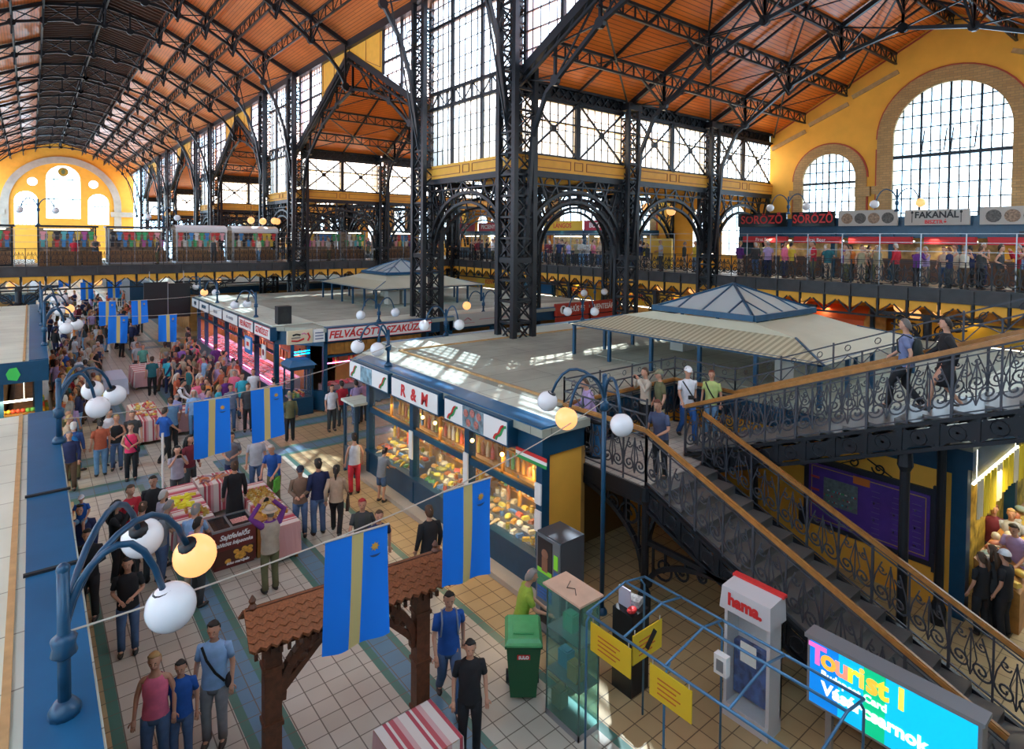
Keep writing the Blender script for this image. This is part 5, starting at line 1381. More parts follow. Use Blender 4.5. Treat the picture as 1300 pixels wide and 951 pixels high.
balustrade('scrolled balustrade with upper bars along the back of the landing', (LX0,LY1,LZ),(UX1,LY1,LZ), 1.12, .6, True)
balustrade('short scrolled balustrade at the far end of the landing', (UX1,LY1,LZ),(UX1,UY,LZ), 1.12, .6, True)
# blue litter bin on the landing
t = thing('litter_bin', 'blue cylindrical litter bin on the landing beside the corner balustrade', 'bin', (9.75,9.05,LZ))
m = MB(); m.lathe([(.15,0),(.17,.02),(.17,.72),(.15,.74)],(0,0,0),16); m.build('body', mat('blue bin',(.015,.12,.28),.4,var=.3,scale=8), t)
m = MB(); m.lathe([(.18,.74),(.19,.78),(.13,.86),(.02,.88)],(0,0,0),16); m.build('lid', IRON, t)
m = MB(); m.lathe([(.24,0),(.24,.02),(.17,.03)],(0,0,-.0),16); m.build('base', IRON, t)
# purple map board on the yellow wall behind the stairs
t = map_board('map_board', 'large purple market map in a dark frame on the yellow wall behind the stairs', (13.78,3.9,.9), 2.35, 1.3)
m = MB(); P = lambda u,z: (-.03,u,z)
for s in (-1,1): scroll(m,(1.17+s*.25,1.55),.14,1.4,s,P,.02); m.poly([(-.03,1.17+s*.02,1.7),(-.03,1.17+s*.5,1.45)],.02,.02)
m.build('scroll_crest', IRON, t)
# ------------------------------------------------------------ street style lamps, strings, flags
def lamp(x, y, z0, ztop, arms, label, zg=None, group=None, gr=.2, pr=.045):
    """arms: (dx,dy,lit)"""
    t = thing('globe_lamp', label, 'lamp', (x,y,z0), 0, group); H = ztop-z0; zg = (zg if zg is not None else ztop-.45)-z0
    m = MB(); m.sm = True; m.tube([(0,0,0),(0,0,H)], pr, 10); zc = zg+.02
    m.lathe([(pr*2.4,0),(pr*2.4,.05),(pr*1.3,.12)],(0,0,0),12)
    m.lathe([(pr,zc-.1),(pr*2.0,zc-.06),(pr*1.7,zc),(pr*2.0,zc+.06),(pr,zc+.1)],(0,0,0),12)
    m.ball((0,0,H),pr*1.1,8,6); m.build('pole', IRONB, t)
    for dx, dy, lit in arms:
        L = math.hypot(dx,dy); ux, uy = dx/L, dy/L; m = MB(); m.sm = True; pts = []
        for i in range(11):
            s = i/10; a = s*PI*.80
            r = L*.93*(1-math.cos(a))/(1-math.cos(PI*.80)); z = zc+.66*math.sin(a) if a < PI/2 else zc+.66-(.66-(zg+.15-zc))*(1-math.sin(a))/(1-math.sin(PI*.80))
            pts.append((ux*r, uy*r, z))
        m.tube(pts, pr*.62, 8); a_ = m.build('arm', IRONB, t)
        m = MB(); m.sm = True; d = V(pts[-1])-V(pts[-2]); p = V(pts[-1]); m.tube([p-d*.1,p+d.normalized()*.07],[gr*.42,gr*.5],12); m.build('cap', IRON, t)
        m = MB(); m.sm = True; m.ball((dx,dy,zg),gr,20,14); m.build('globe', GLOBEL if lit else GLOBEW, t)
    return t
A3 = lambda lits: [(.6,1.6,lits[0]),(.92,.88,lits[1]),(.58,.08,lits[2])]
lamp(.17,5.7,RZ+.03,4.62,[(.72,1.6,0),(1.08,.88,1),(.74,.08,0)],'big blue lamp post with three opal globes, one glowing, at the lower left', 4.0)
lamp(.36,13.3,RZ+.03,4.6,A3((0,0,0)),'blue lamp post with three unlit globes at the far end of the near left roof', 4.0)
lamp(.33,25.3,RZ+.03,4.9,A3((0,0,0)),'blue lamp post with three unlit globes on the second left stall block', 4.0)
lamp(.33,31.0,RZ+.03,4.9,A3((0,1,0)),'blue lamp post with one glowing globe on the second left stall block', 4.0)
lamp(.33,36.6,RZ+.03,4.9,A3((0,0,0)),'farthest blue lamp post with unlit globes on the second left stall block', 4.0)
lamp(8.5,7.72,0,4.6,[(-.6,.95,0),(-1.1,-.1,1),(-.6,-.95,0)],'tall blue lamp post standing on the floor beside the landing, one globe glowing', 4.0)
lamp(8.0,15.6,RZ+.03,4.5,[(-.6,.75,0),(-.32,.05,0)],'blue roof lamp with two globes above the delicatessen signs', 4.0)
lamp(8.0,28.6,RZ+.03,4.6,[(-.65,1.0,0),(-.1,1.05,0)],'blue roof lamp with two globes, nearest on the butchers block', 4.0)
lamp(8.0,35.9,RZ+.03,4.6,[(-.4,1.25,1),(.05,.6,0)],'blue roof lamp with one glowing globe on the butchers block', 4.0)
lamp(8.0,42.2 if False else 40.2,RZ+.03,4.6,[(-.5,1.1,0),(.0,1.2,0)],'blue roof lamp with two white globes at the far end of the butchers block', 4.0)
lamp(11.85,24.0,RZ+.04,4.25,[(-.85,0,0),(.8,0,0)],'double armed roof lamp above the large red lettered sign', 3.85)
lamp(12.25,19.2,RZ+.04,4.45,[(-.95,0,0),(.2,-.6,0)],'blue roof lamp at the far edge of the delicatessen roof, left of the column', 3.95)
lamp(17.5,24.0,RZ+.04,4.45,[(-1.0,0,1),(.9,0,0)],'blue roof lamp with one glowing globe between the iron columns', 3.9)
lamp(19.6,19.2,RZ+.04,4.45,[(-.95,0,0),(.05,-.7,0)],'blue roof lamp with white globes left of the pavilion', 3.95)
lamp(25.5,24.0,RZ+.04,4.5,[(-.9,0,0),(.8,0,0)],'roof lamp with two white globes above the red shop signs', 4.1)
lamp(31.3,15.6,8.6,9.5,[(0,1.0,0),(0,-.95,0)],'double globe lamp above the beer bar signs on the gallery', 8.97)
lamp(31.3,10.5,8.6,9.6,[(0,.95,0),(0,-.95,1)],'double globe lamp with one yellow globe above the bistro sign', 8.97)
lamp(.35,44.4,7.7,9.2,[(-.85,0,0),(.8,0,0)],'double globe lamp above the footbridge kiosks before the far windows', 8.6)
lamp(6.7,44.4,7.7,9.0,[(-.85,0,0),(.8,0,0)],'double globe lamp above the footbridge stalls left of the aisle windows', 8.35)
# globes hanging below the right gallery
for i,(y,z) in enumerate(((7.8,4.5),(8.6,4.25),(9.17,4.5),(13.1,4.5),(14.4,4.5),(19.1,4.5),(21.2,4.5),(25,4.5),(30.3,4.5),(36,4.5))):
    t = thing('hanging_globe', 'glowing yellow globe lamp hanging below the right gallery edge', 'lamp', (27.9,y,z), 0, 'globes below the right gallery')
    m = MB(); m.tube([(0,0,.2),(0,0,GF-.7-z+.05)],.015,5); m.build('stem', IRON, t); m = MB(); m.sm = True; m.ball((0,0,0),.21,14,10); m.build('globe', GLOBEL, t)
for i,(x,y,z) in enumerate(((20.0,43.5,4.2),(9.9,44,4.1),(3.2,44.5,4.3),(-.9,43.5,4.3))):
    t = thing('hanging_globe', 'glowing yellow globe lamp hanging below the footbridge', 'lamp', (x,y,z), 0, 'globes below the footbridge')
    m = MB(); m.tube([(0,0,.2),(0,0,GF-.7-z+.05)],.015,5); m.build('stem', IRON, t); m = MB(); m.sm = True; m.ball((0,0,0),.21,14,10); m.build('globe', GLOBEL, t)
for i,(x,y,z) in enumerate(((12.1,44.4,8.3),(12.9,44.4,8.25),(13.7,44.4,8.3),(14.4,46,8.3),(23.6,19.5,9.0),(25.6,20.4,8.9),(26.2,19.3,8.7))):
    t = thing('hanging_globe', 'glowing yellow globe lamp hanging at gallery level between the columns', 'lamp', (x,y,z), 0, 'globes at gallery level')
    m = MB(); m.tube([(0,0,.2),(0,0,9.75-z)],.012,5); m.build('stem', IRON, t); m = MB(); m.sm = True; m.ball((0,0,0),.24,14,10); m.build('globe', GLOBEL, t)
# strings between lamp posts
STR = mat('pale string', (.5,.45,.38), .8)
def string(a, b, sag, label):
    m = MB(); a = V(a); b = V(b); pts = [a.lerp(b,i/24)-V((0,0,sag*4*(i/24)*(1-i/24))) for i in range(25)]
    m.tube(pts, .009, 5); o = m.build('string', STR); tag(o, label, 'string'); return lambda x: pts[0].lerp(pts[-1],(x-a.x)/(b.x-a.x))-V((0,0,sag*4*((x-a.x)/(b.x-a.x))*(1-(x-a.x)/(b.x-a.x))))
s1 = string((.17,5.7,4.12),(8.5,7.72,4.12),.30,'pale string from the lower left lamp to the landing lamp')
s2 = string((.36,13.3,3.9),(8.0,15.5,4.1),.32,'pale string from the unlit left lamp to the delicatessen roof lamp')
s3 = string((.33,31.0,3.95),(7.9,28.6,4.0),.25,'string crossing the aisle with two small flags before the black screen')
s4 = string((.33,36.6,4.0),(7.9,35.0,4.1),.2,'string crossing the aisle with two small flags in front of the footbridge')
s5 = string((.33,50,4.0),(7.9,50,4.2),.15,'string with two flags just beyond the footbridge')
FLB = stripemat('flag cloth', 'X', [(0,(.0,.19,.80)),(.41,(.58,.46,.18)),(.59,(.0,.19,.80))], .72, .7)
GOLD = mat('emblem gold', (.60,.33,.05), .5); NAVY = mat('emblem dark blue', (.02,.06,.2), .5)
def flag_mesh(seed, W=.71, H=1.2):
    r = random.Random(seed); ph = r.uniform(0,6); am = r.uniform(.015,.03); nx, nz = 18, 16
    def f(u, v):   # u,v 0..1 ; v down
        return (W*u + .03*v*math.sin(ph), am*v*math.sin(u*9+ph+v*1.5)*1.3 + .05*v*v*math.sin(u*4+ph), -H*v - .05*v*math.sin(u*PI*.9+ph)*v)
    m = MB(); vs = [f(i/nx,j/nz) for j in range(nz+1) for i in range(nx+1)]
    m.add(vs, [(j*(nx+1)+i, j*(nx+1)+i+1, (j+1)*(nx+1)+i+1, (j+1)*(nx+1)+i) for j in range(nz) for i in range(nx)])
    m.sm = True; m.smooth = [True]*len(m.f)
    e = MB(); c = (.79,.17); K = 16
    P = lambda uu, vv, off: (f(uu,vv)[0], f(uu,vv)[1]-off, f(uu,vv)[2])
    sp = [P(c[0]+ (.075 if k % 2 == 0 else .042)*math.cos(2*PI*k/K), c[1]+(.075 if k % 2 == 0 else .042)*W/H*math.sin(2*PI*k/K), .008) for k in range(K)]
    e.add([P(*c,.012)]+sp, [(0,1+k,1+(k+1)%K) for k in range(K)])
    q = MB(); cs = []
    for k in range(9):
        a = PI*.1+PI*.8*k/8; cs.append((c[0]+.095*math.cos(a), .225+.07*W/H*math.sin(a)*1.0, .022*math.sin(PI*k/8)))
    vs = [P(x,y,.01) for x,y,_ in cs]+[P(x,y-w_*1.0,.01) for x,y,w_ in cs]
    q.add(vs, [(k,k+1,9+k+1,9+k) for k in range(8)])
    return m.mesh('cloth', FLB, True), e.mesh('sun_emblem', GOLD), q.mesh('moon_emblem', NAVY)
def flag(x, sfun, label, seed, sc_=1.0):
    p = sfun(x); q = sfun(x+.71); t = thing('flag', label, 'flag', p); t.rotation_euler = (0, -math.atan2(q.z-p.z,.71)*.5, 0); t.scale = (sc_,1,sc_)
    a, b, c = flag_mesh(seed); cl = ob('cloth', a, t); ob('sun_emblem', b, cl); ob('moon_emblem', c, cl)
    m = MB(); m.tube([(-.02,0,0),(.73,0,0)],.012,6); m.build('hem_rod', STR, t)
flag(2.46,s1,'large blue and gold striped flag with sun and moon, in front of the wooden gate', 1, 1.05)
flag(4.24,s1,'large blue and gold striped flag with sun and moon, in front of the lit delicatessen', 2, 1.1)
flag(2.64,s2,'mid-sized blue and gold flag hanging over the market tables, left one', 3)
flag(3.88,s2,'mid-sized blue and gold flag hanging right of the one over the tables', 4)
flag(2.52,s3,'small blue and gold flag at the left, lower one of the overlapping pair', 5)
flag(4.28,s3,'small blue and gold flag hanging lowest in front of the black screen', 6)
flag(2.61,s4,'small blue and gold flag at the left, upper one of the overlapping pair', 7)
flag(3.95,s4,'small blue and gold flag left of the one by the black screen', 8)
flag(2.6,s5,'tiny blue and gold flag just under the footbridge, left one', 9)
flag(4.13,s5,'tiny blue and gold flag just under the footbridge, right one', 10)
s6 = string((.33,57,4.4),(7.9,57,4.5),.1,'farthest string of small flags seen under the footbridge')
for i, x in enumerate((1.6,3.1,4.9)): flag(x,s6,'farthest tiny blue flag under the footbridge, %s of the three' % ('left','middle','right')[i], 11+i)
# ------------------------------------------------------------ market tables and things on the floor
CLW = (.72,.67,.63)
def drape_table(x0, y0, x1, y1, label, clabel, h=.82, drop=.7, mt=None):
    t = thing('market_table', label, 'table', (x0,y0,0)); W, D = x1-x0, y1-y0
    m = MB(); m.box(0,0,h-.05,W,D,h-.01); m.build('table_top', WMULL, t)
    for x in (.04,W-.08):
        for y in (.04,D-.08): m = MB(); m.box(x,y,0,x+.05,y+.05,h-.05); m.build('leg', WMULL, t)
    m = MB(); n = 26; top = []; bot = []
    per = [(0,0),(W,0),(W,D),(0,D)]
    pts = []
    for k in range(4):
        a, b = V(per[k]).to_3d(), V(per[(k+1)%4]).to_3d()
        L = (b-a).length; q = max(6,int(L/.09))
        for i in range(q): pts.append((a.lerp(b,i/q), (b-a).normalized().cross(V((0,0,1)))))
    N = len(pts)
    for i,(p,nn) in enumerate(pts):
        w = .02+.018*math.sin(i*1.7); top.append((p.x+nn.x*.008,p.y+nn.y*.008,h)); bot.append((p.x+nn.x*(.03+w),p.y+nn.y*(.03+w),h-drop-.01*math.sin(i*2.1)))
    m.add(top+bot+[(0,0,h),(W,0,h),(W,D,h),(0,D,h)], [(i,N+i,N+(i+1)%N,(i+1)%N) for i in range(N)]+[(2*N,2*N+1,2*N+2,2*N+3)])
    c = m.build('tablecloth', mt or STRIPE, None, (x0,y0,0)); tag(c, clabel, 'tablecloth'); return t
STRX = stripemat('red striped cloth crosswise', 'X', [(0,(.70,.64,.60)),(.35,(.45,.07,.10)),(.5,(.70,.64,.60)),(.6,(.50,.10,.12)),(.8,(.62,.38,.38))], .34)
drape_table(2.45,14.75,3.2,17.1,'market table under a red striped cloth with yellow packets, left of the vendor','red and white striped cloth on the table with yellow packets')
drape_table(3.25,16.6,4.3,17.4,'market table of trays under a striped cloth behind the vendor','red and white striped cloth on the rear table of trays', mt=STRX)
drape_table(4.0,13.3,4.65,16.1,'market table covered with small honey jars, right of the vendor','red and white striped cloth hanging below the honey jars')
drape_table(2.75,23.7,3.6,26.4,'striped market table heaped with produce in the middle of the aisle','pink striped cloth on the produce table in the middle of the aisle', mt=STRX)
drape_table(3.95,24.1,4.95,25.1,'small striped market table beside the waistcoated vendor','pink striped cloth of the small table beside the waistcoated vendor')
drape_table(2.4,31.3,3.3,33.6,'white and blue topped market table in the far aisle','white cloth with a blue edge on the far aisle table', mt=mat('white cloth blue',(.55,.58,.70),.7))
drape_table(3.7,32.4,5.0,34.6,'far market table with a pale cloth before the crowd','pale striped cloth on the far market table')
drape_table(3.4,6.2,4.25,7.0,'striped market table below the large right hand flag, at the bottom edge','red and white striped cloth on the table at the bottom edge', mt=STRX)
rnd = random.Random(21)
for r_ in range(6):
    for i in range(14):
        put(JAR, 4.08+r_*.09+rnd.uniform(-.015,.015), 13.9+i*.125+rnd.uniform(-.02,.02), .822, rnd.choice([(.65,.38,.05),(.72,.50,.12),(.5,.25,.03),(.75,.62,.3)]), 'small gold lidded honey jar on the striped table right of the vendor', 'jar', 'honey jars on the right table', s=.8)
for i in range(22): put(PKT, 2.55+rnd.random()*.5, 15.6+rnd.random()*.7, .822, (.78,.72,.03), 'bright yellow packet on the left striped table', 'packet', 'yellow packets', s=1.0)
for i in range(24): put(JAR, 2.72+rnd.random()*.42, 14.8+rnd.random()*.6, .822, rnd.choice([(.6,.45,.1),(.5,.4,.1),(.6,.2,.05)]), 'small jar near the freezer on the left striped table', 'jar', 'jars near the freezer', s=.8)
for i in range(26): put(SAUS, 3.35+rnd.random()*.85, 16.7+rnd.random()*.55, .822, rnd.choice([(.25,.12,.14),(.45,.2,.1),(.7,.25,.1),(.35,.25,.3)]), 'dark sausage or sweet on the rear striped table', 'sausage', 'goods on the rear striped table', s=.8)
for i in range(40): put(rnd.choice([LOAF,FRU]), 2.85+rnd.random()*.65, 23.9+rnd.random()*2.4, .822, rnd.choice([(.65,.5,.1),(.6,.3,.1),(.55,.1,.1),(.7,.65,.5)]), 'loaf or fruit on the produce table in the middle of the aisle', 'food', 'food on the produce table')
for i in range(14): put(BOT, 3.85+rnd.random()*1.0, 32.6+rnd.random()*1.8, .822, (.7,.7,.72), 'white cup or bottle on the far market table', 'cup', 'cups on the far table', s=.6)
# freezer
t = thing('freezer', 'dark red chest freezer with white script and a photo of fried dumplings', 'freezer', (2.95,13.75,0))
DR = mat('dark red freezer',(.16,.025,.02),.35); m = MB(); m.box(0,0,.06,.88,.75,.84); m.box(.03,.03,0,.85,.72,.06); m.build('body', DR, t)
m = MB()
for a in ((-.01,-.01,.84,.89,.04,.88),(-.01,.71,.84,.89,.76,.88),(-.01,.04,.84,.04,.71,.88),(.84,.04,.84,.89,.71,.88),(.38,.04,.84,.42,.71,.875)): m.box(*a)
m.build('lid_frame', STEEL, t)
g = MB(); g.quad((.03,.03,.86),(.86,.03,.86),(.86,.72,.86),(.03,.72,.86)); g.build('glass_lid', glassmat('dark lid glass',(.25,.28,.3),.4,.05,(.03,.035,.04)), t)
m = MB(); m.box(.45,.2,.862,.78,.45,.868); m.build('lid_sticker', mat('red sticker',(.55,.25,.22),.5,var=.6,scale=30), t)
m = MB(); m.box(.04,-.012,.1,.84,0,.42); pz = m.build('poster', mat('brown poster',(.10,.03,.02),.5), t)
rnd = random.Random(2); DUM = mat('fried dumpling',(.72,.36,.05),.5,var=.3,scale=20)
for i in range(14):
    m = MB(); m.ball((.28+rnd.random()*.5,-.012,.16+rnd.random()*.2),.06,10,6,(1,.12,.8)); m.build('dumpling_picture', DUM, pz)
text('Sajtfelelős', .15, WHITET, t, (.44,-.01,.70), '-y', shear=.3, bold=.004); text('töltött képsonka', .11, WHITET, t, (.44,-.01,.55), '-y', shear=.3, bold=.004); text('édes marcipán', .08, WHITET, t, (.5,-.02,.12), '-y', shear=.3, bold=.003)
t = thing('wooden_stand', 'brown wooden stand with a small white cup sign, right of the red freezer', 'stand', (3.88,13.8,0)); m = MB(); m.box(0,0,0,.4,.5,.8); m.box(-.03,-.03,.8,.43,.53,.84); m.build('body', WMULL, t); m = MB()
for i in range(3): m.box(.08+i*.08,-.012,.5,.13+i*.08,0,.62)
m.build('cup_marks', WHITET, t)
t = thing('white_post', 'slender white pole of the market tent left of the mid-sized flag', 'pole', (2.55,17.2,0)); m = MB(); m.tube([(0,0,0),(0,0,2.2)],.03,8); m.build('pole', WHITEP, t); m = MB(); m.lathe([(.09,0),(.09,.03),(.03,.05)],(0,0,0),10); m.build('foot', IRON, t)
# ---- carved wooden gate
WD = mat('carved reddish wood', (.11,.036,.014), .5, var=.3, scale=14, bump=.3); SH = mat('wood shingles', (.25,.085,.028), .6, var=.3, scale=40, bump=.2)
t = thing('wooden_gate', 'carved brown wooden gate with a small scalloped shingle roof, behind the largest flag', 'gate', (3.26,7.38,0), -.09)
W = 2.0
for s in (-1,1):
    m = MB(); m.box(s*W/2-.1,-.1,0,s*W/2+.1,.1,2.2)
    for z in (.5,1.2,1.9): m.box(s*W/2-.12,-.12,z,s*W/2+.12,.12,z+.05)
    m.build('post', WD, t)
m = MB(); m.box(-W/2-.18,-.09,2.18,W/2+.18,.09,2.34); m.box(-W/2-.25,-.2,2.34,W/2+.25,.2,2.4)
for i in range(26): x = -W/2-.2+i*(W+.4)/25; m.box(x-.02,-.13,2.12,x+.02,-.09,2.2)
m.build('lintel', WD, t)
m = MB()
for s in (-1,1):
    pts = [(s*(W/2-.1-.62*(1-math.cos(a*PI/20))), 0, 1.45+.72*math.sin(a*PI/20)) for a in range(11)]; m.poly(pts,.12,.1)
    m.ball((s*(W/2-.36),0,1.92),.08,8,6); m.beam((s*(W/2-.1),0,1.55),(s*(W/2-.75),0,2.2),.08,.08)
    for k in range(4): p = pts[2+k*2]; m.ball((p[0]-s*.05,0,p[2]-.05),.05,7,5)
m.build('curved_braces', WD, t)
m = MB()
for s in (-1,1):
    for r_ in range(5):
        y0, z0 = s*(.36-.068*r_), 2.40+.055*r_; y1, z1 = s*(.36-.068*(r_+1)-.02), 2.40+.055*(r_+1)+.02
        n = 22
        for i in range(n):
            xa = -W/2-.32+(W+.64)*i/n; xb = -W/2-.32+(W+.64)*(i+1)/n; xm = (xa+xb)/2; off = s*.012
            m.add([(xa,y1,z1),(xb,y1,z1),(xb,y0,z0),(xm,y0+s*.035,z0-.03),(xa,y0,z0),(xa,y1,z1+.02),(xb,y1,z1+.02),(xb,y0+off,z0+.035),(xm,y0+s*.05,z0+.01+.012*((i+r_)%2)),(xa,y0+off,z0+.035)],[(0,1,2,3,4),(9,8,7,6,5),(4,3,8,9),(3,2,7,8),(1,6,7,2),(0,4,9,5)])
m.build('shingles', SH, t)
m = MB(); m.box(-W/2-.3,-.03,2.66,W/2+.3,.03,2.71)
for s in (-1,1): m.lathe([(.04,2.66),(.055,2.72),(.03,2.76),(.045,2.8),(.01,2.86)],(s*(W/2+.22),0,0),8)
m.build('ridge', WD, t)
# ---- vending machine
t = thing('vending_machine', 'tall grey drinks vending machine beside the stairs landing', 'vending machine', (7.17,7.5,0))
m = MB(); m.box(.03,0,.05,.6,.64,1.85); m.box(.06,.03,0,.57,.61,.05); m.build('cabinet', mat('graphite cabinet',(.085,.09,.105),.4,.3), t)
m = MB(); m.box(0,.01,.1,.03,.63,1.83); m.build('door', mat('silver door',(.22,.24,.27),.35,.5), t)
m = MB(); m.box(-.01,.2,1.15,0,.58,1.78); p_ = m.build('picture_panel', mat('dark vending picture',(.03,.02,.02),.3), t)
m = MB(); m.lathe([(.09,-.008),(.02,0)],(-.01,.38,1.52),12,'x'); m.box(-.018,.31,1.2,-.01,.46,1.45); m.build('portrait', mat('portrait tone',(.32,.15,.09),.5), p_)
LIME = mat('lime label',(.22,.62,.04),.5,emit=.25); m = MB(); m.box(-.015,.2,1.15,-.008,.58,1.23); m.box(-.015,.05,1.35,-.005,.15,1.6); m.build('green_label', LIME, t)
for i in range(8):
    m = MB(); m.box(-.012,.2,1.08-i*.058,0,.58,1.12-i*.058); m.build('button_row', mat('vending green',(.08,.35,.16),.5) if i < 4 else mat('vending blue',(.06,.18,.5),.5), t)
m = MB(); m.box(-.012,.05,1.1,0,.15,1.3); m.build('blue_label', MATS['vending blue'], t)
m = MB(); m.box(-.01,.2,.25,0,.5,.5); m.build('tray', BLACKT, t)
# ---- glass showcase with plywood top
t = thing('glass_showcase', 'upright glass showcase with a plywood sheet on top, beside the green bin', 'showcase', (6.02,5.88,0))
m = MB(); m.box(-.03,-.03,1.97,.46,.76,2.0); m.build('plywood_top', mat('plywood',(.62,.42,.30),.6,var=.12,scale=3), t)
m = MB(); m.tube([(.12,.2,2.01),(.2,.3,2.03),(.15,.42,2.01),(.3,.5,2.02)],.006,5); m.build('cord', BLACKT, t)
m = MB()
for x in (0,.4):
    for y in (0,.68): m.box(x,y,0,x+.02,y+.02,1.97)
m.box(0,0,0,.42,.7,.1)
for z in (.7,1.35): m.box(0,0,z,.42,.7,z+.012)
m.build('frame', STEEL, t)
g = MB(); g.quad((.0,.0,.1),(.42,.0,.1),(.42,.0,1.97),(.0,.0,1.97)); g.quad((0,0,.1),(0,.7,.1),(0,.7,1.97),(0,0,1.97)); g.quad((.42,0,.1),(.42,.7,.1),(.42,.7,1.97),(.42,0,1.97)); g.build('glass', glassmat('green edge glass',(.55,.80,.72),.75,.05,(.2,.45,.38)), t)
for i,(x,y,z,c_) in enumerate(((.1,.15,.712,(.5,.3,.12)),(.2,.45,.712,(.1,.3,.5)),(.15,.3,1.362,(.1,.5,.3)),(.12,.5,.1,(.3,.25,.15)))):
    m = MB(); m.box(0,0,0,.16,.2,.24); m.box(.02,.02,.24,.14,.18,.26); o = m.build('boxed_item', GOODS, None, (6.02+x,5.88+y,z)); o.color = (*c_,1); tag(o, '%s inside the glass showcase' % ('brown box on the middle shelf','blue box on the middle shelf','green box on the top shelf','dull box at the bottom')[i], 'box')
# ---- wheelie bin
t = thing('wheelie_bin', 'green two wheeled refuse bin beside the man in lime green', 'bin', (6.02,7.12,0), math.radians(-38))
GB = mat('green bin plastic',(.01,.10,.035),.4); GL = mat('pale green lid',(.10,.42,.16),.35,var=.1)
m = MB(); m.add([(-.2,-.22,.08),(.2,-.22,.08),(.2,.2,.08),(-.2,.2,.08),(-.27,-.28,.95),(.27,-.28,.95),(.27,.3,.98),(-.27,.3,.98)],[(0,3,2,1),(4,5,6,7),(0,1,5,4),(1,2,6,5),(2,3,7,6),(3,0,4,7)]); m.box(-.29,-.31,.9,.29,.32,.96); m.build('body', GB, t)
m = MB(); m.add([(-.29,-.33,.96),(.29,-.33,.96),(.29,.33,1.0),(-.29,.33,1.0),(-.24,-.27,1.04),(.24,-.27,1.04),(.24,.26,1.08),(-.24,.26,1.08)],[(4,5,6,7),(0,1,5,4),(1,2,6,5),(2,3,7,6),(3,0,4,7),(0,3,2,1)]); m.box(-.16,-.18,1.055,.16,.12,1.075); m.box(-.27,-.37,.97,.27,-.32,1.0); m.build('lid', GL, t)
m = MB(); m.tube([(-.25,.36,1.0),(.25,.36,1.0)],.015,6); m.build('handle', GB, t)
for s in (-1,1): m = MB(); m.lathe([(.1,-.025),(.1,.025)],(s*.24,.22,.1),14,'x'); m.build('wheel', BLACKT, t)
m = MB(); m.box(-.1,-.285,.72,.1,-.272,.79); b = m.build('red_badge', REDT, t); text('SULO', .065, WHITET, b, (0,-.288,.755), '-y', bold=.003)
# ---- blue tube awning frame with yellow notices
t = thing('tube_frame', 'bare light blue tube frame of a market stand below the stairs', 'frame', (0,0,0))
BT = mat('light blue tube',(.07,.20,.36),.35,.3); m = MB(); m.sm = True; YA, YB = 5.65, 2.6
L, Mx, Rx = (5.92,2.05), (6.72,2.2), (7.16,2.12)
for x,z in (L,Mx,Rx): m.tube([(x,YA,z),(x,YB,z)],.018,8)
for y in (YA,5.0,4.35,3.5,2.6): m.tube([(L[0],y,L[1]),(Mx[0],y,Mx[1]),(Rx[0],y,Rx[1])],.016,8)
m.tube([(L[0],YA,L[1]-.55),(Rx[0],YA,L[1]-.55)],.014,8) if False else None
for x,z in (L,Rx):
    for y in (YA,4.35,2.6): m.tube([(x,y,0),(x,y,z-.12),(x+(.1 if x < 6.5 else -.1),y,z)],.016,8)
m.build('tubes', BT, t)
YN = mat('yellow notice board',(.72,.50,.02),.5); RD = mat('dull red print',(.5,.13,.02),.5)
for i,(p0,p1,lb,skew) in enumerate((((5.9,5.55),(5.9,4.85),'yellow notice with faint red print hanging on the left tube, nearest the glass showcase',0),((6.05,4.95),(6.65,4.95),'yellow notice with a black and red mark hanging crosswise on the tube frame',0),((5.9,4.55),(5.9,3.95),'lowest yellow notice hanging on the left tube above the bottom edge',0))):
    n_ = thing('notice_board', lb, 'notice', (p0[0],p0[1],2.02 if i != 1 else 2.07)); d = V((p1[0]-p0[0],p1[1]-p0[1],0)); ang = math.atan2(d.y,d.x); n_.rotation_euler = (0,0,ang); W_ = d.length
    m = MB(); m.box(0,-.008,-.42,W_,.008,-.03); b = m.build('board', YN, n_)
    f_ = -1 if i else -1; y_ = -.012
    m = MB()
    for k in range(4): m.box(W_*.2,-.014,-.16-k*.06,W_*(.75-.1*(k%2)),.014,-.145-k*.06)
    m.build('print_lines', RD, b)
    if i == 1: m = MB(); m.beam((W_*.45,-.015,-.3),(W_*.75,-.015,-.12),.01,.09); m.build('mark', BLACKT, b)
    for x in (.04,W_-.04): m = MB(); m.tube([(x,0,-.04),(x,0,.03)],.008,5); m.build('tie', STR, n_)
t = thing('black_crate', 'black crate with white and red papers on it, under the tube frame', 'crate', (7.25,5.95,0)); m = MB(); m.box(0,0,0,.42,.4,1.3); m.build('body', BLACKT, t)
o = MB().box(0,0,0,.02,.24,.3).build('paper', mat('lilac paper',(.5,.5,.62),.6), None, (7.38,6.1,1.302)); tag(o,'pale lilac sheet standing on the black crate','paper')
m = MB(); m.ball((0,0,.05),.07,10,6,(1.4,1,.7)); o = m.build('red_bag', REDT, None, (7.34,6.03,1.30)); tag(o,'small red bag on the black crate','bag')
m = MB(); m.box(0,0,0,.2,.2,.1); o = m.build('newspaper_pile', mat('print paper',(.45,.44,.43),.7,var=.5,scale=25), None, (7.5,6.03,1.302)); o.rotation_euler = (0,0,.3); tag(o,'pile of printed papers at the back of the black crate','papers')
t = thing('meter_box', 'small white box fixed to a tube of the blue frame', 'box', (7.1,4.3,1.45)); m = MB(); m.box(-.06,-.09,0,.04,.09,.26); m.build('case', WHITEP, t); m = MB(); m.box(-.066,-.05,.05,-.06,.05,.2); m.build('label', STEEL, t)
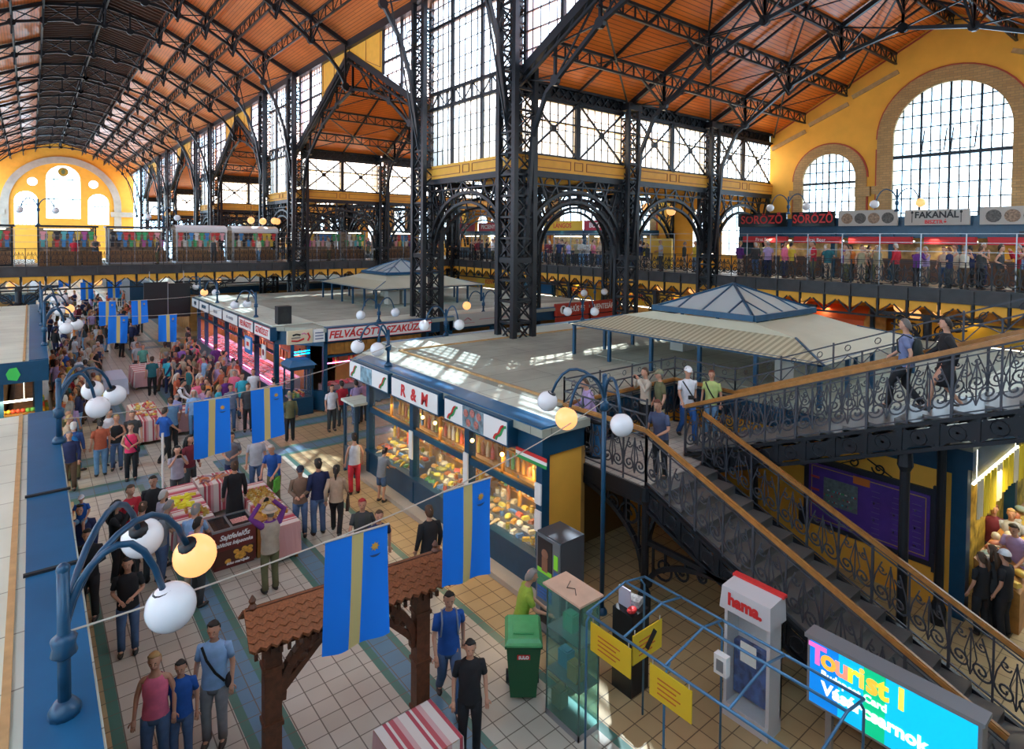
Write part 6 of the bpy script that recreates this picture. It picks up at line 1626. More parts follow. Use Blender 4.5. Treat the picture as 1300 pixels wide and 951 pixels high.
# ---- film kiosk and tourist light box
t = thing('film_display', 'white topped upright glass display with a red brand word, beside the lower flight', 'display case', (8.14,4.2,0))
m = MB(); m.box(0,0,0,.38,.72,.2); m.box(.02,0,.2,.38,.05,1.68); m.box(.02,.67,.2,.38,.72,1.68); m.box(.34,0,.2,.38,.72,1.68); m.build('case', mat('white enamel',(.55,.55,.57),.4), t)
m = MB(); m.add([(-.06,-.04,1.66),(.4,-.04,1.66),(.4,.76,1.66),(-.06,.76,1.66),(-.03,-.02,1.98),(.4,-.02,2.02),(.4,.74,2.02),(-.03,.74,1.98)],[(0,3,2,1),(4,5,6,7),(0,1,5,4),(1,2,6,5),(2,3,7,6),(3,0,4,7)]); m.build('header', MATS['white enamel'], t)
m = MB(); m.box(.3,-.045,2.0,.41,.765,2.04); m.build('red_edge', REDT, t)
text('hama.', .24, REDT, t, (-.052,.36,1.83), '-x', bold=.012, xs=.95)
m = MB(); m.box(.2,.06,.3,.33,.66,1.1); m.build('blue_packs', mat('blue packs',(.02,.07,.25),.5,var=.6,scale=9), t); m = MB(); m.box(.1,.25,.9,.11,.5,1.2); m.build('white_card', WHITEP, t)
g = MB(); g.quad((.01,.05,.2),(.01,.67,.2),(.01,.67,1.66),(.01,.05,1.66)); g.build('glass', GLASSC, t)
t = thing('tourist_light_box', 'backlit blue and green tourist information sign at the bottom edge by the stairs', 'sign', (8.1,1.75,0))
m = MB(); m.box(0,0,1.0,.22,1.9,1.92); m.box(-.03,-.03,1.88,.25,1.93,1.93); m.build('case', mat('grey case',(.28,.29,.31),.4,.4), t)
for y in (.2,1.6): m = MB(); m.box(.06,y,0,.14,y+.08,1.0); m.build('leg', STEEL, t)
def lit(n_, c_, e=.9): return mat(n_, c_, .4, emit=e, ecol=c_)
SC = [lit('lit blue',(.0,.22,.75)),lit('lit cyan',(.0,.50,.85)),lit('lit green',(.0,.55,.25)),lit('lit sky',(.0,.55,.9))]
for y0,y1,c_ in ((1.5,1.86,0),(1.2,1.5,1),(.95,1.2,2),(.04,.95,3)): m = MB(); m.box(-.012,y0,1.04,0,y1,1.86); m.build('lit_face', SC[c_], t)
for tx, y, c_ in (('T',1.76,(.8,.15,.5)),('o',1.62,(1,.45,.05)),('u',1.46,(1,.3,.2)),('r',1.32,(.9,.8,.05)),('i',1.22,(1,.6,.1)),('s',1.10,(1,.5,.05)),('t',.98,(1,.65,.05)),('I',.78,(.9,.7,.1))):
    text(tx, .36, lit('lit letter %.2f%.2f' % (c_[1],c_[2]), c_, 1.0), t, (-.02,y,1.70), '-x', bold=.012)
text('Budapest Card', .13, lit('lit white',(1,1,1),1.0), t, (-.02,1.32,1.49), '-x', bold=.004); text('Vásárcsarnok', .22, MATS['lit white'], t, (-.02,1.10,1.31), '-x', bold=.008)
# ---- goods at the front of the corner shop under the stairs
t = thing('shop_counter', 'sloping counter heaped with goods at the corner shop right of the purple map', 'counter', (14.05,2.55,0)); m = MB(); m.add([(0,0,0),(5,0,0),(5,.7,0),(0,.7,0),(0,0,.75),(5,0,.75),(5,.7,1.15),(0,.7,1.15)],[(0,3,2,1),(4,5,6,7),(0,1,5,4),(1,2,6,5),(2,3,7,6),(3,0,4,7)]); m.build('body', WMULL, t)
rnd = random.Random(31)
for i in range(60):
    x = 14.15+rnd.random()*3.6; q = rnd.random(); put(rnd.choice([LOAF,PKT,FRU]), x, 2.6+q*.6, .76+(.05+q*.6)/.7*.4, rnd.choice([(.6,.55,.45),(.7,.5,.1),(.15,.15,.18),(.6,.2,.1),(.5,.6,.5)]), 'small article heaped on the counter of the corner shop', 'goods', 'goods on the corner shop counter', s=1.5)
YC = mat('yellow hung cloth',(.80,.62,.03),.7); CC = mat('cream hung cloth',(.7,.66,.5),.7)
for i in range(9):
    W_ = .38; m = MB(); n = 8
    vs = [(W_*a/n,.02*math.sin(a*1.6),-.75*b/6*(1+.1*math.sin(i))) for b in range(7) for a in range(n+1)]
    m.add(vs,[(b*(n+1)+a,b*(n+1)+a+1,(b+1)*(n+1)+a+1,(b+1)*(n+1)+a) for b in range(6) for a in range(n)]); m.smooth = [True]*len(m.f)
    o = m.build('hanging_cloth', YC if i % 3 else CC, None, (14.05+i*.46,3.22,2.62-.0*i)); tag(o, 'cloth hanging above the corner shop counter', 'cloth', 'cloths above the corner shop counter')
m = MB(); m.tube([(14.1,3.3,2.55),(17.5,3.3,2.55)],.03,6); m.tube([(14.3,3.3,2.55),(14.3,3.3,3.3)],.008,5); m.tube([(17.3,3.3,2.55),(17.3,3.3,3.3)],.008,5); tag(m.build('fluorescent_tube', TUBE), 'lit tube lamp above the corner shop goods', 'lamp')
m = MB(); m.box(14.0,3.5,0,21,3.6,2.9); tag(m.build('shop_back', mat('yellow goods wall',(.5,.36,.06),.7,var=.7,scale=4)), 'yellow lit back wall of goods in the corner shop', 'wall of goods', kind='stuff')
PEOPLE = [
(1.96,9.05,0,'stand',-118,'skyblue','grey','dark','man in a light blue shirt with a black chest strap, at the bottom left',1.78,'tshirt','trousers',None,'strap'),
(1.23,9.0,0,'stand',-110,'pink','jeans','blonde','blonde woman in a pink top with sunglasses on her head at the bottom edge',1.68,'tank','trousers',None,None),
(1.53,8.98,0,'stand',-110,'royal','jeans','dark','dark haired child in a blue top beside the blonde woman',1.45,'tshirt','trousers',None,None),
(3.71,12.33,0,'armsup',95,'purple','olive','cap','man in a beige vest and hat taking a photo with raised arms',1.75,'long','trousers','beige','vest'),
(4.94,7.61,0,'walk',-115,'royal','jeans','dark','man in a blue polo with a backpack walking towards the camera right of the gate',1.78,'tshirt','trousers',None,'backpack'),
(4.68,6.67,0,'stand',-120,'black','black','black','woman in a black t-shirt at the bottom edge below the lit shop',1.65,'tshirt','trousers',None,None),
(6.28,7.49,0,'reach',-30,'lime','royal','grey','grey haired man in a lime green shirt leaning on the green bin',1.72,'tshirt','trousers',None,None),
(6.21,10.31,0,'stand',80,'black','black','brown','man in a black suit seen from behind before the delicatessen',1.78,'long','trousers',None,None),
(5.34,11.55,0,'walk',-120,'darkgrey','darkgrey','brown','man in a dark waistcoat over a red shirt above the largest flag',1.74,'tshirt','trousers',None,'redstripe'),
(5.41,10.93,0,'walk',-110,'navy','navy','brown','young man in a navy t-shirt carrying a pale bag above the largest flag',1.7,'tshirt','trousers',None,'whitebag'),
(5.35,14.03,0,'stand',85,'navy','jeans','dark','man in a dark navy jacket and jeans seen from behind',1.83,'long','trousers',None,None),
(5.69,13.76,0,'walk',60,'beige','black','dark','woman in a beige top with a ponytail and brown handbag beside the navy jacketed man',1.68,'long','trousers','ponytail','handbag'),
(4.97,14.19,0,'front',-110,'brown','jeans','capnavy','person in a brown checked shirt and dark cap looking down, left of the couple',1.7,'long','trousers','navy',None),
(7.0,15.66,0,'stand',80,'lightgrey','red','dark','woman in a pale sleeveless top and red trousers seen from behind',1.7,'tank','trousers',None,None),
(7.36,14.74,0,'reach',20,'midgrey','denim','black','child in a grey top and denim shorts reaching to the shop window',1.45,'tshirt','shorts',None,None),
(1.24,11.97,0,'front',-100,'black','jeans','black','woman with long dark hair, black top and flared jeans left of the globes',1.68,'tshirt','trousers','long',None),
(0.78,13.48,0,'front',-110,'black','black','dark','young man in a black hooded top at the lower left',1.72,'long','trousers',None,None),
(0.74,14.63,0,'stand',-110,'navy','darkgrey','dark','man in a dark shirt carrying a child on his shoulders',1.8,'long','trousers',None,None),
(1.63,15.23,0,'front',-70,'crimson','black','brown','man in a red shirt at the left among the standing group',1.75,'tshirt','trousers',None,None),
(1.32,14.69,0,'photo',-20,'black','black','black','woman with long black hair and a black dress beside the man in red',1.68,'long','trousers','long',None),
(2.1,15.42,0,'stand',-110,'black','black','dark','man in a black sweater at the edge of the striped tables',1.78,'long','trousers',None,None),
(1.71,14.24,0,'reach',70,'lilacgrey','darkgrey','brown','woman in a pale grey top and dark trousers behind the upper globe',1.65,'tshirt','trousers',None,None),
(2.02,14.0,0,'reach',10,'midgrey','jeans','grey','grey haired person in a grey t-shirt leaning to the striped table',1.7,'tshirt','trousers',None,'backpackdark'),
(2.18,14.75,0,'stand',10,'lilacgrey','jeans','whitehair','white haired woman in grey lilac at the striped table',1.65,'tshirt','trousers',None,None),
(2.48,13.26,0,'reach',60,'skyblue','beige','grey','man in a light blue shirt with thinning hair at the striped table',1.74,'tshirt','trousers',None,None),
(2.46,12.73,0,'front',20,'lilac','darkgrey','dark','man in a lilac shirt beside the red freezer',1.72,'tshirt','trousers',None,None),
(3.78,15.31,0,'stand',80,'black','black','brown','vendor in a long black apron between the striped tables',1.75,'apron','trousers',None,None),
(4.82,17.26,0,'stand',-110,'palegrey','jeans','grey','older man in a pale grey shirt behind the honey jars',1.74,'tshirt','trousers',None,None),
(4.98,16.2,0,'reach',-130,'royal','olive','whitehair','white haired man in a blue polo with a green shopping bag',1.74,'tshirt','trousers',None,'greenbag'),
(4.32,17.8,0,'front',-110,'blackstripe','navy','dark','man in a black and white striped t-shirt behind the mid-sized flags',1.7,'tshirt','trousers',None,None),
(2.95,17.65,0,'photo',-90,'lilacgrey','darkgrey','black','woman with dark hair taking a picture left of the mid-sized flag',1.66,'tshirt','trousers','long',None),
(3.36,18.27,0,'stand',-60,'maroon','darkgrey','black','dark haired woman in a maroon top half hidden by the mid-sized flag',1.7,'long','trousers','long',None),
(0.92,21.53,0,'stand',80,'blue2','olive','whitehair','white haired man with a bright blue backpack seen from behind at the left',1.7,'long','trousers',None,'backpackblue'),
(1.56,21.42,0,'stand',95,'rust','lightjeans','dark','woman in a rust coloured top and light jeans seen from behind',1.7,'tshirt','trousers',None,None),
(1.99,21.69,0,'front',-100,'black','jeans','blonde','blonde woman in a black sleeveless top and short jeans, walking towards us',1.7,'tank','trousers',None,None),
(2.23,20.52,0,'front',-100,'hotpink','black','brown','woman in a bright pink sleeveless top and black trousers',1.68,'tank','trousers',None,'strap'),
(1.85,22.32,0,'stand',-60,'white','jeans','brown','man in a white t-shirt behind the blonde woman in black',1.75,'tshirt','trousers',None,None),
(2.4,21.68,0,'stand',-100,'darkgrey','darkgrey','dark','man in a dark grey t-shirt behind the woman in pink',1.75,'tshirt','trousers',None,None),
(3.25,21.52,0,'walk',30,'royal','black','dark','man in a bright blue shirt stepping forward at the striped table',1.74,'tshirt','trousers',None,None),
(3.63,22.53,0,'reach',100,'steel','black','brown','man in a steel blue shirt at the striped market table',1.76,'tshirt','trousers',None,None),
(3.76,23.55,0,'lean',60,'lilacblue','black','grey','man in a lilac blue shirt bending over the produce table',1.74,'tshirt','trousers',None,None),
(4.3,25.4,0,'reach',-30,'white','black','black','waistcoated vendor with white sleeves at the small striped table',1.74,'long','trousers',None,'vestblack'),
(4.86,23.97,0,'front',100,'pinklilac','jeans','brown','man in a pink lilac shirt and jeans seen from behind',1.74,'tshirt','trousers',None,None),
(5.68,23.5,0,'stand',-100,'navystripe','denim','brown','man in a navy and grey striped t-shirt in the aisle',1.74,'tshirt','trousers',None,None),
(6.17,23.08,0,'stand',-105,'blackprint','black','brown','man in a black printed t-shirt beside the striped one',1.78,'tshirt','trousers',None,None),
(6.44,24.95,0,'stand',-80,'turquoise','jeans','brown','man in a turquoise t-shirt behind the black printed one',1.78,'tshirt','trousers',None,None),
(5.93,25.35,0,'stand',-70,'purple','black','dark','woman in a purple top near the butchers counter',1.65,'tshirt','trousers',None,None),
(7.31,23.84,0,'reach',70,'orangebrown','turq2','dark','woman in an orange brown top and turquoise trousers at the meat counter',1.68,'tank','trousers',None,None),
(7.04,21.14,0,'stand',80,'olive','black','greycap','person in olive clothes and a cap behind the right mid-sized flag',1.7,'long','trousers','olive',None),
(8.61,21.27,0,'stand',-90,'white','darkgrey','dark','man in a white shirt in front of the red lettered sign shop',1.72,'tshirt','trousers',None,None),
(9.15,21.62,0,'front',90,'crimson','darkgrey','dark','man in a red shirt at the counter under the large red sign',1.72,'tshirt','trousers',None,None),
(9.67,21.5,0,'front',90,'lilac','jeans','dark','person in lilac at the counter beside the delicatessen corner, nearer one',1.7,'tshirt','trousers',None,None),
(10.05,21.63,0,'front',90,'pinklilac','darkgrey','brown','person in pink lilac close to the delicatessen corner',1.68,'tshirt','trousers',None,None),
(5.77,33.12,0,'stand',90,'violet','beige','dark','man in a violet shirt and beige trousers seen from behind',1.78,'tshirt','trousers',None,None),
(4.93,32.12,0,'stand',80,'crimson','darkgrey','grey','person in a red shirt left of the violet shirted man',1.68,'tshirt','trousers',None,None),
(4.82,30.81,0,'stand',60,'turquoise','navy','dark','person in a turquoise top with a pale bag in the aisle',1.68,'tshirt','trousers',None,'whitebag'),
(4.18,30.85,0,'stand',90,'teal','black','dark','man in a dark teal polo at the far market table',1.75,'tshirt','trousers',None,None),
(4.35,35.0,0,'stand',-80,'seagreen','darkgrey','grey','person in a sea green top behind the far market table',1.68,'tshirt','trousers',None,None),
(4.16,35.53,0,'stand',-70,'palegrey','darkgrey','brown','person in pale grey beside the sea green one',1.72,'tshirt','trousers',None,None),
(1.79,31.7,0,'stand',90,'greystripe','darkgrey','dark','man in a pale striped shirt seen from behind in the left crowd',1.76,'tshirt','trousers',None,None),
(0.95,31.31,0,'front',0,'orange','darkgrey','orangescarf','woman in an orange headscarf and top at the left stall',1.66,'long','trousers','scarf',None),
(11.59,9.2,2.4,'photo',160,'beigetop','black','brown','woman in a cream top raising a small camera on the landing',1.68,'long','trousers',None,None),
(11.59,8.78,2.4,'stand',150,'olive','khaki','greycap','man in olive green with a black bag behind the woman taking a picture',1.7,'tshirt','trousers','olive','strap'),
(12.18,8.42,2.4,'walk',-125,'white','royal2','cap','man in a white polo, white cap and blue trousers on the landing',1.76,'tshirt','trousers','white','camera'),
(12.91,8.24,2.4,'stand',-160,'limepale','lightjeans','auburn','auburn haired woman in a pale lime top on the landing',1.62,'tshirt','trousers',None,'strap'),
(9.85,7.42,2.4,'rail',-170,'navyprint','black','auburn','woman in a navy patterned shirt leaning on the wooden rail at the stair head',1.62,'tshirt','trousers',None,None),
(9.75,9.25,2.4,'rail',150,'lilac','black','brown','man in a lilac shirt leaning on the far corner rail of the landing',1.7,'long','trousers',None,None),
(12.85,4.1,4.01,'walk',95,'plaid','black','greydark','man in a plaid shirt with a small backpack going down the upper flight',1.72,'tshirt','trousers',None,'backpackdark'),
(12.26,3.3,4.27,'walk',110,'blackjacket','black','dark','woman in a black jacket and skirt going down the upper flight',1.62,'long','skirt',None,None),
(13.53,3.0,0,'stand',60,'black','black','brown','girl in black with a ponytail at the corner shop counter',1.5,'tshirt','trousers','ponytail',None),
(13.78,2.89,0,'stand',70,'darkgrey','black','brown','woman with long brown hair at the corner shop',1.6,'tshirt','trousers','long',None),
(13.74,2.71,0,'stand',80,'black','black','whitecap','woman in black with a white cap at the corner shop',1.6,'tshirt','trousers','white',None),
(15.14,2.81,0,'reach',170,'lilac','violet','dark','man in violet reaching over the corner shop counter',1.7,'tshirt','trousers',None,None),
(16.01,3.38,0,'stand',200,'maroon','black','auburn','auburn haired woman behind the corner shop counter',1.6,'tshirt','trousers',None,None),
(16.02,3.09,0,'stand',190,'palegrey','black','blonde','blonde person behind the corner shop counter, at the right edge',1.6,'tshirt','trousers',None,None),
]
CROWD = [
(1.21,35.41,0,'stand',122,'royal','black','auburn',1.67,'tshirt',None,0),
(0.77,36.17,0,'stand2',121,'orange','brownp','brown',1.64,'tshirt',None,0),
(1.89,33.0,0,'walk',-128,'darkgrey','beige','whitehair',1.6,'tshirt',None,0),
(1.92,29.33,0,'stand2',94,'khakitop','jeans','auburn',1.61,'tank',None,0),
(1.33,27.2,0,'front',180,'palegrey','olive','black',1.6,'tshirt',None,0),
(1.93,26.48,0,'walk',52,'yellow','black','blonde',1.72,'long',None,0),
(0.88,26.45,0,'front',93,'orange','black','black',1.74,'tshirt','long',0),
(1.62,30.14,0,'stand',-63,'pink','olive','whitehair',1.76,'long','long',0),
(1.06,29.34,0,'walk',-109,'crimson','lightjeans','brown',1.63,'long','ponytail',0),
(1.02,36.68,0,'stand',17,'pink','brownp','black',1.66,'tank','ponytail',0),
(1.01,30.64,0,'stand',169,'cream','jeans','auburn',1.77,'long',None,0),
(0.83,32.38,0,'walk',76,'lilac','jeans','auburn',1.75,'tshirt',None,0),
(1.99,30.52,0,'front',96,'midgrey','darkgrey','grey',1.79,'tshirt','ponytail',0),
(2.63,36.92,0,'front',-115,'beige','black','whitehair',1.73,'tshirt',None,0),
(1.42,29.66,0,'front',-21,'cream','beige','black',1.67,'long','long',0),
(2.13,31.18,0,'walk',-170,'white','beige','dark',1.71,'tshirt','ponytail',0),
(1.87,34.84,0,'walk',-144,'greystripe','jeans','whitehair',1.69,'long','long',0),
(1.15,37.09,0,'stand2',28,'turquoise','lightjeans','brown',1.62,'tshirt','long',0),
(1.25,32.41,0,'stand',-149,'yellow','jeans','auburn',1.67,'long',None,0),
(1.19,36.01,0,'front',-38,'lilac','darkgrey','blonde',1.68,'tshirt','long',0),
(2.44,35.56,0,'stand2',-34,'black','brownp','grey',1.67,'tank',None,0),
(0.78,34.23,0,'front',-151,'black','lightjeans','black',1.79,'tshirt',None,0),
(1.67,33.54,0,'walk',-58,'white','beige','auburn',1.64,'tshirt',None,0),
(2.72,38.43,0,'front',79,'palegrey','black','dark',1.64,'long',None,0),
(0.76,27.57,0,'stand',161,'olive','navy','black',1.76,'long',None,0),
(2.55,36.04,0,'front',-41,'navy','black','auburn',1.64,'tshirt',None,0),
(0.95,28.43,0,'stand',-123,'teal','brownp','black',1.6,'tshirt','ponytail',0),
(1.62,28.79,0,'front',-59,'navy','brownp','black',1.77,'tshirt','long',0),
(2.16,33.98,0,'stand',60,'khakitop','black','blonde',1.63,'tank',None,0),
(1.01,33.84,0,'walk',-1,'yellow','black','whitehair',1.72,'tank','ponytail',0),
(1.96,27.73,0,'stand',160,'midgrey','olive','blonde',1.78,'long',None,0),
(1.4,34.07,0,'stand2',166,'darkgrey','beige','blonde',1.74,'tshirt','ponytail',0),
(0.85,28.01,0,'stand2',46,'palegrey','olive','blonde',1.73,'tank',None,0),
(1.45,27.76,0,'front',176,'lilac','brownp','auburn',1.66,'tank',None,0),
(1.29,26.33,0,'stand2',161,'navy','lightjeans','brown',1.7,'long','long',0),
(1.48,28.28,0,'stand2',-99,'maroon','brownp','whitehair',1.74,'tank','long',0),
(1.31,38.04,0,'walk',-17,'palegrey','beige','grey',1.78,'tshirt',None,0),
(0.91,33.07,0,'stand2',28,'darkgrey','beige','dark',1.65,'tank','long',0),
(2.28,37.85,0,'stand',153,'cream','olive','brown',1.59,'tshirt',None,0),
(0.9,28.94,0,'stand',-97,'rust','olive','brown',1.79,'tshirt','ponytail',0),
(0.85,25.1,0,'stand',109,'rust','navy','whitehair',1.75,'long','ponytail',1),
(0.79,20.69,0,'stand2',-102,'navy','brownp','grey',1.68,'long','ponytail',1),
(0.83,22.22,0,'walk',-15,'beige','lightjeans','blonde',1.77,'tshirt',None,1),
(0.94,24.01,0,'stand',73,'lilac','brownp','grey',1.77,'tshirt','long',1),
(0.85,23.5,0,'walk',-52,'olive','lightjeans','grey',1.63,'tshirt',None,1),
(1.75,50.65,0,'front',67,'rust','darkgrey','brown',1.64,'long',None,2),
(4.16,57.71,0,'stand',93,'navy','darkgrey','grey',1.61,'tshirt',None,2),
(2.59,45.47,0,'stand',113,'darkgrey','lightjeans','dark',1.64,'tank','long',2),
(1.82,39.95,0,'stand',25,'white','lightjeans','dark',1.69,'tshirt',None,2),
(1.8,49.79,0,'stand',105,'palegrey','black','brown',1.75,'tshirt','ponytail',2),
(1.96,41.0,0,'stand',132,'palegrey','brownp','grey',1.79,'tshirt',None,2),
(3.62,59.44,0,'front',102,'navy','darkgrey','brown',1.6,'tshirt','long',2),
(2.5,48.38,0,'walk',-36,'palegrey','jeans','brown',1.73,'tank',None,2),
(2.57,40.25,0,'stand',98,'khakitop','beige','blonde',1.63,'tshirt',None,2),
(4.92,68.54,0,'walk',44,'darkgrey','navy','black',1.61,'long','long',2),
(3.91,50.26,0,'stand',41,'beige','lightjeans','dark',1.74,'long',None,2),
(1.33,40.37,0,'walk',115,'purple','jeans','whitehair',1.59,'tshirt','long',2),
(2.92,52.92,0,'stand2',145,'white','darkgrey','black',1.76,'tshirt','long',2),
(2.65,57.2,0,'front',-12,'pink','black','whitehair',1.67,'tank',None,2),
(3.4,54.09,0,'stand',-19,'rust','jeans','blonde',1.64,'tshirt','long',2),
(3.09,42.02,0,'stand',-84,'black','lightjeans','blonde',1.69,'tank','long',2),
(4.22,61.88,0,'stand2',177,'teal','darkgrey','grey',1.69,'tshirt','ponytail',2),
(3.13,44.76,0,'stand2',-133,'palegrey','jeans','black',1.63,'tshirt','long',2),
(3.59,46.08,0,'walk',80,'darkgrey','lightjeans','auburn',1.74,'tank','long',2),
(3.13,54.91,0,'stand',-39,'turquoise','darkgrey','whitehair',1.75,'tank',None,2),
(4.16,58.28,0,'front',48,'palegrey','lightjeans','whitehair',1.7,'long',None,2),
(2.83,49.66,0,'front',177,'lilac','olive','whitehair',1.63,'tank',None,2),
(3.91,53.36,0,'stand2',17,'black','lightjeans','auburn',1.8,'tshirt','long',2),
(1.43,42.75,0,'front',29,'navy','lightjeans','dark',1.77,'tshirt',None,2),
(2.1,45.93,0,'walk',165,'orange','black','whitehair',1.77,'tank',None,2),
(2.49,41.07,0,'stand',-60,'beige','jeans','black',1.72,'long',None,2),
(3.55,52.77,0,'front',175,'navy','black','blonde',1.65,'tshirt',None,2),
(3.2,70.6,0,'front',-55,'navy','olive','blonde',1.7,'tshirt',None,2),
(1.81,48.41,0,'front',-62,'crimson','beige','blonde',1.68,'long','long',2),
(4.1,64.26,0,'walk',147,'lilac','olive','black',1.79,'long','long',2),
(2.28,63.39,0,'front',15,'crimson','lightjeans','dark',1.71,'long',None,3),
(1.9,74.51,0,'stand2',-34,'yellow','jeans','black',1.75,'tshirt','ponytail',3),
(2.19,62.51,0,'front',141,'midgrey','navy','auburn',1.6,'tshirt',None,3),
(2.52,72.47,0,'walk',-13,'navy','darkgrey','dark',1.74,'tshirt',None,3),
(0.98,51.08,0,'front',-49,'navy','navy','whitehair',1.78,'tank',None,3),
(1.93,57.47,0,'front',-65,'navy','lightjeans','dark',1.77,'tank','ponytail',3),
(1.08,44.24,0,'stand',52,'black','navy','black',1.66,'long','ponytail',3),
(1.19,48.03,0,'front',61,'navy','black','auburn',1.59,'long','ponytail',3),
(1.53,71.27,0,'walk',152,'purple','lightjeans','auburn',1.67,'tshirt',None,3),
(1.92,69.02,0,'stand2',9,'greystripe','darkgrey','blonde',1.73,'tank','ponytail',3),
(2.21,65.7,0,'stand2',135,'skyblue','black','whitehair',1.67,'long',None,3),
(1.65,62.07,0,'stand2',-39,'navy','olive','dark',1.62,'tshirt','long',3),
(3.72,48.22,0,'front',120,'darkgrey','beige','dark',1.63,'tshirt',None,4),
(4.38,37.94,0,'front',-114,'palegrey','jeans','grey',1.7,'tshirt',None,4),
(4.19,48.16,0,'front',35,'darkgrey','navy','dark',1.7,'tshirt','long',4),
(4.59,46.86,0,'front',134,'darkgrey','black','blonde',1.59,'long','long',4),
(5.0,44.55,0,'front',-147,'greystripe','black','grey',1.61,'long','long',4),
(4.09,41.61,0,'front',40,'navy','black','whitehair',1.68,'tshirt','long',4),
(4.14,44.92,0,'stand2',-20,'skyblue','black','grey',1.73,'long',None,4),
(4.87,43.92,0,'stand2',-131,'navy','black','dark',1.74,'long',None,4),
(4.94,47.47,0,'stand2',-154,'navy','brownp','grey',1.79,'long',None,4),
(3.52,44.11,0,'stand',-1,'darkgrey','lightjeans','brown',1.77,'long',None,4),
(6.22,27.16,0,'walk',-166,'rust','jeans','black',1.62,'long',None,5),
(7.18,39.43,0,'front',144,'darkgrey','brownp','dark',1.79,'tshirt','ponytail',5),
(5.84,34.69,0,'walk',-14,'black','darkgrey','grey',1.75,'tshirt',None,5),
(4.8,29.53,0,'stand2',158,'black','black','grey',1.67,'tank','long',5),
(5.31,30.33,0,'front',22,'beige','navy','dark',1.8,'tshirt',None,5),
(4.53,27.08,0,'walk',-32,'rust','darkgrey','whitehair',1.65,'tshirt','long',5),
(5.5,29.79,0,'stand2',-159,'maroon','olive','dark',1.68,'tank',None,5),
(6.0,29.34,0,'stand2',-170,'skyblue','navy','dark',1.79,'tshirt','ponytail',5),
(6.23,34.06,0,'stand2',88,'navy','beige','blonde',1.6,'long',None,5),
(4.91,29.08,0,'front',-2,'navy','black','black',1.66,'tshirt',None,5),
(6.03,38.3,0,'stand',-90,'darkgrey','darkgrey','whitehair',1.79,'tank','long',5),
(6.33,28.32,0,'walk',-103,'lilac','olive','whitehair',1.68,'tank','long',5),
(5.91,28.09,0,'stand',-22,'darkgrey','jeans','grey',1.68,'tshirt',None,5),
(6.8,36.98,0,'stand2',56,'orange','black','black',1.71,'tshirt','long',5),
(5.24,31.61,0,'stand2',-128,'maroon','darkgrey','dark',1.76,'long',None,5),
(6.18,32.41,0,'walk',18,'darkgrey','olive','grey',1.67,'long','ponytail',5),
(4.8,31.49,0,'walk',156,'navy','brownp','grey',1.79,'tshirt',None,5),
(6.36,29.83,0,'stand2',149,'darkgrey','black','grey',1.75,'tshirt','ponytail',5),
(6.07,37.3,0,'stand',158,'khakitop','black','black',1.65,'tshirt','ponytail',5),
(6.55,34.37,0,'walk',49,'pink','beige','blonde',1.63,'tshirt',None,5),
(6.8,27.61,0,'stand2',56,'greystripe','beige','grey',1.75,'tank','ponytail',5),
(5.25,26.28,0,'front',-52,'purple','beige','whitehair',1.59,'tank',None,5),
(6.82,35.51,0,'stand2',77,'black','brownp','dark',1.66,'tank',None,5),
(6.72,29.02,0,'stand',-140,'darkgrey','lightjeans','blonde',1.58,'tshirt',None,5),
(5.34,35.06,0,'stand',75,'khakitop','lightjeans','dark',1.71,'tshirt','ponytail',5),
(5.79,31.81,0,'walk',-146,'darkgrey','black','black',1.79,'tshirt','long',5),
(6.53,35.19,0,'stand',-4,'royal','jeans','grey',1.63,'tshirt','ponytail',5),
(5.97,35.95,0,'walk',-41,'rust','jeans','whitehair',1.61,'long','long',5),
(5.27,26.8,0,'stand',37,'maroon','navy','whitehair',1.6,'tshirt','ponytail',5),
(5.82,30.6,0,'stand2',6,'khakitop','jeans','dark',1.69,'tshirt',None,5),
(6.29,30.84,0,'walk',47,'pink','lightjeans','grey',1.75,'tshirt','ponytail',5),
(6.69,36.41,0,'stand',-85,'white','beige','dark',1.69,'tank','ponytail',5),
(4.93,30.06,0,'walk',-147,'navy','olive','auburn',1.7,'long',None,5),
(5.23,28.49,0,'stand',-147,'teal','darkgrey','black',1.65,'tank','ponytail',5),
(7.21,31.3,0,'walk',148,'darkgrey','black','brown',1.6,'tank','ponytail',6),
(7.09,25.76,0,'walk',-116,'white','beige','auburn',1.72,'tshirt','ponytail',6),
(7.22,28.72,0,'walk',108,'darkgrey','darkgrey','brown',1.59,'tshirt',None,6),
(6.92,28.18,0,'stand',74,'rust','brownp','black',1.78,'long',None,6),
(7.06,30.31,0,'front',-20,'midgrey','olive','black',1.77,'long',None,6),
(6.69,29.51,0,'stand',-44,'black','beige','blonde',1.68,'tshirt',None,6),
(6.49,26.24,0,'stand',-125,'pink','lightjeans','grey',1.67,'long',None,6),
(7.16,32.48,0,'walk',63,'purple','lightjeans','auburn',1.76,'long',None,6),
(4.79,22.99,0,'stand2',-45,'royal','jeans','black',1.79,'tshirt',None,7),
(5.24,25.12,0,'front',-164,'orange','brownp','brown',1.71,'tshirt',None,7),
(4.48,23.61,0,'stand',-110,'skyblue','lightjeans','whitehair',1.69,'long','long',7),
(4.98,25.52,0,'walk',-106,'pink','brownp','blonde',1.64,'long',None,7),
(5.38,24.03,0,'front',-33,'turquoise','lightjeans','blonde',1.65,'tshirt',None,7),
(5.01,51.2,0,'stand2',-90,'royal','jeans','brown',1.79,'tshirt','long',8),
(5.86,49.78,0,'stand',-28,'royal','navy','dark',1.7,'tshirt',None,8),
(2.69,74.66,0,'stand2',-41,'teal','lightjeans','brown',1.62,'tshirt',None,8),
(1.92,58.23,0,'walk',-29,'white','darkgrey','dark',1.7,'tshirt',None,8),
(4.75,63.8,0,'walk',-136,'crimson','brownp','black',1.67,'tshirt',None,8),
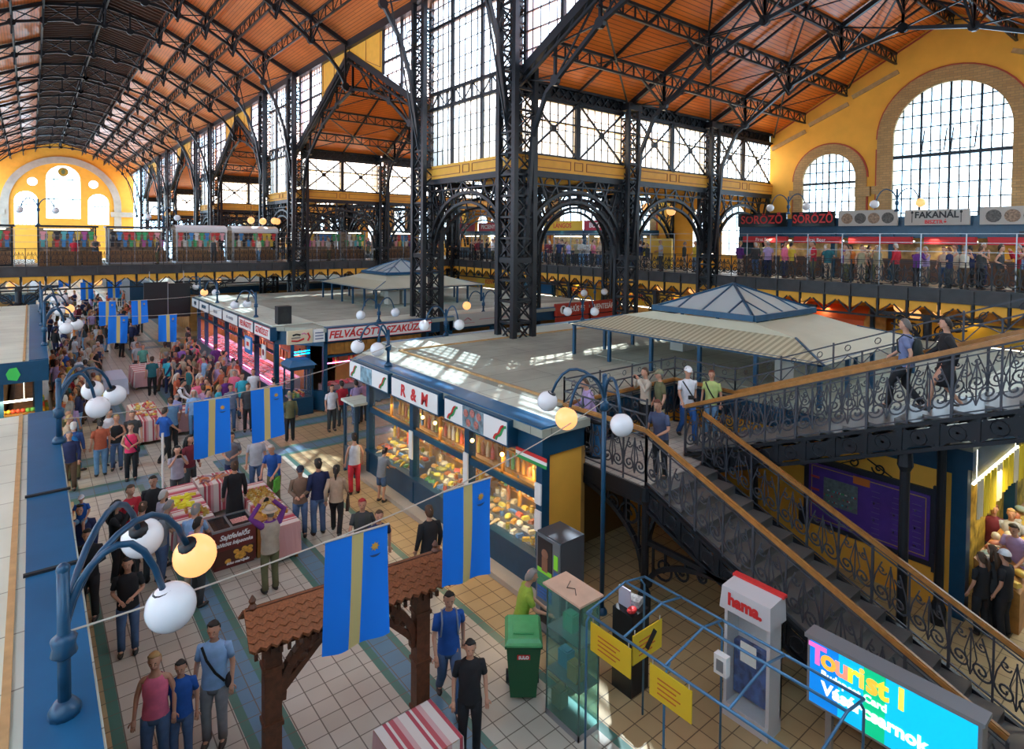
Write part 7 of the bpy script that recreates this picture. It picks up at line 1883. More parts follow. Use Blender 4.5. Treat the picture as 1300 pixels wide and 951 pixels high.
(7.08,58.8,0,'walk',16,'turquoise','beige','dark',1.63,'long',None,8),
(2.8,66.41,0,'walk',174,'black','navy','auburn',1.63,'tshirt','long',8),
(2.83,56.57,0,'stand',147,'maroon','navy','auburn',1.78,'long',None,8),
(5.61,62.78,0,'front',-54,'skyblue','lightjeans','whitehair',1.73,'tshirt','ponytail',8),
(3.71,65.82,0,'front',113,'navy','black','dark',1.7,'tshirt',None,8),
(6.28,57.7,0,'stand2',-134,'pink','beige','auburn',1.78,'tank',None,8),
(3.81,69.01,0,'walk',-179,'royal','jeans','blonde',1.74,'tshirt',None,8),
(4.31,45.87,0,'stand',-34,'greystripe','black','blonde',1.67,'tshirt','long',8),
(3.26,71.63,0,'stand',169,'lilac','brownp','blonde',1.79,'tshirt',None,8),
(7.07,69.88,0,'stand2',164,'rust','jeans','grey',1.74,'tank','ponytail',8),
(3.29,51.12,0,'walk',-84,'lilac','olive','brown',1.79,'tshirt',None,8),
(6.0,57.0,0,'front',-146,'rust','jeans','brown',1.6,'tshirt','long',8),
(4.67,65.8,0,'stand',25,'black','beige','auburn',1.68,'tshirt',None,8),
(5.77,69.37,0,'front',31,'white','navy','brown',1.65,'tshirt','ponytail',8),
(6.88,71.27,0,'stand2',104,'turquoise','darkgrey','auburn',1.69,'long','long',8),
(5.85,53.88,0,'walk',12,'skyblue','brownp','brown',1.62,'tank',None,8),
(6.25,53.32,0,'stand2',-151,'olive','darkgrey','whitehair',1.7,'tank','ponytail',8),
(4.24,56.04,0,'stand',50,'white','beige','grey',1.77,'tshirt','ponytail',8),
(2.59,64.88,0,'stand',-84,'palegrey','jeans','whitehair',1.76,'tshirt','long',8),
(5.57,67.15,0,'front',23,'rust','lightjeans','brown',1.78,'long',None,8),
(3.3,60.54,0,'walk',82,'navy','navy','grey',1.77,'tank',None,8),
(5.96,66.39,0,'walk',-20,'rust','olive','brown',1.67,'tshirt',None,8),
(1.0,61.15,0,'front',-80,'darkgrey','brownp','grey',1.65,'tank','ponytail',8),
(6.15,59.48,0,'stand2',148,'orange','olive','grey',1.74,'tank',None,8),
(5.52,54.92,0,'stand',88,'darkgrey','lightjeans','brown',1.59,'tshirt',None,8),
(6.21,51.17,0,'front',78,'olive','darkgrey','dark',1.68,'tshirt','ponytail',8),
(4.92,72.95,0,'stand2',-172,'turquoise','lightjeans','auburn',1.58,'tank',None,8),
(1.01,66.39,0,'stand2',-89,'teal','navy','dark',1.6,'tshirt','ponytail',8),
(4.46,74.7,0,'stand',154,'white','navy','auburn',1.8,'tshirt',None,8),
(28.75,7.91,5.37,'stand',179,'beige','jeans','auburn',1.62,'tank',None,9),
(29.68,11.05,5.37,'stand',-63,'black','black','black',1.63,'tank',None,9),
(28.47,14.31,5.37,'stand',-89,'pink','navy','black',1.78,'long',None,9),
(27.93,5.92,5.37,'stand2',-97,'darkgrey','brownp','dark',1.7,'tank',None,9),
(29.32,9.82,5.37,'stand',76,'crimson','darkgrey','whitehair',1.74,'long',None,9),
(28.01,8.61,5.37,'photo',-13,'purple','black','grey',1.59,'long',None,9),
(29.55,8.77,5.37,'photo',41,'white','olive','black',1.62,'tank',None,9),
(28.08,10.74,5.37,'stand',-138,'khakitop','beige','auburn',1.64,'tank',None,9),
(29.45,7.21,5.37,'stand2',47,'navy','black','dark',1.66,'long',None,9),
(28.11,4.52,5.37,'photo',-128,'skyblue','lightjeans','black',1.59,'long',None,9),
(29.06,10.48,5.37,'photo',-174,'khakitop','olive','whitehair',1.64,'tank',None,9),
(29.54,11.98,5.37,'front',170,'teal','beige','black',1.66,'tshirt',None,9),
(28.46,6.64,5.37,'photo',-39,'darkgrey','black','brown',1.67,'tank',None,9),
(29.54,7.73,5.37,'photo',124,'cream','beige','auburn',1.72,'tank',None,9),
(28.12,7.06,5.37,'photo',-12,'cream','brownp','grey',1.68,'tank',None,9),
(29.61,13.56,5.37,'stand2',128,'palegrey','darkgrey','grey',1.79,'tshirt',None,9),
(28.91,5.58,5.37,'photo',114,'crimson','olive','grey',1.75,'long',None,9),
(28.69,13.05,5.37,'front',123,'crimson','olive','dark',1.8,'tshirt',None,9),
(28.51,11.61,5.37,'photo',-109,'purple','brownp','auburn',1.72,'tshirt',None,9),
(28.43,5.3,5.37,'photo',126,'skyblue','brownp','dark',1.69,'tank',None,9),
(29.02,14.3,5.37,'stand',4,'yellow','brownp','black',1.73,'tshirt',None,9),
(29.25,11.07,5.37,'photo',-126,'cream','olive','whitehair',1.58,'long',None,9),
(28.37,12.24,5.37,'stand2',20,'teal','beige','blonde',1.68,'tshirt',None,9),
(28.62,3.79,5.37,'stand',-121,'navy','navy','blonde',1.76,'tshirt',None,9),
(28.63,4.64,5.37,'stand',-27,'royal','lightjeans','grey',1.59,'tshirt',None,9),
(27.95,7.51,5.37,'front',84,'navy','darkgrey','auburn',1.62,'tshirt',None,9),
(28.6,8.49,5.37,'photo',142,'lilac','beige','whitehair',1.62,'tank',None,9),
(29.38,12.81,5.37,'front',7,'darkgrey','black','whitehair',1.65,'tank',None,9),
(28.14,11.35,5.37,'photo',132,'beige','olive','black',1.67,'tshirt',None,9),
(29.19,4.49,5.37,'front',-24,'darkgrey','olive','dark',1.61,'long',None,9),
(29.23,11.61,5.37,'front',70,'orange','darkgrey','black',1.64,'tshirt',None,9),
(27.92,5.1,5.37,'photo',29,'purple','brownp','black',1.73,'tank',None,9),
(28.25,10.12,5.37,'stand',-40,'khakitop','beige','grey',1.63,'long',None,9),
(29.63,3.99,5.37,'front',37,'royal','lightjeans','black',1.6,'tshirt',None,9),
(28.53,15.19,5.37,'stand',44,'lilac','navy','grey',1.77,'tshirt',None,9),
(29.53,6.27,5.37,'front',-75,'olive','brownp','brown',1.76,'tshirt',None,9),
(29.96,6.92,5.37,'stand',-111,'darkgrey','navy','whitehair',1.79,'tank',None,9),
(29.83,15.11,5.37,'front',-53,'yellow','darkgrey','auburn',1.61,'long',None,9),
(30.14,16.62,5.37,'front',115,'pink','brownp','blonde',1.72,'tank',None,10),
(28.91,15.52,5.37,'stand2',175,'khakitop','black','blonde',1.79,'long',None,10),
(29.13,16.18,5.37,'stand',54,'darkgrey','jeans','whitehair',1.72,'long',None,10),
(28.97,16.95,5.37,'stand2',-15,'purple','beige','blonde',1.76,'long',None,10),
(29.09,19.74,5.37,'stand2',169,'yellow','lightjeans','whitehair',1.75,'tshirt',None,11),
(28.2,24.44,5.37,'front',45,'lilac','jeans','dark',1.68,'tank',None,11),
(28.4,23.76,5.37,'stand2',-133,'darkgrey','navy','brown',1.72,'long',None,11),
(29.3,19.17,5.37,'front',39,'orange','navy','auburn',1.72,'tshirt',None,11),
(28.0,22.23,5.37,'photo',-176,'darkgrey','beige','black',1.58,'long',None,11),
(29.63,25.91,5.37,'stand',-63,'skyblue','darkgrey','blonde',1.66,'tshirt',None,11),
(28.21,21.45,5.37,'front',148,'palegrey','darkgrey','blonde',1.8,'tshirt',None,11),
(28.14,22.86,5.37,'front',30,'navy','beige','auburn',1.72,'tank',None,11),
(29.72,19.42,5.37,'stand',121,'navy','darkgrey','whitehair',1.74,'long',None,11),
(29.93,21.06,5.37,'stand',-53,'darkgrey','beige','grey',1.7,'long',None,11),
(29.56,23.77,5.37,'front',20,'yellow','navy','brown',1.65,'tshirt',None,11),
(29.57,24.52,5.37,'stand',-57,'white','lightjeans','blonde',1.69,'tshirt',None,11),
(28.75,40.68,5.37,'photo',111,'navy','olive','brown',1.67,'tshirt',None,12),
(29.17,40.34,5.37,'stand',-173,'rust','black','dark',1.64,'tshirt',None,12),
(28.52,30.65,5.37,'photo',-138,'olive','brownp','blonde',1.72,'tshirt',None,12),
(28.3,30.99,5.37,'front',94,'maroon','beige','whitehair',1.65,'tshirt',None,12),
(28.36,32.84,5.37,'front',-136,'cream','beige','dark',1.78,'tshirt',None,12),
(28.62,35.33,5.37,'stand',-110,'palegrey','darkgrey','dark',1.73,'tshirt',None,12),
(28.69,31.53,5.37,'stand2',-116,'maroon','navy','brown',1.74,'long',None,12),
(29.12,28.21,5.37,'photo',-41,'greystripe','jeans','grey',1.7,'long',None,12),
(29.08,34.86,5.37,'stand2',-152,'navy','lightjeans','blonde',1.69,'tshirt',None,12),
(28.46,30.2,5.37,'stand',-158,'navy','black','brown',1.77,'tshirt',None,12),
(28.24,33.34,5.37,'stand',103,'crimson','darkgrey','brown',1.76,'tank',None,12),
(29.45,31.14,5.37,'stand2',-119,'purple','black','black',1.69,'tshirt',None,12),
(28.12,38.16,5.37,'photo',-36,'black','brownp','dark',1.75,'long',None,12),
(28.39,34.52,5.37,'stand2',108,'black','olive','brown',1.75,'tshirt',None,12),
(28.69,37.7,5.37,'stand',29,'midgrey','beige','brown',1.59,'long',None,12),
(28.94,36.56,5.37,'photo',-23,'black','olive','dark',1.6,'tshirt',None,12),
(29.55,28.56,5.37,'front',86,'white','black','dark',1.67,'long',None,12),
(28.63,37.34,5.37,'front',146,'darkgrey','black','black',1.76,'tshirt',None,12),
(28.87,27.4,5.37,'stand2',-47,'pink','darkgrey','brown',1.77,'tank',None,12),
(29.06,37.16,5.37,'front',-142,'black','lightjeans','grey',1.79,'tshirt',None,12),
(28.08,28.88,5.37,'stand',94,'lilac','olive','blonde',1.66,'tshirt',None,12),
(28.61,33.22,5.37,'front',171,'yellow','black','dark',1.65,'tshirt',None,12),
(28.19,38.92,5.37,'front',2,'darkgrey','black','auburn',1.67,'tshirt',None,12),
(29.02,30.27,5.37,'photo',104,'darkgrey','jeans','blonde',1.74,'tshirt',None,12),
(27.97,27.98,5.37,'stand',-149,'khakitop','darkgrey','dark',1.76,'tshirt',None,12),
(27.84,27.43,5.37,'front',-133,'greystripe','lightjeans','whitehair',1.78,'long',None,12),
(28.02,40.16,5.37,'photo',22,'black','darkgrey','black',1.69,'tank',None,12),
(29.03,29.01,5.37,'stand2',48,'midgrey','darkgrey','grey',1.77,'tshirt',None,12),
(28.97,33.73,5.37,'stand',-37,'greystripe','lightjeans','dark',1.66,'tank',None,12),
(28.16,39.33,5.37,'stand',15,'maroon','beige','auburn',1.75,'long',None,12),
(27.85,35.16,5.37,'photo',91,'black','navy','dark',1.66,'tshirt',None,12),
(29.55,27.95,5.37,'stand',-68,'pink','beige','grey',1.71,'tank',None,12),
(28.87,38.19,5.37,'stand',180,'olive','olive','black',1.73,'tshirt',None,12),
(29.58,39.28,5.37,'photo',-161,'beige','navy','brown',1.6,'tshirt',None,12),
(28.88,26.79,5.37,'front',-114,'beige','jeans','grey',1.65,'tshirt',None,12),
(29.45,38.74,5.37,'front',120,'black','jeans','dark',1.74,'tshirt',None,12),
(28.47,40.16,5.37,'stand2',-15,'crimson','black','grey',1.61,'tshirt',None,12),
(29.12,32.83,5.37,'stand2',-91,'orange','lightjeans','auburn',1.74,'long',None,12),
(28.2,35.04,5.37,'stand2',-115,'darkgrey','brownp','grey',1.62,'tshirt',None,12),
(29.54,26.97,5.37,'front',147,'palegrey','olive','whitehair',1.7,'tank',None,12),
(28.05,37.31,5.37,'front',145,'white','olive','grey',1.77,'tshirt',None,12),
(29.28,36.22,5.37,'stand',-45,'royal','olive','blonde',1.63,'tshirt',None,12),
(28.1,32.5,5.37,'photo',-129,'greystripe','brownp','grey',1.76,'tshirt',None,12),
(29.32,30.78,5.37,'stand',100,'greystripe','brownp','brown',1.79,'tshirt',None,12),
(29.41,36.72,5.37,'photo',-100,'skyblue','darkgrey','black',1.59,'long',None,12),
(28.17,29.25,5.37,'stand2',-28,'olive','navy','auburn',1.63,'tshirt',None,12),
(28.51,59.22,5.37,'stand2',-179,'beige','darkgrey','dark',1.67,'long',None,13),
(29.28,60.69,5.37,'stand',-75,'beige','beige','dark',1.62,'long',None,13),
(29.56,57.73,5.37,'photo',61,'navy','navy','whitehair',1.69,'long',None,13),
(27.96,59.11,5.37,'stand2',-85,'darkgrey','olive','blonde',1.68,'long',None,13),
(28.59,53.64,5.37,'stand',-103,'purple','navy','black',1.75,'tshirt',None,13),
(27.95,55.2,5.37,'front',103,'teal','brownp','whitehair',1.59,'tank',None,13),
(29.27,56.66,5.37,'front',63,'teal','lightjeans','black',1.65,'tank',None,13),
(29.42,62.43,5.37,'photo',-92,'maroon','darkgrey','dark',1.79,'tshirt',None,13),
(29.55,64.26,5.37,'stand',169,'darkgrey','jeans','blonde',1.68,'tshirt',None,13),
(29.3,53.53,5.37,'photo',104,'turquoise','black','dark',1.67,'long',None,13),
(29.34,58.63,5.37,'photo',-123,'turquoise','jeans','whitehair',1.67,'tshirt',None,13),
(28.82,59.86,5.37,'stand',-34,'cream','black','dark',1.77,'long',None,13),
(28.65,51.86,5.37,'photo',-161,'crimson','darkgrey','black',1.67,'long',None,13),
(29.04,49.46,5.37,'stand',-8,'beige','navy','grey',1.76,'long',None,13),
(28.36,64.94,5.37,'front',-112,'yellow','black','whitehair',1.65,'tank',None,13),
(29.19,54.76,5.37,'stand',-84,'royal','brownp','black',1.68,'tank',None,13),
(29.13,63.31,5.37,'stand',83,'yellow','olive','whitehair',1.75,'tshirt',None,13),
(28.36,58.38,5.37,'front',-78,'darkgrey','jeans','brown',1.76,'tshirt',None,13),
(27.86,49.49,5.37,'stand2',57,'navy','beige','grey',1.69,'tshirt',None,13),
(29.03,53.22,5.37,'photo',120,'beige','lightjeans','brown',1.7,'long',None,13),
(28.09,65.94,5.37,'stand',17,'royal','black','grey',1.59,'tshirt',None,13),
(29.34,61.12,5.37,'photo',82,'pink','beige','grey',1.58,'tshirt',None,13),
(28.65,51.08,5.37,'stand2',36,'white','navy','auburn',1.78,'long',None,13),
(28.63,52.76,5.37,'stand',-177,'palegrey','brownp','black',1.69,'long',None,13),
(28.31,61.85,5.37,'stand2',147,'beige','black','grey',1.65,'long',None,13),
(28.27,62.37,5.37,'front',84,'greystripe','navy','brown',1.75,'tshirt',None,13),
(28.88,61.38,5.37,'stand',155,'pink','darkgrey','auburn',1.69,'long',None,13),
(28.27,56.66,5.37,'front',-5,'crimson','jeans','black',1.74,'tshirt',None,13),
(28.66,66.84,5.37,'stand',61,'darkgrey','darkgrey','grey',1.61,'long',None,13),
(29.11,59.4,5.37,'stand2',155,'turquoise','darkgrey','auburn',1.6,'long',None,13),
(-6.5,43.18,5.37,'front',10,'yellow','navy','blonde',1.64,'long',None,14),
(-2,43.37,5.37,'stand',61,'navy','lightjeans','dark',1.78,'tshirt',None,14),
(2,43.69,5.37,'stand',-103,'crimson','navy','blonde',1.61,'tshirt',None,14),
(3,43.27,5.37,'front',-88,'darkgrey','lightjeans','brown',1.75,'tank',None,14),
(6.2,43.27,5.37,'stand',-178,'darkgrey','olive','auburn',1.68,'tshirt',None,14),
(9.5,43.61,5.37,'stand',-114,'darkgrey','darkgrey','blonde',1.72,'tank',None,14),
(12.3,43.32,5.37,'stand',-161,'cream','lightjeans','blonde',1.7,'long',None,14),
(17.5,43.76,5.37,'stand',-171,'greystripe','olive','whitehair',1.73,'tshirt',None,14),
(21,43.18,5.37,'stand',-128,'greystripe','olive','grey',1.66,'long',None,14),
(24.2,43.13,5.37,'front',53,'purple','jeans','grey',1.74,'long',None,14),
]
ZONES = [('dense crowd by the left stalls', 'crowd along the left stalls'), ('beside the left lamp', 'people beside the left lamp'), ('left of the upper flags', 'crowd left of the upper flags'), ('by the far left lamps', 'crowd by the far left lamps'), ('mid aisle near the small flags', 'people around the small flags'), ('crowd before the butchers', 'crowd before the butchers counters'), ('at the butchers counter', 'people at the butchers counters'), ('in front of the butchers crowd', 'people in front of the butchers crowd'), ('far crowd under the footbridge', 'far crowd under the footbridge'), ('gallery before the bistro signs', 'gallery guests before the bistro'), ('gallery beside the beer bar', 'gallery guests beside the beer bar'), ('gallery by the yellow shutter', 'gallery visitors by the yellow shutter'), ('gallery queue behind the near arch', 'gallery queue behind the near arch'), ('gallery crowd between tall columns', 'gallery crowd between the columns'), ('footbridge before the souvenir stalls', 'footbridge visitors')]
TN = {'midgrey': 'mid grey', 'skyblue': 'light blue', 'crimson': 'red', 'darkgrey': 'dark grey', 'palegrey': 'pale grey', 'khakitop': 'khaki', 'greystripe': 'pale striped', 'royal': 'bright blue'}
BN = {'jeans': 'blue jeans', 'black': 'black trousers', 'darkgrey': 'dark grey trousers', 'beige': 'beige trousers', 'navy': 'navy trousers', 'olive': 'olive trousers', 'brownp': 'brown trousers', 'lightjeans': 'light jeans'}
HN = {'dark': 'dark hair', 'brown': 'brown hair', 'grey': 'grey hair', 'blonde': 'blonde hair', 'black': 'black hair', 'auburn': 'auburn hair', 'whitehair': 'white hair'}
# ------------------------------------------------------------ people: shared meshes per pose, colours per object
POSES = {
 'stand': dict(el=[(.225,-.03,1.15),(-.225,-.03,1.15)], wr=[(.235,.07,.91),(-.235,.07,.91)]),
 'stand2': dict(el=[(.25,-.08,1.17),(-.225,-.03,1.15)], wr=[(.14,.14,1.04),(-.23,.08,.91)]),
 'front': dict(el=[(.23,-.01,1.15),(-.23,-.01,1.15)], wr=[(.09,.24,1.10),(-.08,.25,1.14)]),
 'walk': dict(el=[(.23,.1,1.16),(-.23,-.14,1.16)], wr=[(.22,.28,1.0),(-.23,-.1,.92)], kn=[(.1,.02,.5),(-.1,.2,.53)], an=[(.1,-.27,.15),(-.1,.24,.09)]),
 'photo': dict(el=[(.22,.16,1.24),(-.22,.16,1.24)], wr=[(.08,.25,1.50),(-.08,.25,1.50)]),
 'armsup': dict(el=[(.33,.12,1.56),(-.33,.12,1.56)], wr=[(.13,.17,1.78),(-.13,.17,1.78)]),
 'reach': dict(el=[(.21,.14,1.2),(-.21,.12,1.2)], wr=[(.15,.4,1.12),(-.14,.38,1.08)], lean=.22),
 'lean': dict(el=[(.2,.25,1.15),(-.2,.25,1.15)], wr=[(.12,.45,1.02),(-.12,.45,1.02)], lean=.75),
 'rail': dict(el=[(.24,.1,1.14),(-.24,.08,1.14)], wr=[(.14,.33,1.12),(-.1,.35,1.1)], lean=.2),
 'ride': dict(el=[(.24,.02,1.2),(-.24,.02,1.2)], wr=[(.2,.22,1.05),(-.2,.22,1.05)], kn=[(.14,.3,.9),(-.14,.3,.9)], an=[(.13,.27,.52),(-.13,.27,.52)]),
}
def upf(lean):
    c, s = math.cos(lean), math.sin(lean)
    def f(p):
        x, y, z = p; dz = z-.95
        if dz <= 0: return V(p)
        return V((x, y*c + dz*s, .95 + dz*c - y*s))
    return f
def body_mesh(pose):
    P = POSES[pose]; U = upf(P.get('lean',0)); kn = P.get('kn',[(.1,.03,.5),(-.1,.03,.5)]); an = P.get('an',[(.1,-.02,.09),(-.1,-.02,.09)])
    vs = []; rs = []; es = []
    def add(p, r, par=None):
        vs.append(tuple(p)); rs.append(r if isinstance(r,tuple) else (r,r)); k = len(vs)-1
        if par is not None: es.append((par,k))
        return k
    pel = add((0,0,.95), .12); wa = add(U((0,0,1.10)), .105, pel); ch = add(U((0,.0,1.30)), .12, wa); nb = add(U((0,-.01,1.45)), .06, ch)
    nk = add(U((0,.0,1.52)), .048, nb); h1 = add(U((0,.02,1.58)), .062, nk); h2 = add(U((0,.022,1.645)), .083, h1); add(U((0,.012,1.70)), .062, h2)
    for i, s in enumerate((1,-1)):
        sh = add(U((s*.158,-.01,1.395)), .040, ch); e = add(U(P['el'][i]), .038, sh); w = add(U(P['wr'][i]), .024, e)
        d = (V(vs[w])-V(vs[e])).normalized(); add(V(vs[w])+d*.03, .026, w)
        hp = add((s*.09,0,.90), .085, pel); k = add(kn[i], .052, hp); a = add(an[i], .035, k)
        t = add((an[i][0]+s*.01, an[i][1]+.12, an[i][2]-.04), .03, a)
    me = bpy.data.meshes.new('body'); me.from_pydata(vs, es, []); o = bpy.data.objects.new('b', me); C.objects.link(o)
    md = o.modifiers.new('s','SKIN'); md.use_smooth_shade = True
    lay = me.skin_vertices[0].data
    for i, r in enumerate(rs): lay[i].radius = r
    lay[0].use_root = True
    sb = o.modifiers.new('d','SUBSURF'); sb.levels = 1; sb.render_levels = 1
    bpy.context.view_layer.update()
    ev = o.evaluated_get(bpy.context.evaluated_depsgraph_get()); m2 = bpy.data.meshes.new_from_object(ev)
    bpy.data.objects.remove(o)
    M_ = MB(); M_.sm = True
    M_.add([v.co for v in m2.vertices], [tuple(p.vertices) for p in m2.polygons])
    hc = U((0,.022,1.655))
    # head: fuller skull, nose, ears, brow, eyes and mouth
    L = P.get('lean',0)
    def hp(x,y,z): return U((x, y+.022, z+1.645))
    def hb(c, r, sc=(1,1,1), n=10, mm=7): M_.ball(tuple(hp(*c)), r, n, mm, sc)
    hb((0,0,.012), .1, (.76,.93,1.1), 14, 10); hb((0,.045,-.045), .055, (.85,.8,.9))
    M_.tube([hp(0,.085,.02), hp(0,.108,-.012), hp(0,.09,-.02)], [.006,.013,.008], 6)
    for s in (1,-1): hb((s*.078,-.005,-.002), .024, (.35,.7,1.1), 7, 5)
    M_.m = 1
    for s in (1,-1): hb((s*.03,.086,.018), .0085, (1.3,.5,.8), 6, 4)
    M_.m = 2; M_.tube([hp(-.02,.086,-.052), hp(0,.093,-.05), hp(.02,.086,-.052)], .005, 5); M_.m = 0
    # hands with five fingers
    for i, s in enumerate((1,-1)):
        e, w = U(P['el'][i]), U(P['wr'][i]); d = (w-e).normalized(); side = d.cross(V((0,0,1))); side = side.normalized() if side.length > .1 else V((0,1,0)); side *= s
        nrm = d.cross(side).normalized()
        palm = [w+d*t for t in (0,.03,.06,.085)]; M_.tube(palm, [.024,.03,.032,.028], 8)
        for k, (off, ln) in enumerate(((-.024,.055),(-.008,.066),(.008,.070),(.023,.062))):
            b0 = w+d*.08+side*off; b1 = b0+d*ln*.5; b2 = b1+(d*.8+nrm*.5*s).normalized()*ln*.5; M_.tube([b0,b1,b2],[.0085,.008,.006],5)
        t0 = w+d*.03+side*.026; M_.tube([t0, t0+side*.025+d*.025, t0+side*.03+d*.055],[.011,.01,.007],5)
    return M_.mesh('person', [SKIN, mat('eye dark',(.02,.015,.01),.3), mat('lips',(.38,.11,.09),.5)])
def shirt_mesh(pose, kind):
    P = POSES[pose]; U = upf(P.get('lean',0)); m = MB(); m.sm = True; n = 16
    low = .86 if kind != 'jacket' else .78
    rows = [(low,.168,.125),(.95,.165,.12),(1.08,.152,.112),(1.22,.168,.122),(1.34,.182,.122),(1.39,.178,.108),(1.43,.145,.088),(1.465,.09,.068),(1.48,.062,.058)]
    if kind == 'tank': rows = [(.88,.165,.122),(.95,.16,.118),(1.08,.145,.108),(1.22,.158,.118),(1.34,.16,.118),(1.40,.13,.095),(1.43,.09,.075)]
    if kind == 'dress': rows = [(.45,.24,.2),(.6,.22,.18),(.8,.19,.15),(.95,.17,.13)]+rows[2:]
    if kind == 'apron': rows = [(.28,.2,.15),(.6,.19,.15),(.9,.175,.13)]+rows[2:]
    vs = []; fs = []
    for z, rx, ry in rows:
        for k in range(n):
            a = 2*PI*k/n; w = 1+.02*math.sin(a*5+z*20); vs.append(tuple(U((rx*w*math.cos(a), ry*w*math.sin(a)-.005, z))))
    for i in range(len(rows)-1):
        for k in range(n): fs.append((i*n+k, i*n+(k+1)%n, (i+1)*n+(k+1)%n, (i+1)*n+k))
    m.add(vs, fs)
    if kind != 'tank':
        for i, s in enumerate((1,-1)):
            a, e, w = U((s*.115,-.01,1.385)), U(P['el'][i]), U(P['wr'][i])
            sh = U((s*.166,-.01,1.395))
            if kind in ('long','jacket','apron'): m.tube([a,sh,sh.lerp(e,.5),e,e.lerp(w,.5),w],[.066,.068,.058,.052,.045,.038],9)
            else: m.tube([a,sh,sh.lerp(e,.45),sh.lerp(e,.7)],[.060,.062,.053,.051],9)
    return m.mesh('shirt', CLOTH)
def vest_mesh(pose):
    P = POSES[pose]; U = upf(P.get('lean',0)); m = MB(); m.sm = True; n = 16; vs = []; fs = []
    rows = [(.84,.18,.137),(.95,.176,.132),(1.08,.164,.124),(1.22,.18,.134),(1.34,.19,.136),(1.42,.165,.112),(1.46,.12,.09)]
    for z, rx, ry in rows:
        for k in range(n): a = 2*PI*k/n; vs.append(tuple(U((rx*math.cos(a), ry*math.sin(a)-.005, z))))
    for i in range(len(rows)-1):
        for k in range(n):
            if k == 3 or k == 4: continue
            fs.append((i*n+k, i*n+(k+1)%n, (i+1)*n+(k+1)%n, (i+1)*n+k))
    m.add(vs, fs); return m.mesh('waistcoat', CLOTH)
def pants_mesh(pose, leg):
    P = POSES[pose]; kn = P.get('kn',[(.1,.03,.5),(-.1,.03,.5)]); an = P.get('an',[(.1,-.02,.09),(-.1,-.02,.09)]); m = MB(); m.sm = True
    m.loft([(0,0,1.0,.13,.09),(0,-.005,.92,.148,.105),(0,-.005,.86,.158,.115),(0,0,.79,.14,.10)])
    if leg == 'skirt': m.loft([(0,0,.9,.17,.13),(0,0,.7,.2,.16),(0,0,.5,.21,.18)]); return m.mesh('skirt', CLOTH)
    for i, s in enumerate((1,-1)):
        h = V((s*.085,0,.86)); k = V(kn[i]); a = V(an[i])
        if leg == 'shorts': m.tube([h,h.lerp(k,.5),h.lerp(k,.85)],[.095,.088,.085],10)
        else: m.tube([h,h.lerp(k,.5),k,k.lerp(a,.5),a+V((0,0,.0))],[.095,.085,.068,.062,.06],10)
    return m.mesh('trousers', CLOTH)
def shoes_mesh(pose):
    P = POSES[pose]; an = P.get('an',[(.1,-.02,.09),(-.1,-.02,.09)]); m = MB(); m.sm = True
    for i, s in enumerate((1,-1)):
        a = V(an[i]); m.ball((a.x+s*.01,a.y+.06,a.z-.045),.05,10,6,(.95,2.5,.85)); m.ball((a.x,a.y-.01,a.z-.02),.047,8,6,(.95,1.1,1.0))
    return m.mesh('shoes', mat('shoe leather',(.03,.025,.022),.5))
def hair_mesh(pose, style):
    U = upf(POSES[pose].get('lean',0)); m = MB(); m.sm = True; n, q = 16, 9; vs = []; fs = []
    for j in range(q):
        ph = PI*.5*(1-j/(q-1)) ; 
        for k in range(n):
            a = 2*PI*k/n; back = max(0,-math.sin(a)); dn = (.062) if math.sin(a) > .35 else (-.085*(.45+back) if math.sin(a) < .05 else -.02)
            z = 1.668+.108*math.sin(ph) + (1-math.sin(ph))*dn*.9; r = math.cos(ph)*(1+.06*math.sin(5*a+j*1.7)+.04*math.sin(11*a+j))*(.93 if j == q-1 else 1)
            vs.append(tuple(U((.086*r*math.cos(a), .012+((.103 if math.sin(a)<0 else .088)*r)*math.sin(a), z))))
    for j in range(q-1):
        for k in range(n): fs.append((j*n+k,(j+1)*n+k,(j+1)*n+(k+1)%n,j*n+(k+1)%n))
    m.add(vs, fs)
    if style == 'long':
        for dx in (-.05,-.02,.02,.05): m.tube([U((dx,-.055,1.70)),U((dx*1.3,-.088,1.6)),U((dx*1.5,-.115,1.48)),U((dx*1.6,-.125,1.36)),U((dx*1.3,-.12,1.28))],[.03,.042,.045,.04,.012],8)
        for s in (1,-1): m.tube([U((s*.072,.0,1.70)),U((s*.088,-.01,1.6)),U((s*.095,-.02,1.5)),U((s*.09,.0,1.42))],[.02,.025,.03,.01],7)
    if style == 'ponytail': m.tube([U((0,-.08,1.70)),U((0,-.13,1.66)),U((0,-.15,1.56)),U((0,-.14,1.44))],[.02,.03,.035,.01],8)
    return m.mesh('hair', HAIR)
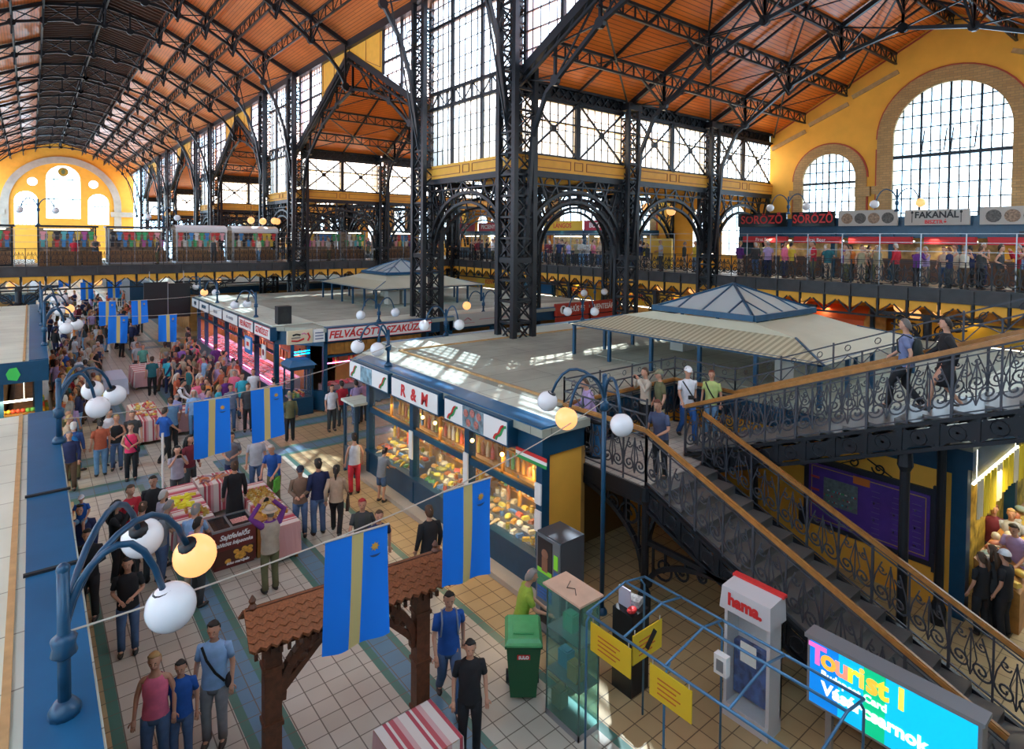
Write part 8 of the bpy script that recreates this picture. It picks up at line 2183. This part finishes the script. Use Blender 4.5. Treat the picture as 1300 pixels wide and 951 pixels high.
def hat_mesh(pose, style):
    U = upf(POSES[pose].get('lean',0)); m = MB(); m.sm = True; n = 16; vs = []; fs = []
    for j in range(7):
        ph = PI*.5*(1-j/6)
        for k in range(n): a = 2*PI*k/n; r = math.cos(ph); vs.append(tuple(U((.092*r*math.cos(a), .014+.108*r*math.sin(a), 1.685+.105*math.sin(ph)))))
    for j in range(6):
        for k in range(n): fs.append((j*n+k,(j+1)*n+k,(j+1)*n+(k+1)%n,j*n+(k+1)%n))
    m.add(vs, fs)
    if style == 'brim':
        r0 = [U((.09*math.cos(2*PI*k/n), .014+.105*math.sin(2*PI*k/n), 1.69)) for k in range(n)]; r1 = [U((.15*math.cos(2*PI*k/n), .014+.165*math.sin(2*PI*k/n), 1.668)) for k in range(n)]
        m.add(r0+r1,[(k,(k+1)%n,n+(k+1)%n,n+k) for k in range(n)])
    else:
        p = [U((x,y,z)) for x,y,z in ((-.07,.09,1.69),(.07,.09,1.69),(.055,.18,1.672),(-.055,.18,1.672),(-.07,.09,1.70),(.07,.09,1.70),(.055,.18,1.68),(-.055,.18,1.68))]
        m.add(p,[(0,3,2,1),(4,5,6,7),(0,1,5,4),(1,2,6,5),(2,3,7,6),(3,0,4,7)])
    return m.mesh('hat', CLOTH)
CACHE = {}
def cg(fn, *a):
    k = (fn.__name__,)+a
    if k not in CACHE: CACHE[k] = fn(*a)
    return CACHE[k]
COL = dict(skyblue=(.25,.42,.68),grey=(.22,.23,.25),jeans=(.07,.13,.26),pink=(.75,.16,.28),royal=(.015,.10,.42),black=(.012,.013,.017),lime=(.32,.45,.05),darkgrey=(.05,.055,.06),navy=(.015,.025,.09),
 beige=(.48,.36,.26),brown=(.20,.13,.09),lightgrey=(.55,.58,.64),red=(.62,.03,.05),midgrey=(.22,.24,.27),denim=(.06,.12,.24),crimson=(.50,.02,.04),lilacgrey=(.36,.34,.42),lilac=(.42,.32,.58),palegrey=(.42,.44,.48),
 blackstripe=(.16,.17,.2),maroon=(.16,.02,.035),blue2=(.03,.08,.25),rust=(.42,.10,.05),lightjeans=(.14,.30,.50),hotpink=(.75,.04,.14),white=(.72,.74,.80),steel=(.10,.22,.38),lilacblue=(.26,.28,.52),pinklilac=(.62,.36,.55),
 navystripe=(.16,.20,.30),blackprint=(.04,.045,.055),turquoise=(.04,.42,.58),purple=(.14,.03,.22),orangebrown=(.58,.26,.13),turq2=(.10,.42,.46),olive=(.13,.13,.06),violet=(.28,.14,.50),teal=(.02,.14,.17),seagreen=(.12,.42,.34),
 greystripe=(.46,.44,.40),orange=(.68,.22,.05),beigetop=(.58,.50,.40),khaki=(.34,.28,.16),limepale=(.50,.62,.22),navyprint=(.07,.09,.17),plaid=(.16,.20,.36),blackjacket=(.012,.012,.015),royal2=(.01,.08,.28),brownp=(.12,.07,.04),
 khakitop=(.30,.27,.17),yellow=(.70,.55,.06),cream=(.62,.56,.44))
HC = dict(dark=(.02,.014,.01),brown=(.07,.035,.016),grey=(.24,.23,.22),blonde=(.42,.26,.10),black=(.008,.008,.009),auburn=(.14,.035,.015),whitehair=(.55,.53,.50),cap=(.2,.18,.15),capnavy=(.02,.015,.01),greycap=(.2,.19,.18),orangescarf=(.68,.2,.04),whitecap=(.06,.03,.02),greydark=(.12,.11,.1))
rnd = random.Random(77)
def person(x, y, z, pose, face, top, bot, hair, label, h, kind='tshirt', leg='trousers', hat=None, ex=None, group=None):
    s = h/1.75; rz = math.radians(face-90)
    sag = {'walk':.045}.get(pose,0)
    r = ob('person', cg(body_mesh, pose), None, (x,y,z), rz); r.scale = (s*1.03,s*1.03,s)
    tag(r, label, 'person', group)
    if ex == 'vestblack': kind = 'long'
    k2 = {'tshirt':'tshirt','long':'long','tank':'tank','apron':'apron'}[kind]
    if top == 'blackjacket': k2 = 'jacket'
    a = ob('shirt', cg(shirt_mesh, pose, k2), r); a.color = (*COL[top],1)
    a = ob('skirt' if leg == 'skirt' else 'trousers', cg(pants_mesh, pose, leg), r); a.color = (*COL[bot],1)
    st = hat if hat in ('long','ponytail') else 'short'
    a = ob('hair', cg(hair_mesh, pose, st), r); a.color = (*HC[hair],1)
    ob('shoes', cg(shoes_mesh, pose), r)
    if hat in ('beige','navy','olive','white','scarf'):
        a = ob('hat', cg(hat_mesh, pose, 'brim' if hat == 'beige' else 'visor'), r); a.color = (*{'beige':(.42,.36,.28),'navy':(.02,.03,.06),'olive':(.2,.2,.12),'white':(.75,.75,.78),'scarf':(.7,.2,.04)}[hat],1)
    U = upf(POSES[pose].get('lean',0))
    if ex == 'vest': a = ob('waistcoat', cg(vest_mesh, pose), r); a.color = (.40,.34,.27,1)
    if ex == 'vestblack': a = ob('waistcoat', cg(vest_mesh, pose), r); a.color = (.01,.01,.012,1)
    if ex == 'redstripe': a = ob('waistcoat', cg(vest_mesh, pose), r); a.color = (.05,.055,.05,1); r.children[0].color = (.4,.02,.03,1)
    import re
    short = re.split(r', | walking| seen| taking| raising| going| behind| beside| carrying| with a ', label)[0]
    def acc(m, name, lab, col, mt=None):
        o = m.build(name, mt or CLOTH, None, (x,y,z)); o.rotation_euler = (0,0,rz); o.scale = (s,s,s); o.color = (*col,1); tag(o, lab, name.replace('_',' ')); return o
    if ex in ('strap','camera'):
        m = MB(); m.poly([U((.14,.06,1.44)),U((.06,.135,1.3)),U((-.05,.145,1.12)),U((-.15,.08,.95))],.03,.012,(0,1,0)); m.build('strap', mat('black strap',(.01,.01,.01),.6), r)
        m = MB(); m.sm = True; m.ball((-.2,.03,.93),.1,10,7,(.5,1.1,.9)); acc(m,'shoulder_bag','black shoulder bag of the '+short,(.015,.015,.02))
    if ex == 'camera': m = MB(); m.box(-.06,.2,1.05,.06,.26,1.13); m.tube([(0,.26,1.09),(0,.31,1.09)],.03,10); acc(m,'camera','black camera held by the '+short,(.02,.02,.02))
    if pose in ('photo','armsup') and group is None: 
        zz = 1.54 if pose == 'photo' else 1.82; yy = .3 if pose == 'photo' else .22
        m = MB(); m.box(-.055,yy-.02,zz-.035,.055,yy+.015,zz+.035); m.tube([(0,yy+.015,zz),(0,yy+.04,zz)],.022,8); acc(m,'camera','small camera held up by the '+short,(.02,.02,.02))
    if ex and ex.startswith('backpack'):
        m = MB(); m.sm = True; m.ball((0,-.19,1.2),.17,12,9,(.85,.5,1.25)); m.ball((0,-.25,1.1),.1,10,7,(.9,.5,.9))
        for q in (1,-1): m.tube([(q*.1,-.12,1.42),(q*.11,.02,1.47),(q*.115,.12,1.36),(q*.13,.1,1.15),(q*.14,-.1,1.02)],.014,5)
        acc(m,'backpack',{'backpackblue':'bright blue ','backpackdark':'dark '}.get(ex,'pale ')+'backpack of the '+short,{'backpackblue':(.01,.16,.42),'backpackdark':(.02,.03,.03)}.get(ex,(.25,.3,.4)))
    if ex in ('handbag','greenbag','whitebag'):
        c = {'handbag':(.05,.025,.02),'greenbag':(.10,.42,.05),'whitebag':(.5,.5,.52)}[ex]; q = 1 if ex != 'greenbag' else -1
        w = V(POSES[pose]['wr'][0 if q > 0 else 1]); zz = {'handbag':.82}.get(ex, w.z-.14); yy = w.y+.03
        m = MB(); m.add([(q*.2,yy-.14,zz-.32),(q*.28,yy-.14,zz-.32),(q*.28,yy+.14,zz-.32),(q*.2,yy+.14,zz-.32),(q*.22,yy-.16,zz),(q*.26,yy-.16,zz),(q*.26,yy+.16,zz),(q*.22,yy+.16,zz)],[(0,3,2,1),(4,5,6,7),(0,1,5,4),(1,2,6,5),(2,3,7,6),(3,0,4,7)])
        m.tube([(q*.24,yy-.08,zz),(q*.24,yy-.04,zz+.12),(q*.24,yy+.04,zz+.12),(q*.24,yy+.08,zz)],.008,5)
        acc(m,{'handbag':'handbag','greenbag':'shopping_bag','whitebag':'plastic_bag'}[ex],{'handbag':'dark brown handbag','greenbag':'green shopping bag','whitebag':'pale plastic bag'}[ex]+' of the '+short,c)
    return r
for p in PEOPLE: person(*p[:14])
person(.74,14.6,.98,'ride',-110,'royal','lightjeans','dark','small child in a blue top and white cap riding on shoulders',1.0,'tshirt','shorts','white')
for (x,y,z,pose,face,top,bot,hair,h,kind,hat,zi) in CROWD:
    zt = ZONES[zi][0]
    if '%s' in zt: pass
    person(x,y,z,pose,face,top,bot,hair,'person in %s top, %s, %s, %s' % (TN.get(top,top),BN[bot],HN[hair],zt),h,kind,'trousers',hat,None,ZONES[zi][1])
# ------------------------------------------------------------ camera, light, render look
def cam_setup():
    f = 760.0; p = math.radians(-1.5); y = math.radians(38.8); r = math.radians(.5)
    fw = V((math.sin(y)*math.cos(p), math.cos(y)*math.cos(p), math.sin(p)))
    rt = V((math.cos(y), -math.sin(y), 0)); up = rt.cross(fw)
    rt2 = rt*math.cos(r)+up*math.sin(r); up2 = -rt*math.sin(r)+up*math.cos(r)
    cd = bpy.data.cameras.new('camera'); co = bpy.data.objects.new('camera', cd); C.objects.link(co)
    M = Matrix(((rt2.x,up2.x,-fw.x,0),(rt2.y,up2.y,-fw.y,0),(rt2.z,up2.z,-fw.z,7.2),(0,0,0,1)))
    co.matrix_world = M
    cd.sensor_width = 36; cd.lens = f/1300*36
    PY = 302.5 + f*math.tan(math.radians(1.5))
    cd.shift_y = -(475.5-PY)/1300; cd.clip_start = .05; cd.clip_end = 500
    bpy.context.scene.camera = co
cam_setup()
sc = bpy.context.scene
sc.view_settings.view_transform = 'Standard'; sc.view_settings.look = 'None'; sc.view_settings.gamma = 1
sc.view_settings.use_curve_mapping = False; sc.view_settings.exposure = EXPOSURE
w = bpy.data.worlds.new('sky'); sc.world = w; w.use_nodes = True
bg = w.node_tree.nodes['Background']; bg.inputs[0].default_value = (.50,.77,1,1); bg.inputs[1].default_value = SKY
def sun(name, d, s, ang, col):
    l = bpy.data.lights.new(name, 'SUN'); l.energy = s; l.angle = math.radians(ang); l.color = col
    o = bpy.data.objects.new(name, l); C.objects.link(o)
    o.rotation_euler = V(d).to_track_quat('-Z','Y').to_euler()
sun('sun', SUN_DIR, SUN_E, .6, (1,.97,.92))
def area(name, loc, size, e, col, d=(0,0,-1), sy=None):
    l = bpy.data.lights.new(name, 'AREA'); l.energy = e; l.color = col; l.size = .2 if sy is None else sy
    if sy: l.shape = 'RECTANGLE'; l.size_y = size
    o = bpy.data.objects.new(name, l); C.objects.link(o); o.location = loc
    o.rotation_euler = V(d).to_track_quat('-Z','Y').to_euler(); return o
# lamps of the stalls (most near a modelled tube)
for y in (10.1,12.65,15.25):
    area('display lamp', (8.3,y,1.88), 2.0, 26, (1,.72,.36), (.3,0,-1), .15); area('shelf lamp', (8.5,y,2.68), 2.0, 16, (1,.62,.25), (.4,0,-1), .15)  # shelf lamp is added near the transom, no tube modelled there
for i in range(6): area('butcher lamp', (8.55,(PY[i]+PY[i+1])/2,2.0), 1.8, 30, (1,.45,.62), (-.15,0,-1), .2)
area('butcher lamp', (12.2,24.15,2.0), 3.6, 30, (1,.6,.6), (0,.2,-1), .2)
area('corner shop lamp', (15.6,3.0,2.45), 3.2, 60, (1,.80,.42), (0,.1,-1), .2)
area('fruit lamp', (-.7,22.6,2.3), 1.4, 34, (1,.8,.4), (0,.3,-1), .2)
area('fruit lamp', (.2,26.5,2.4), 7, 40, (1,.8,.5), (.1,0,-1), .2)  # added light along the aisle rack, no tube modelled
for y in (5.5,9,12.5,16.5): area('gallery stall lamp', (32.0,y,7.2), 2.5, 40, (1,.8,.5), (-.2,0,-1), .3)
for y in (1.5,7,12.5,17,21,24.5,29,34): area('shop lamp', (29.9,y,3.9), 3, 36, (1,.72,.35), (-.2,0,-1), .3)
for y in (29.5,33,38,42,46): area('gallery stall lamp', (32.3,y,7.6), 2.5, 34, (1,.75,.4), (-.2,0,-1), .3)
sc.cycles.max_bounces = 7; sc.cycles.diffuse_bounces = 4; sc.cycles.transparent_max_bounces = 12
sc.cycles.sample_clamp_indirect = 6
sc.cycles.use_denoising = True
